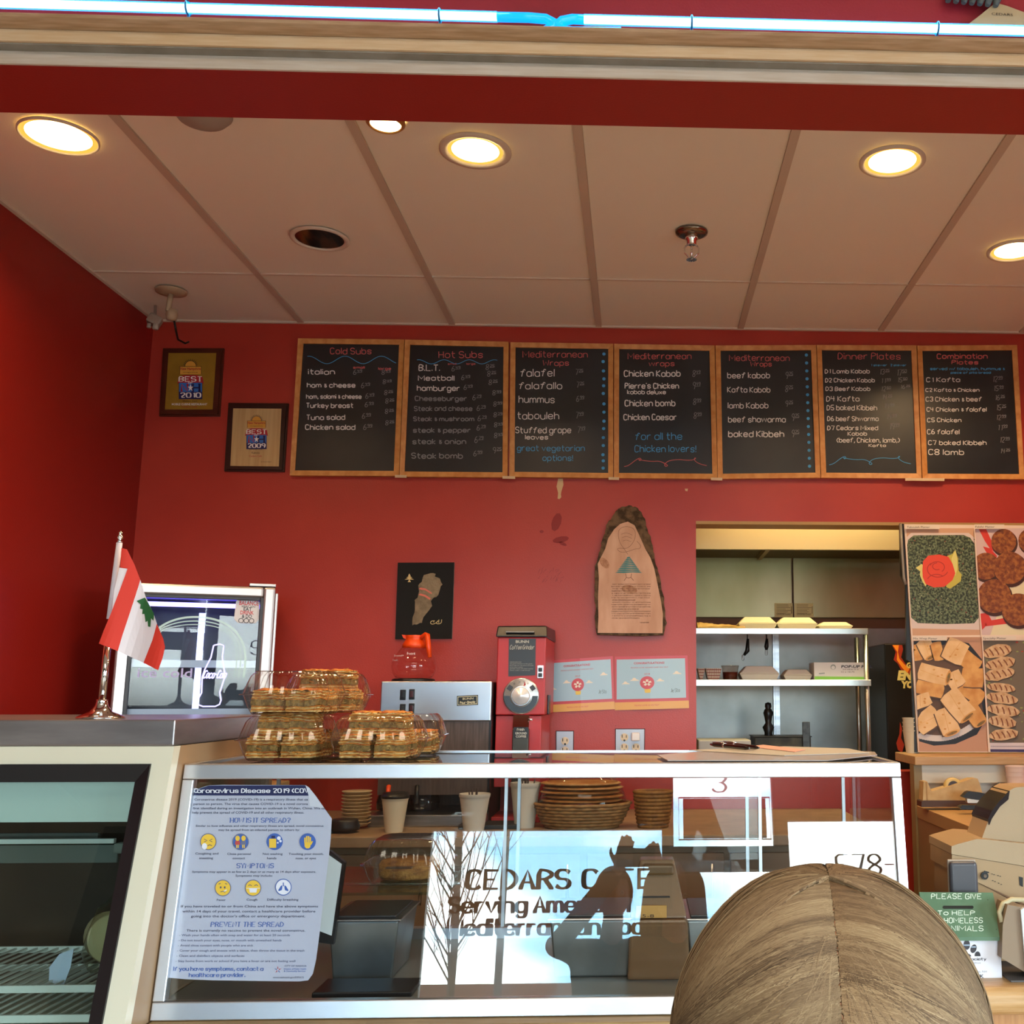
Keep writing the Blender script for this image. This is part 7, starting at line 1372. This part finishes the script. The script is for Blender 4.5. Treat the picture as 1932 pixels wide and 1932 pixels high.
b = B(); b.prism([(LX - .001, LY - LS * (LZ - lo_z) + .03, lo_z), (LX - .001, 2.86, lo_z), (LX - .001, 2.86, LZ - .001), (LX - .001, LY + .03, LZ - .001)], (-.03, 0, 0)); obj('side_panel', b, M('side_tan', '97795a', .5), t)
b = B(); b.box(XL0, LX - .04, 2.84, 2.86, lo_z, LZ - .001); b.box(XL0, LX - .035, LY + .04, 2.84, LZ - .02, LZ - .001); obj('back_panel', b, M('inner_brown', '5a4332', .5, var='3c2c22', vscale=4), t)
b = B(); b.box(XL0, LX - .003, 2.16, 2.86, .09, lo_z - .001); b.box(XL0, LX - .03, 2.20, 2.84, 0, .09); obj('base', b, fc, t)
yv = LY + .05; b = B(); z0, z1 = at(120, 1551, yv).z, at(120, 1474, yv).z; b.box(XL0, LX - .045, yv, yv + .02, z0, z1 + .02); obj('valance_panel', b, M('valance_glow', 'a9bab8', .4, emis='c8dcd8', estr=.22), t)  # not a lamp: faint glow put into the panel to brighten it
def rail(v0, v1, Y, name, mat, u1=None):
    b = B(); x1 = LX - .045 if u1 is None else at(u1, v0, Y).x; b.box(XL0, x1, Y, Y + .012, at(120, v1, Y).z, at(120, v0, Y).z, bev=.001); obj(name, b, mat, t)
wr = M('wire_white', 'e2e6e4', .4)
rail(1583, 1592, 2.42, 'shelf_edge', wr, 215); rail(1572, 1579, 2.55, 'shelf_edge', M('edge_grey', '6d7472', .4), 185)
zz = at(120, 1592, 2.42).z - .004; b = B(); b.box(XL0, at(215, 1583, 2.42).x, 2.43, 2.60, zz, zz + .004); b.box(XL0, at(222, 1600, 2.5).x, 2.50, 2.506, at(120, 1628, 2.5).z, zz - .001, mi=1); obj('upper_shelf', b, [glassmat('shelf_smoke', 'b9c4c0'), M('shelf_grey', '8a918e', .3, alpha=.55)], t)
for z_r, y0, y1, nm in ((at(120, 1862, 2.26).z, 2.27, 2.60, 'rack'), (at(100, 1905, 2.21).z - .01, 2.21, 2.60, 'lower rack')):
    b = B(); n = 44
    for i in range(n):
        x = XL0 + .01 + i * (LX - .06 - XL0) / n; b.box(x, x + .0035, y0, y1, z_r - .0035, z_r)
    o = obj('rack_wires', b, wr, t); o['kind'] = 'stuff'
    for y in (y0 - .006, y1): b = B(); b.box(XL0, LX - .045, y, y + .007, z_r - .012, z_r + .002, bev=.001); obj('rack_rail', b, wr, t)
z_r = at(120, 1862, 2.26).z
b = B(); b.box(LX - .12, LX - .05, 2.28, 2.31, at(60, 1590, 2.3).z - .02, at(60, 1590, 2.3).z, bev=.004); obj('hinge_block', b, M('edge_grey'), t)
# bagged pita in the left case
c = Vector((at(170, 1800, 2.36).x + .02, 2.36, z_r + .0005)); t = thing('pita_bag', 'clear bag of pale pita leaning in the left refrigerated case', 'bag', c)
b = B(); b.ball(c + Vector((0, .0, .085)), .085, 3, (.62, .35, 1.0), disp=.18, seed=3)
for v in b.bm.verts: v.co.x += (v.co.z - c.z) * .30
obj('bag_film', b, glassmat('bag_film2', 'efefe6', 1.5, .05), t)
for i in range(4): b = B(); b.lathe([(0, -.004), (.045, -.004), (.05, 0), (.045, .004), (0, .004)], c + Vector((.025 - .006 * i, -.012 + .008 * i, .07)), 24, axis='y'); obj('pita', b, M('pita_pale', 'c9bb98', .7), t)
b = B(); b.prism([at(*p, 2.315) for p in [(112, 1800), (139, 1790), (133, 1825), (119, 1862), (92, 1852), (93, 1825)]], (0, .001, 0)); obj('paper_label', b, M('label_paper', 'c5d2ee', .5), t)
# ---- table flag on the steel top
YFl = 2.34; zf_ = 1.4505
t = thing('table_flag', 'small red and white Lebanese flag with a green cedar on a chrome stand', 'flag', (at(190, 1352, YFl).x, YFl, zf_)); bx = at(190, 1352, YFl).x
b = B(); b.lathe([(.047, 0), (.047, .003), (.04, .007), (.022, .014), (.013, .026), (.0105, .036), (.0115, .040)], (bx, YFl, zf_), 36); obj('chrome_base', b, chrome, t)
p0 = Vector((bx, YFl, zf_ + .036)); p1 = at(202.5, 1218, YFl); p2 = at(207, 1165, YFl); p3 = at(225.5, 1024, YFl)
b = B(); b.tube([p0, p1], .0072, 14); b.tube([p1, p2], .0022, 8); obj('chrome_pole', b, chrome, t)
b = B(); b.tube([p2 + (p2 - p3) * .02, p3], .0062, 12); obj('white_sleeve', b, M('sleeve_white', 'c6c0cc', .5), t)
b = B(); b.lathe([(.004, 0), (.006, .003), (.003, .006), (.0065, .010), (.0065, .014), (.003, .018), (.005, .022), (0, .026)], p3, 16); obj('finial', b, chrome, t)
Z6b = lambda x, y: (140 + x / 3.865, 980 + y / 3.865)
def mfl(u, v, e=0): return at(u, v, YFl - .009 - .010 * math.sin((u - 190) * .055 + (v - 1100) * .012) - e)
fr_ = M('flag_red', 'd0301e', .7); fw = M('flag_white', 'ded2d6', .7); fg = M('flag_green', '1f5c2c', .7)
def cloth(P, mat, name, e=0):
    b = B(); b.face([mfl(*Z6b(*p), e) for p in P]); t2 = b.bm; bmesh.ops.triangulate(t2, faces=t2.faces[:]); bmesh.ops.subdivide_edges(t2, edges=t2.edges[:], cuts=3, use_grid_fill=True)
    for v in t2.verts:
        d = v.co - O; # re-seat on the waving cloth surface
        q = CM.transposed() @ d; u = PX + F * q.x / -q.z; w = PY - F * q.y / -q.z; v.co = mfl(u, w, e)
    return obj(name, b, mat, t, recalc=False)
cloth([(345, 208), (385, 218), (440, 330), (482, 440), (470, 520), (400, 700), (350, 850), (318, 960), (180, 905), (215, 810), (262, 700), (330, 520), (390, 358), (335, 350)], fr_, 'red_stripe')
cloth([(330, 352), (392, 360), (360, 460), (322, 560), (275, 680), (290, 520)], fw, 'white_fold', -.002)
cloth([(482, 440), (520, 560), (580, 690), (603, 760), (570, 880), (505, 1045), (318, 960), (350, 850), (400, 700), (470, 520)], fw, 'white_stripe')
cloth([(603, 760), (650, 872), (662, 930), (645, 1010), (612, 1100), (505, 1045), (570, 880)], fr_, 'red_stripe')
b = B()
for q in ([(455, 595), (515, 570), (540, 610), (582, 690), (578, 740), (560, 720), (555, 785), (538, 780), (535, 740), (520, 750), (512, 690), (495, 690), (500, 655), (480, 650), (485, 620)],): b.face([mfl(*Z6b(*p), .002) for p in q])
obj('cedar_emblem', b, fg, t, recalc=False)
# ================================================================ PEOPLE
def capsules(items, bulk=0):
    """tapered limbs: (p0, r0, p1, r1) joined later by a voxel remesh"""
    t = bmesh.new()
    for p0, r0, p1, r1 in items:
        p0, p1 = Vector(p0), Vector(p1); r0 += bulk; r1 += bulk; d = p1 - p0; n = max(2, int(d.length / (min(r0, r1) * .6)))
        for i in range(n + 1):
            f = i / n; c = p0.lerp(p1, f); r = r0 + (r1 - r0) * f; m = bmesh.new(); bmesh.ops.create_icosphere(m, subdivisions=1 if r < .02 else 2, radius=r)
            mp = {v: t.verts.new(v.co + c) for v in m.verts}
            for fc in m.faces: t.faces.new([mp[v] for v in fc.verts])
            m.free()
    return t
def headmesh(t, c, s, yaw, pitch=0):
    """head with brow, nose, mouth, chin and ears, looking along +Y before yaw"""
    m = bmesh.new(); bmesh.ops.create_icosphere(m, subdivisions=4, radius=1); Rm = Matrix.Rotation(yaw, 3, 'Z') @ Matrix.Rotation(pitch, 3, 'X')
    for v in m.verts:
        x, y, z = v.co; X, Y_, Z = x * .076, y * .093, z * .112
        if z < -.2: k = 1 - (-.2 - z) * .42; X *= k; Y_ = Y_ * k + (.018 * (-.2 - z) if y > 0 else -.0)
        if y > 0:
            g = math.exp(-((x / .13) ** 2 + ((z + .12) / .22) ** 2)); Y_ += .024 * g * (1 if z < .1 else .6)                      # nose
            for sx in (-1, 1): Y_ -= .011 * math.exp(-(((x - sx * .36) / .17) ** 2 + ((z - .05) / .11) ** 2))               # eye sockets
            Y_ += .006 * math.exp(-(((z - .24) / .08) ** 2)) * max(0, 1 - abs(x) * 1.4)                                      # brow
            Y_ += .007 * math.exp(-((x / .26) ** 2 + ((z + .50) / .05) ** 2)) + .007 * math.exp(-((x / .22) ** 2 + ((z + .62) / .05) ** 2)) - .004 * math.exp(-((x / .3) ** 2 + ((z + .56) / .02) ** 2))   # lips
        v.co = Vector(c) + Rm @ Vector((X, Y_, Z)) * s
    mp = {v: t.verts.new(v.co) for v in m.verts}
    for f in m.faces: t.faces.new([mp[v] for v in f.verts])
    m.free()
    for sx in (-1, 1):
        e = bmesh.new(); bmesh.ops.create_icosphere(e, subdivisions=2, radius=1); mp = {v: t.verts.new(Vector(c) + Rm @ Vector((sx * .079 + v.co.x * .008, -.008 + v.co.y * .018, -.005 + v.co.z * .031)) * s) for v in e.verts}
        for f in e.faces: t.faces.new([mp[v] for v in f.verts])
        e.free()
    return Rm
def voxel(o, size):
    m = o.modifiers.new('skin_join', 'REMESH'); m.mode = 'VOXEL'; m.voxel_size = size; m.use_smooth_shade = True
    s = o.modifiers.new('soft', 'SMOOTH'); s.iterations = 3; s.factor = .5
skin = M('skin', 'c98e72', .5, var='bd7f64', vscale=6)
def hand_items(w, d, up, s=1.0, curl=.5, side=1):
    """palm and five bent fingers from wrist w; d: finger direction, up: palm normal"""
    w, d, up = Vector(w), Vector(d).normalized(), Vector(up).normalized(); l = d.cross(up).normalized() * side; out = []
    k = w + d * .085 * s
    for i, (off, ln) in enumerate(((-.030, .066), (-.010, .078), (.010, .073), (.028, .058))):
        b0 = k + l * off * s; out.append((w + l * off * .5 * s, .013 * s, b0, .011 * s)); a = b0 + (d - up * curl * .5).normalized() * ln * .45 * s; c = a + (d - up * curl * 1.4).normalized() * ln * .32 * s; e = c + (d * .6 - up * curl * 2).normalized() * ln * .23 * s
        out += [(b0, .0092 * s, a, .0085 * s), (a, .0085 * s, c, .0078 * s), (c, .0078 * s, e, .0065 * s)]
    t0 = w + d * .025 * s - l * .028 * s; t1 = t0 + (d * .7 - l * .8 - up * .2).normalized() * .036 * s; t2 = t1 + (d * .9 - l * .3 - up * .4).normalized() * .028 * s
    out += [(t0, .014 * s, t1, .011 * s), (t1, .0105 * s, t2, .008 * s)]
    return out
def person(name, label, base, hh, c, yaw, arms, shirt_m, trouser_m, hairfn=None, pitch=0, sh=.17):
    """hh: total height, c: head centre; arms: [(shoulder, elbow, wrist, fingers dir, palm normal, curl, side)]"""
    t = thing(name, label, 'person', base)
    x, y, z = c; k = hh / 1.6; up = lambda f: base[2] + hh * f; bx, by = base[0], base[1]
    neck0 = Vector((x, y - .015, z - .10 * k)); chest = Vector(((x + bx) / 2, (y + by) / 2, up(.72))); waist = Vector((bx, by, up(.60))); pel = Vector((bx, by, up(.52)))
    ax = Vector((math.cos(yaw), math.sin(yaw), 0)); S = [chest + ax * sh * k * s + Vector((0, 0, .085 * k)) for s in (-1, 1)]
    it = [(neck0, .05 * k, chest + Vector((0, 0, .12 * k)), .056 * k), (S[0], .052 * k, S[1], .052 * k), (S[0] * .6 + chest * .4, .085 * k, waist - ax * .05 * k, .088 * k), (S[1] * .6 + chest * .4, .085 * k, waist + ax * .05 * k, .088 * k), (chest, .10 * k, waist, .09 * k), (waist, .10 * k, pel, .115 * k), (pel - ax * .06 * k, .10 * k, pel + ax * .06 * k, .10 * k)]
    fw = Vector((-math.sin(yaw), math.cos(yaw), 0)); legs = []
    for s in (-1, 1):
        hip = pel + ax * .085 * k * s; kn = hip + Vector((0, 0, -(hip.z - base[2]) * .48)) + fw * .02; an = Vector((kn.x, kn.y, base[2] + .07)) - fw * .02; legs.append((hip, kn, an)); it += [(hip, .085 * k, kn, .055 * k), (kn, .053 * k, an, .036 * k), (an, .035 * k, an + fw * .14 * k - Vector((0, 0, .035)), .028 * k)]
    for i, (el, wr_, fd, pn, cu, sd) in enumerate(arms):
        s0 = S[i]; it += [(s0, .045 * k, el, .036 * k), (el, .035 * k, wr_, .024 * k)] + hand_items(wr_, fd, pn, k, cu, sd)
    bmx = capsules(it); headmesh(bmx, c, k * 1.02, yaw, pitch); body = obj('body', bmx, skin, t, recalc=False); voxel(body, .0065)
    sit = it[1:6] + [(neck0.lerp(chest, .85), .06 * k, chest, .09 * k)]
    for i, a in enumerate(arms): s0 = S[i]; wrp = Vector(a[0]).lerp(Vector(a[1]), .88); sit += [(s0, .05 * k, a[0], .042 * k), (a[0], .041 * k, wrp, .033 * k)]
    so_ = obj('shirt', capsules(sit, .009), shirt_m, t, recalc=False); voxel(so_, .011)
    tr = [it[5], it[6]]
    for hip, kn, an in legs: tr += [(hip, .088 * k, kn, .062 * k), (kn, .06 * k, an, .048 * k)]
    to = obj('trousers', capsules(tr, .008), trouser_m, t, recalc=False); voxel(to, .012)
    for hip, kn, an in legs: o = obj('shoe', capsules([(an - Vector((0, 0, .02)), .045 * k, an + fw * .16 * k - Vector((0, 0, .035)), .034 * k)]), M('shoe_dark', '26221f', .5), t, recalc=False); voxel(o, .009)
    for s in (-1, 1):
        Rm = Matrix.Rotation(yaw, 3, 'Z') @ Matrix.Rotation(pitch, 3, 'X'); b = B(); p = Vector(c) + Rm @ Vector((s * .029, .079, .005)) * k; b.ball(p, .0105 * k, 2); q = p + Rm @ Vector((0, .0085, 0)) * k; b.ball(q, .0045 * k, 1, mi=1); obj('eye', b, [M('eye_white', 'e8e4e0', .2), M('iris', '3f4f58', .2)], t)
    b = B(); Rm = Matrix.Rotation(yaw, 3, 'Z') @ Matrix.Rotation(pitch, 3, 'X'); b.tube([Vector(c) + Rm @ Vector((xx, .094 - abs(xx) * .35, -.063 - abs(xx) * .05)) * k for xx in (-.02, -.01, 0, .01, .02)], .0035 * k, 8, radii=[.0012, .0035, .004, .0035, .0012]); obj('lips', b, M('lips', 'a85a50', .4), t)
    return t, k
def hairmat(name, cols):
    if name in _m: return _m[name]
    m = M(name, cols[0], .62, spec=.25); nt = m.node_tree; b = nt.nodes['Principled BSDF']; at_ = nt.nodes.new('ShaderNodeAttribute'); at_.attribute_name = 'tone'; cr = nt.nodes.new('ShaderNodeValToRGB'); e = cr.color_ramp.elements
    e[0].position = .1; e[0].color = (*lin(cols[0]), 1); e[1].position = .9; e[1].color = (*lin(cols[-1]), 1)
    for i, cc in enumerate(cols[1:-1]): q = e.new(.1 + .8 * (i + 1) / (len(cols) - 1)); q.color = (*lin(cc), 1)
    nt.links.new(at_.outputs['Fac'], cr.inputs[0]); nt.links.new(cr.outputs[0], b.inputs['Base Color']); return m
def strands(name, parent, C0, rad, Rm, mat, n, part_x=.0, a_rng=(-55, 100), length=.32, seed=1, width=.0011, steps=20, crown=None, f1r=(60, 100)):
    """combed strands from a centre part, over the skull and down; one mesh, tone per strand"""
    rr = random.Random(seed); V = []; Fc = []; T = []; ri = parent; M0 = root_mat(parent).inverted()
    for i in range(n):
        a = R(rr.uniform(*a_rng)); side = 1 if rr.random() < .5 else -1; lift = 1.002 + rr.uniform(0, .035); f1 = rr.uniform(*f1r); L = rr.uniform(.75, 1) * length
        base_t = .46 + .26 * noise.noise(Vector((a * 7, side * 3.1, seed))) + .30 * noise.noise(Vector((a * 24, side * 7.7, seed + 5))) + rr.uniform(-.13, .13); wob = rr.uniform(-.04, .04); P = []; g0 = abs(rr.gauss(3.6, 1.9)) * min(1, max(.3, (a - .2) * 1.6))
        for s in range(steps):
            q = s / (steps - 1)
            if crown is not None:
                if s == 0: be = R(rr.uniform(-128, 128)); ca = R(crown); c0 = Vector((0, -math.sin(ca), math.cos(ca))); fwd = Vector((0, math.cos(ca), math.sin(ca))); dr = fwd * math.cos(be) + Vector((1, 0, 0)) * math.sin(be); start = R(rr.uniform(0, 26)); side = 1 if be > 0 else -1
                ar = start + (R(118) - start) * q; u = c0 * math.cos(ar) + dr * math.sin(ar); u = (u + Vector((side * .25 * math.sin(q * 2), 0, -.35 * q * q))).normalized(); P.append(Vector((u.x * rad[0], u.y * rad[1], u.z * rad[2])) * lift)
                continue
            if q < .62:
                ph_ = R(g0 + (q / .62) ** .95 * f1); aa = a + (q / .62) ** 1.3 * (R(62) - a * .35) * .55 + wob * q
                u = Vector((math.sin(ph_), -math.cos(ph_) * math.sin(aa), math.cos(ph_) * math.cos(aa))); u.x = u.x * side
                p = Vector((u.x * rad[0], u.y * rad[1], u.z * rad[2])) * lift; p.x += part_x * math.cos(ph_)
                if ph_ < .2: p.z -= 0; 
                p = p * ((1.002 + (lift - 1.002) * min(1, ph_ / .35)) / lift); P.append(p)
            else:
                w = (q - .62) / .38; p = P[-1] + Vector((side * .0012 + rr.uniform(-.0006, .0006), -.0006 * (1 - w), -L * .38 / (steps * .38))); P.append(p)
        base = len(V); nn = 3
        for s, p in enumerate(P):
            d = (P[min(s + 1, len(P) - 1)] - P[max(s - 1, 0)]).normalized(); o_ = d.cross(p.normalized()).normalized() if p.length else Vector((1, 0, 0)); u2 = d.cross(o_); w = width * (1 - .6 * (s / len(P)) ** 3)
            for k in range(3): an = 2.0944 * k; V.append(M0 @ (Vector(C0) + Rm @ (p + (o_ * math.cos(an) + u2 * math.sin(an)) * w)))
            T += [min(max(base_t, 0), 1)] * 3
        for s in range(len(P) - 1):
            for k in range(3): Fc.append((base + s * 3 + k, base + s * 3 + (k + 1) % 3, base + s * 3 + 3 + (k + 1) % 3, base + s * 3 + 3 + k))
    me = bpy.data.meshes.new(name); me.from_pydata(V, [], Fc); me.materials.append(mat); at_ = me.attributes.new('tone', 'FLOAT', 'POINT'); at_.data.foreach_set('value', T)
    me.polygons.foreach_set('use_smooth', [True] * len(Fc)); o = bpy.data.objects.new(name, me); COL.objects.link(o); o.parent = parent; o['kind'] = 'stuff'; return o
def shell(name, parent, C0, rad, Rm, mat, zmin=-.45):
    b = B(); t = bmesh.new(); bmesh.ops.create_icosphere(t, subdivisions=5, radius=1); bmesh.ops.delete(t, geom=[f for f in t.faces if f.calc_center_median().z < zmin or (f.calc_center_median().y > .42 and f.calc_center_median().z < .42)], context='FACES')
    for v in t.verts: v.co = Vector(C0) + Rm @ Vector((v.co.x * rad[0], v.co.y * rad[1], v.co.z * rad[2]))
    for f in t.faces: f.smooth = True
    b.merge(t); return obj(name, b, mat, parent)
# ---- the customer in front of the case, seen from behind and above
d = ray(1566, 1968); hc = O + d * (.70 / d.dot(CM @ Vector((0, 0, -1)))); hc = Vector(hc)
R0 = Matrix.Rotation(R(-6), 3, 'Z') @ Matrix.Rotation(R(-8), 3, 'X')
fl = (hc.x, hc.y - .02, 0)
hgt = hc.z + .13
sY = hc.z - .26; aL = [((hc.x - .24, hc.y + .03, sY - .22), (hc.x - .17, hc.y + .22, sY - .18), (.2, 1, .1), (0, 0, 1), .4, 1), ((hc.x + .24, hc.y + .03, sY - .22), (hc.x + .19, hc.y + .22, sY - .18), (-.2, 1, .1), (0, 0, 1), .4, -1)]
shirtm = M('jacket_grey', '5d564e', .85, bump=.5, bscale=200)
cust, kk = person('person', 'person with long centre-parted dark-blonde hair, seen from behind in the foreground', fl, hgt, (hc.x, hc.y, hc.z - .012), R(-6), aL, shirtm, M('jeans_blue', '39435a', .8), pitch=R(-8), sh=.15)
rad = (.1005, .118, .108)
hm = hairmat('blonde_hair', ['4c3b2a', '69543d', '846c50', '9a8464', 'b39d7c'])
shell('hair_base', cust, hc, (rad[0] * .998, rad[1] * .998, rad[2] * .998), R0, M('hair_root', 'b98462', .65))
strands('hair', cust, hc, rad, R0, hm, 15000, seed=4, width=.0012, a_rng=(16, 100))
strands('back_hair', cust, hc, rad, R0, hm, 5000, seed=21, width=.0013, a_rng=(48, 98), length=.75, f1r=(2, 96))
strands('crown_hair', cust, hc, rad, R0, hm, 7000, seed=8, width=.0012, crown=20)
strands('crown_wisps', cust, hc + Vector((0, 0, .001)), (rad[0] * 1.02, rad[1] * 1.01, rad[2] * 1.01), R0, hm, 90, a_rng=(-12, 12), seed=9, width=.0004)
# ---- the photographer holding the phone (seen only as a reflection in the case glass)
pt = (-.12, -.30, 0); pc = (-.10, -.26, 1.375)
arms = [((-.33, -.16, 1.17), (-.075, -.065, 1.46), (.3, .25, .9), (0, -1, 0), .5, 1), ((.10, -.20, 1.16), (.085, -.085, 1.43), (-.2, .2, 1), (0, -1, 0), .5, -1)]
ph_, k2 = person('photographer', 'dark-clothed person holding up a phone, mirrored as a silhouette in the case glass', pt, 1.49, pc, R(-8), arms, M('coat_dark', '2c2a2c', .85), M('trousers_dark', '232428', .85), sh=.16)
shell('hair', ph_, Vector(pc) + Vector((0, -.008, .012)), (.084, .102, .112), Matrix.Rotation(R(-8), 3, 'Z'), M('dark_hair', '2a1d16', .5), zmin=-.55)
t = thing('phone', 'dark phone held up by the photographer, reflected in the case glass', 'phone', (-.02, -.03, 1.5))
b = B(); b.box(-.085, .075, -.036, -.028, 1.462, 1.537, bev=.004); obj('body', b, blackp, t)
b = B(); b.box(-.080, .070, -.0368, -.0361, 1.466, 1.533); obj('screen', b, M('phone_screen', '303848', .1), t)
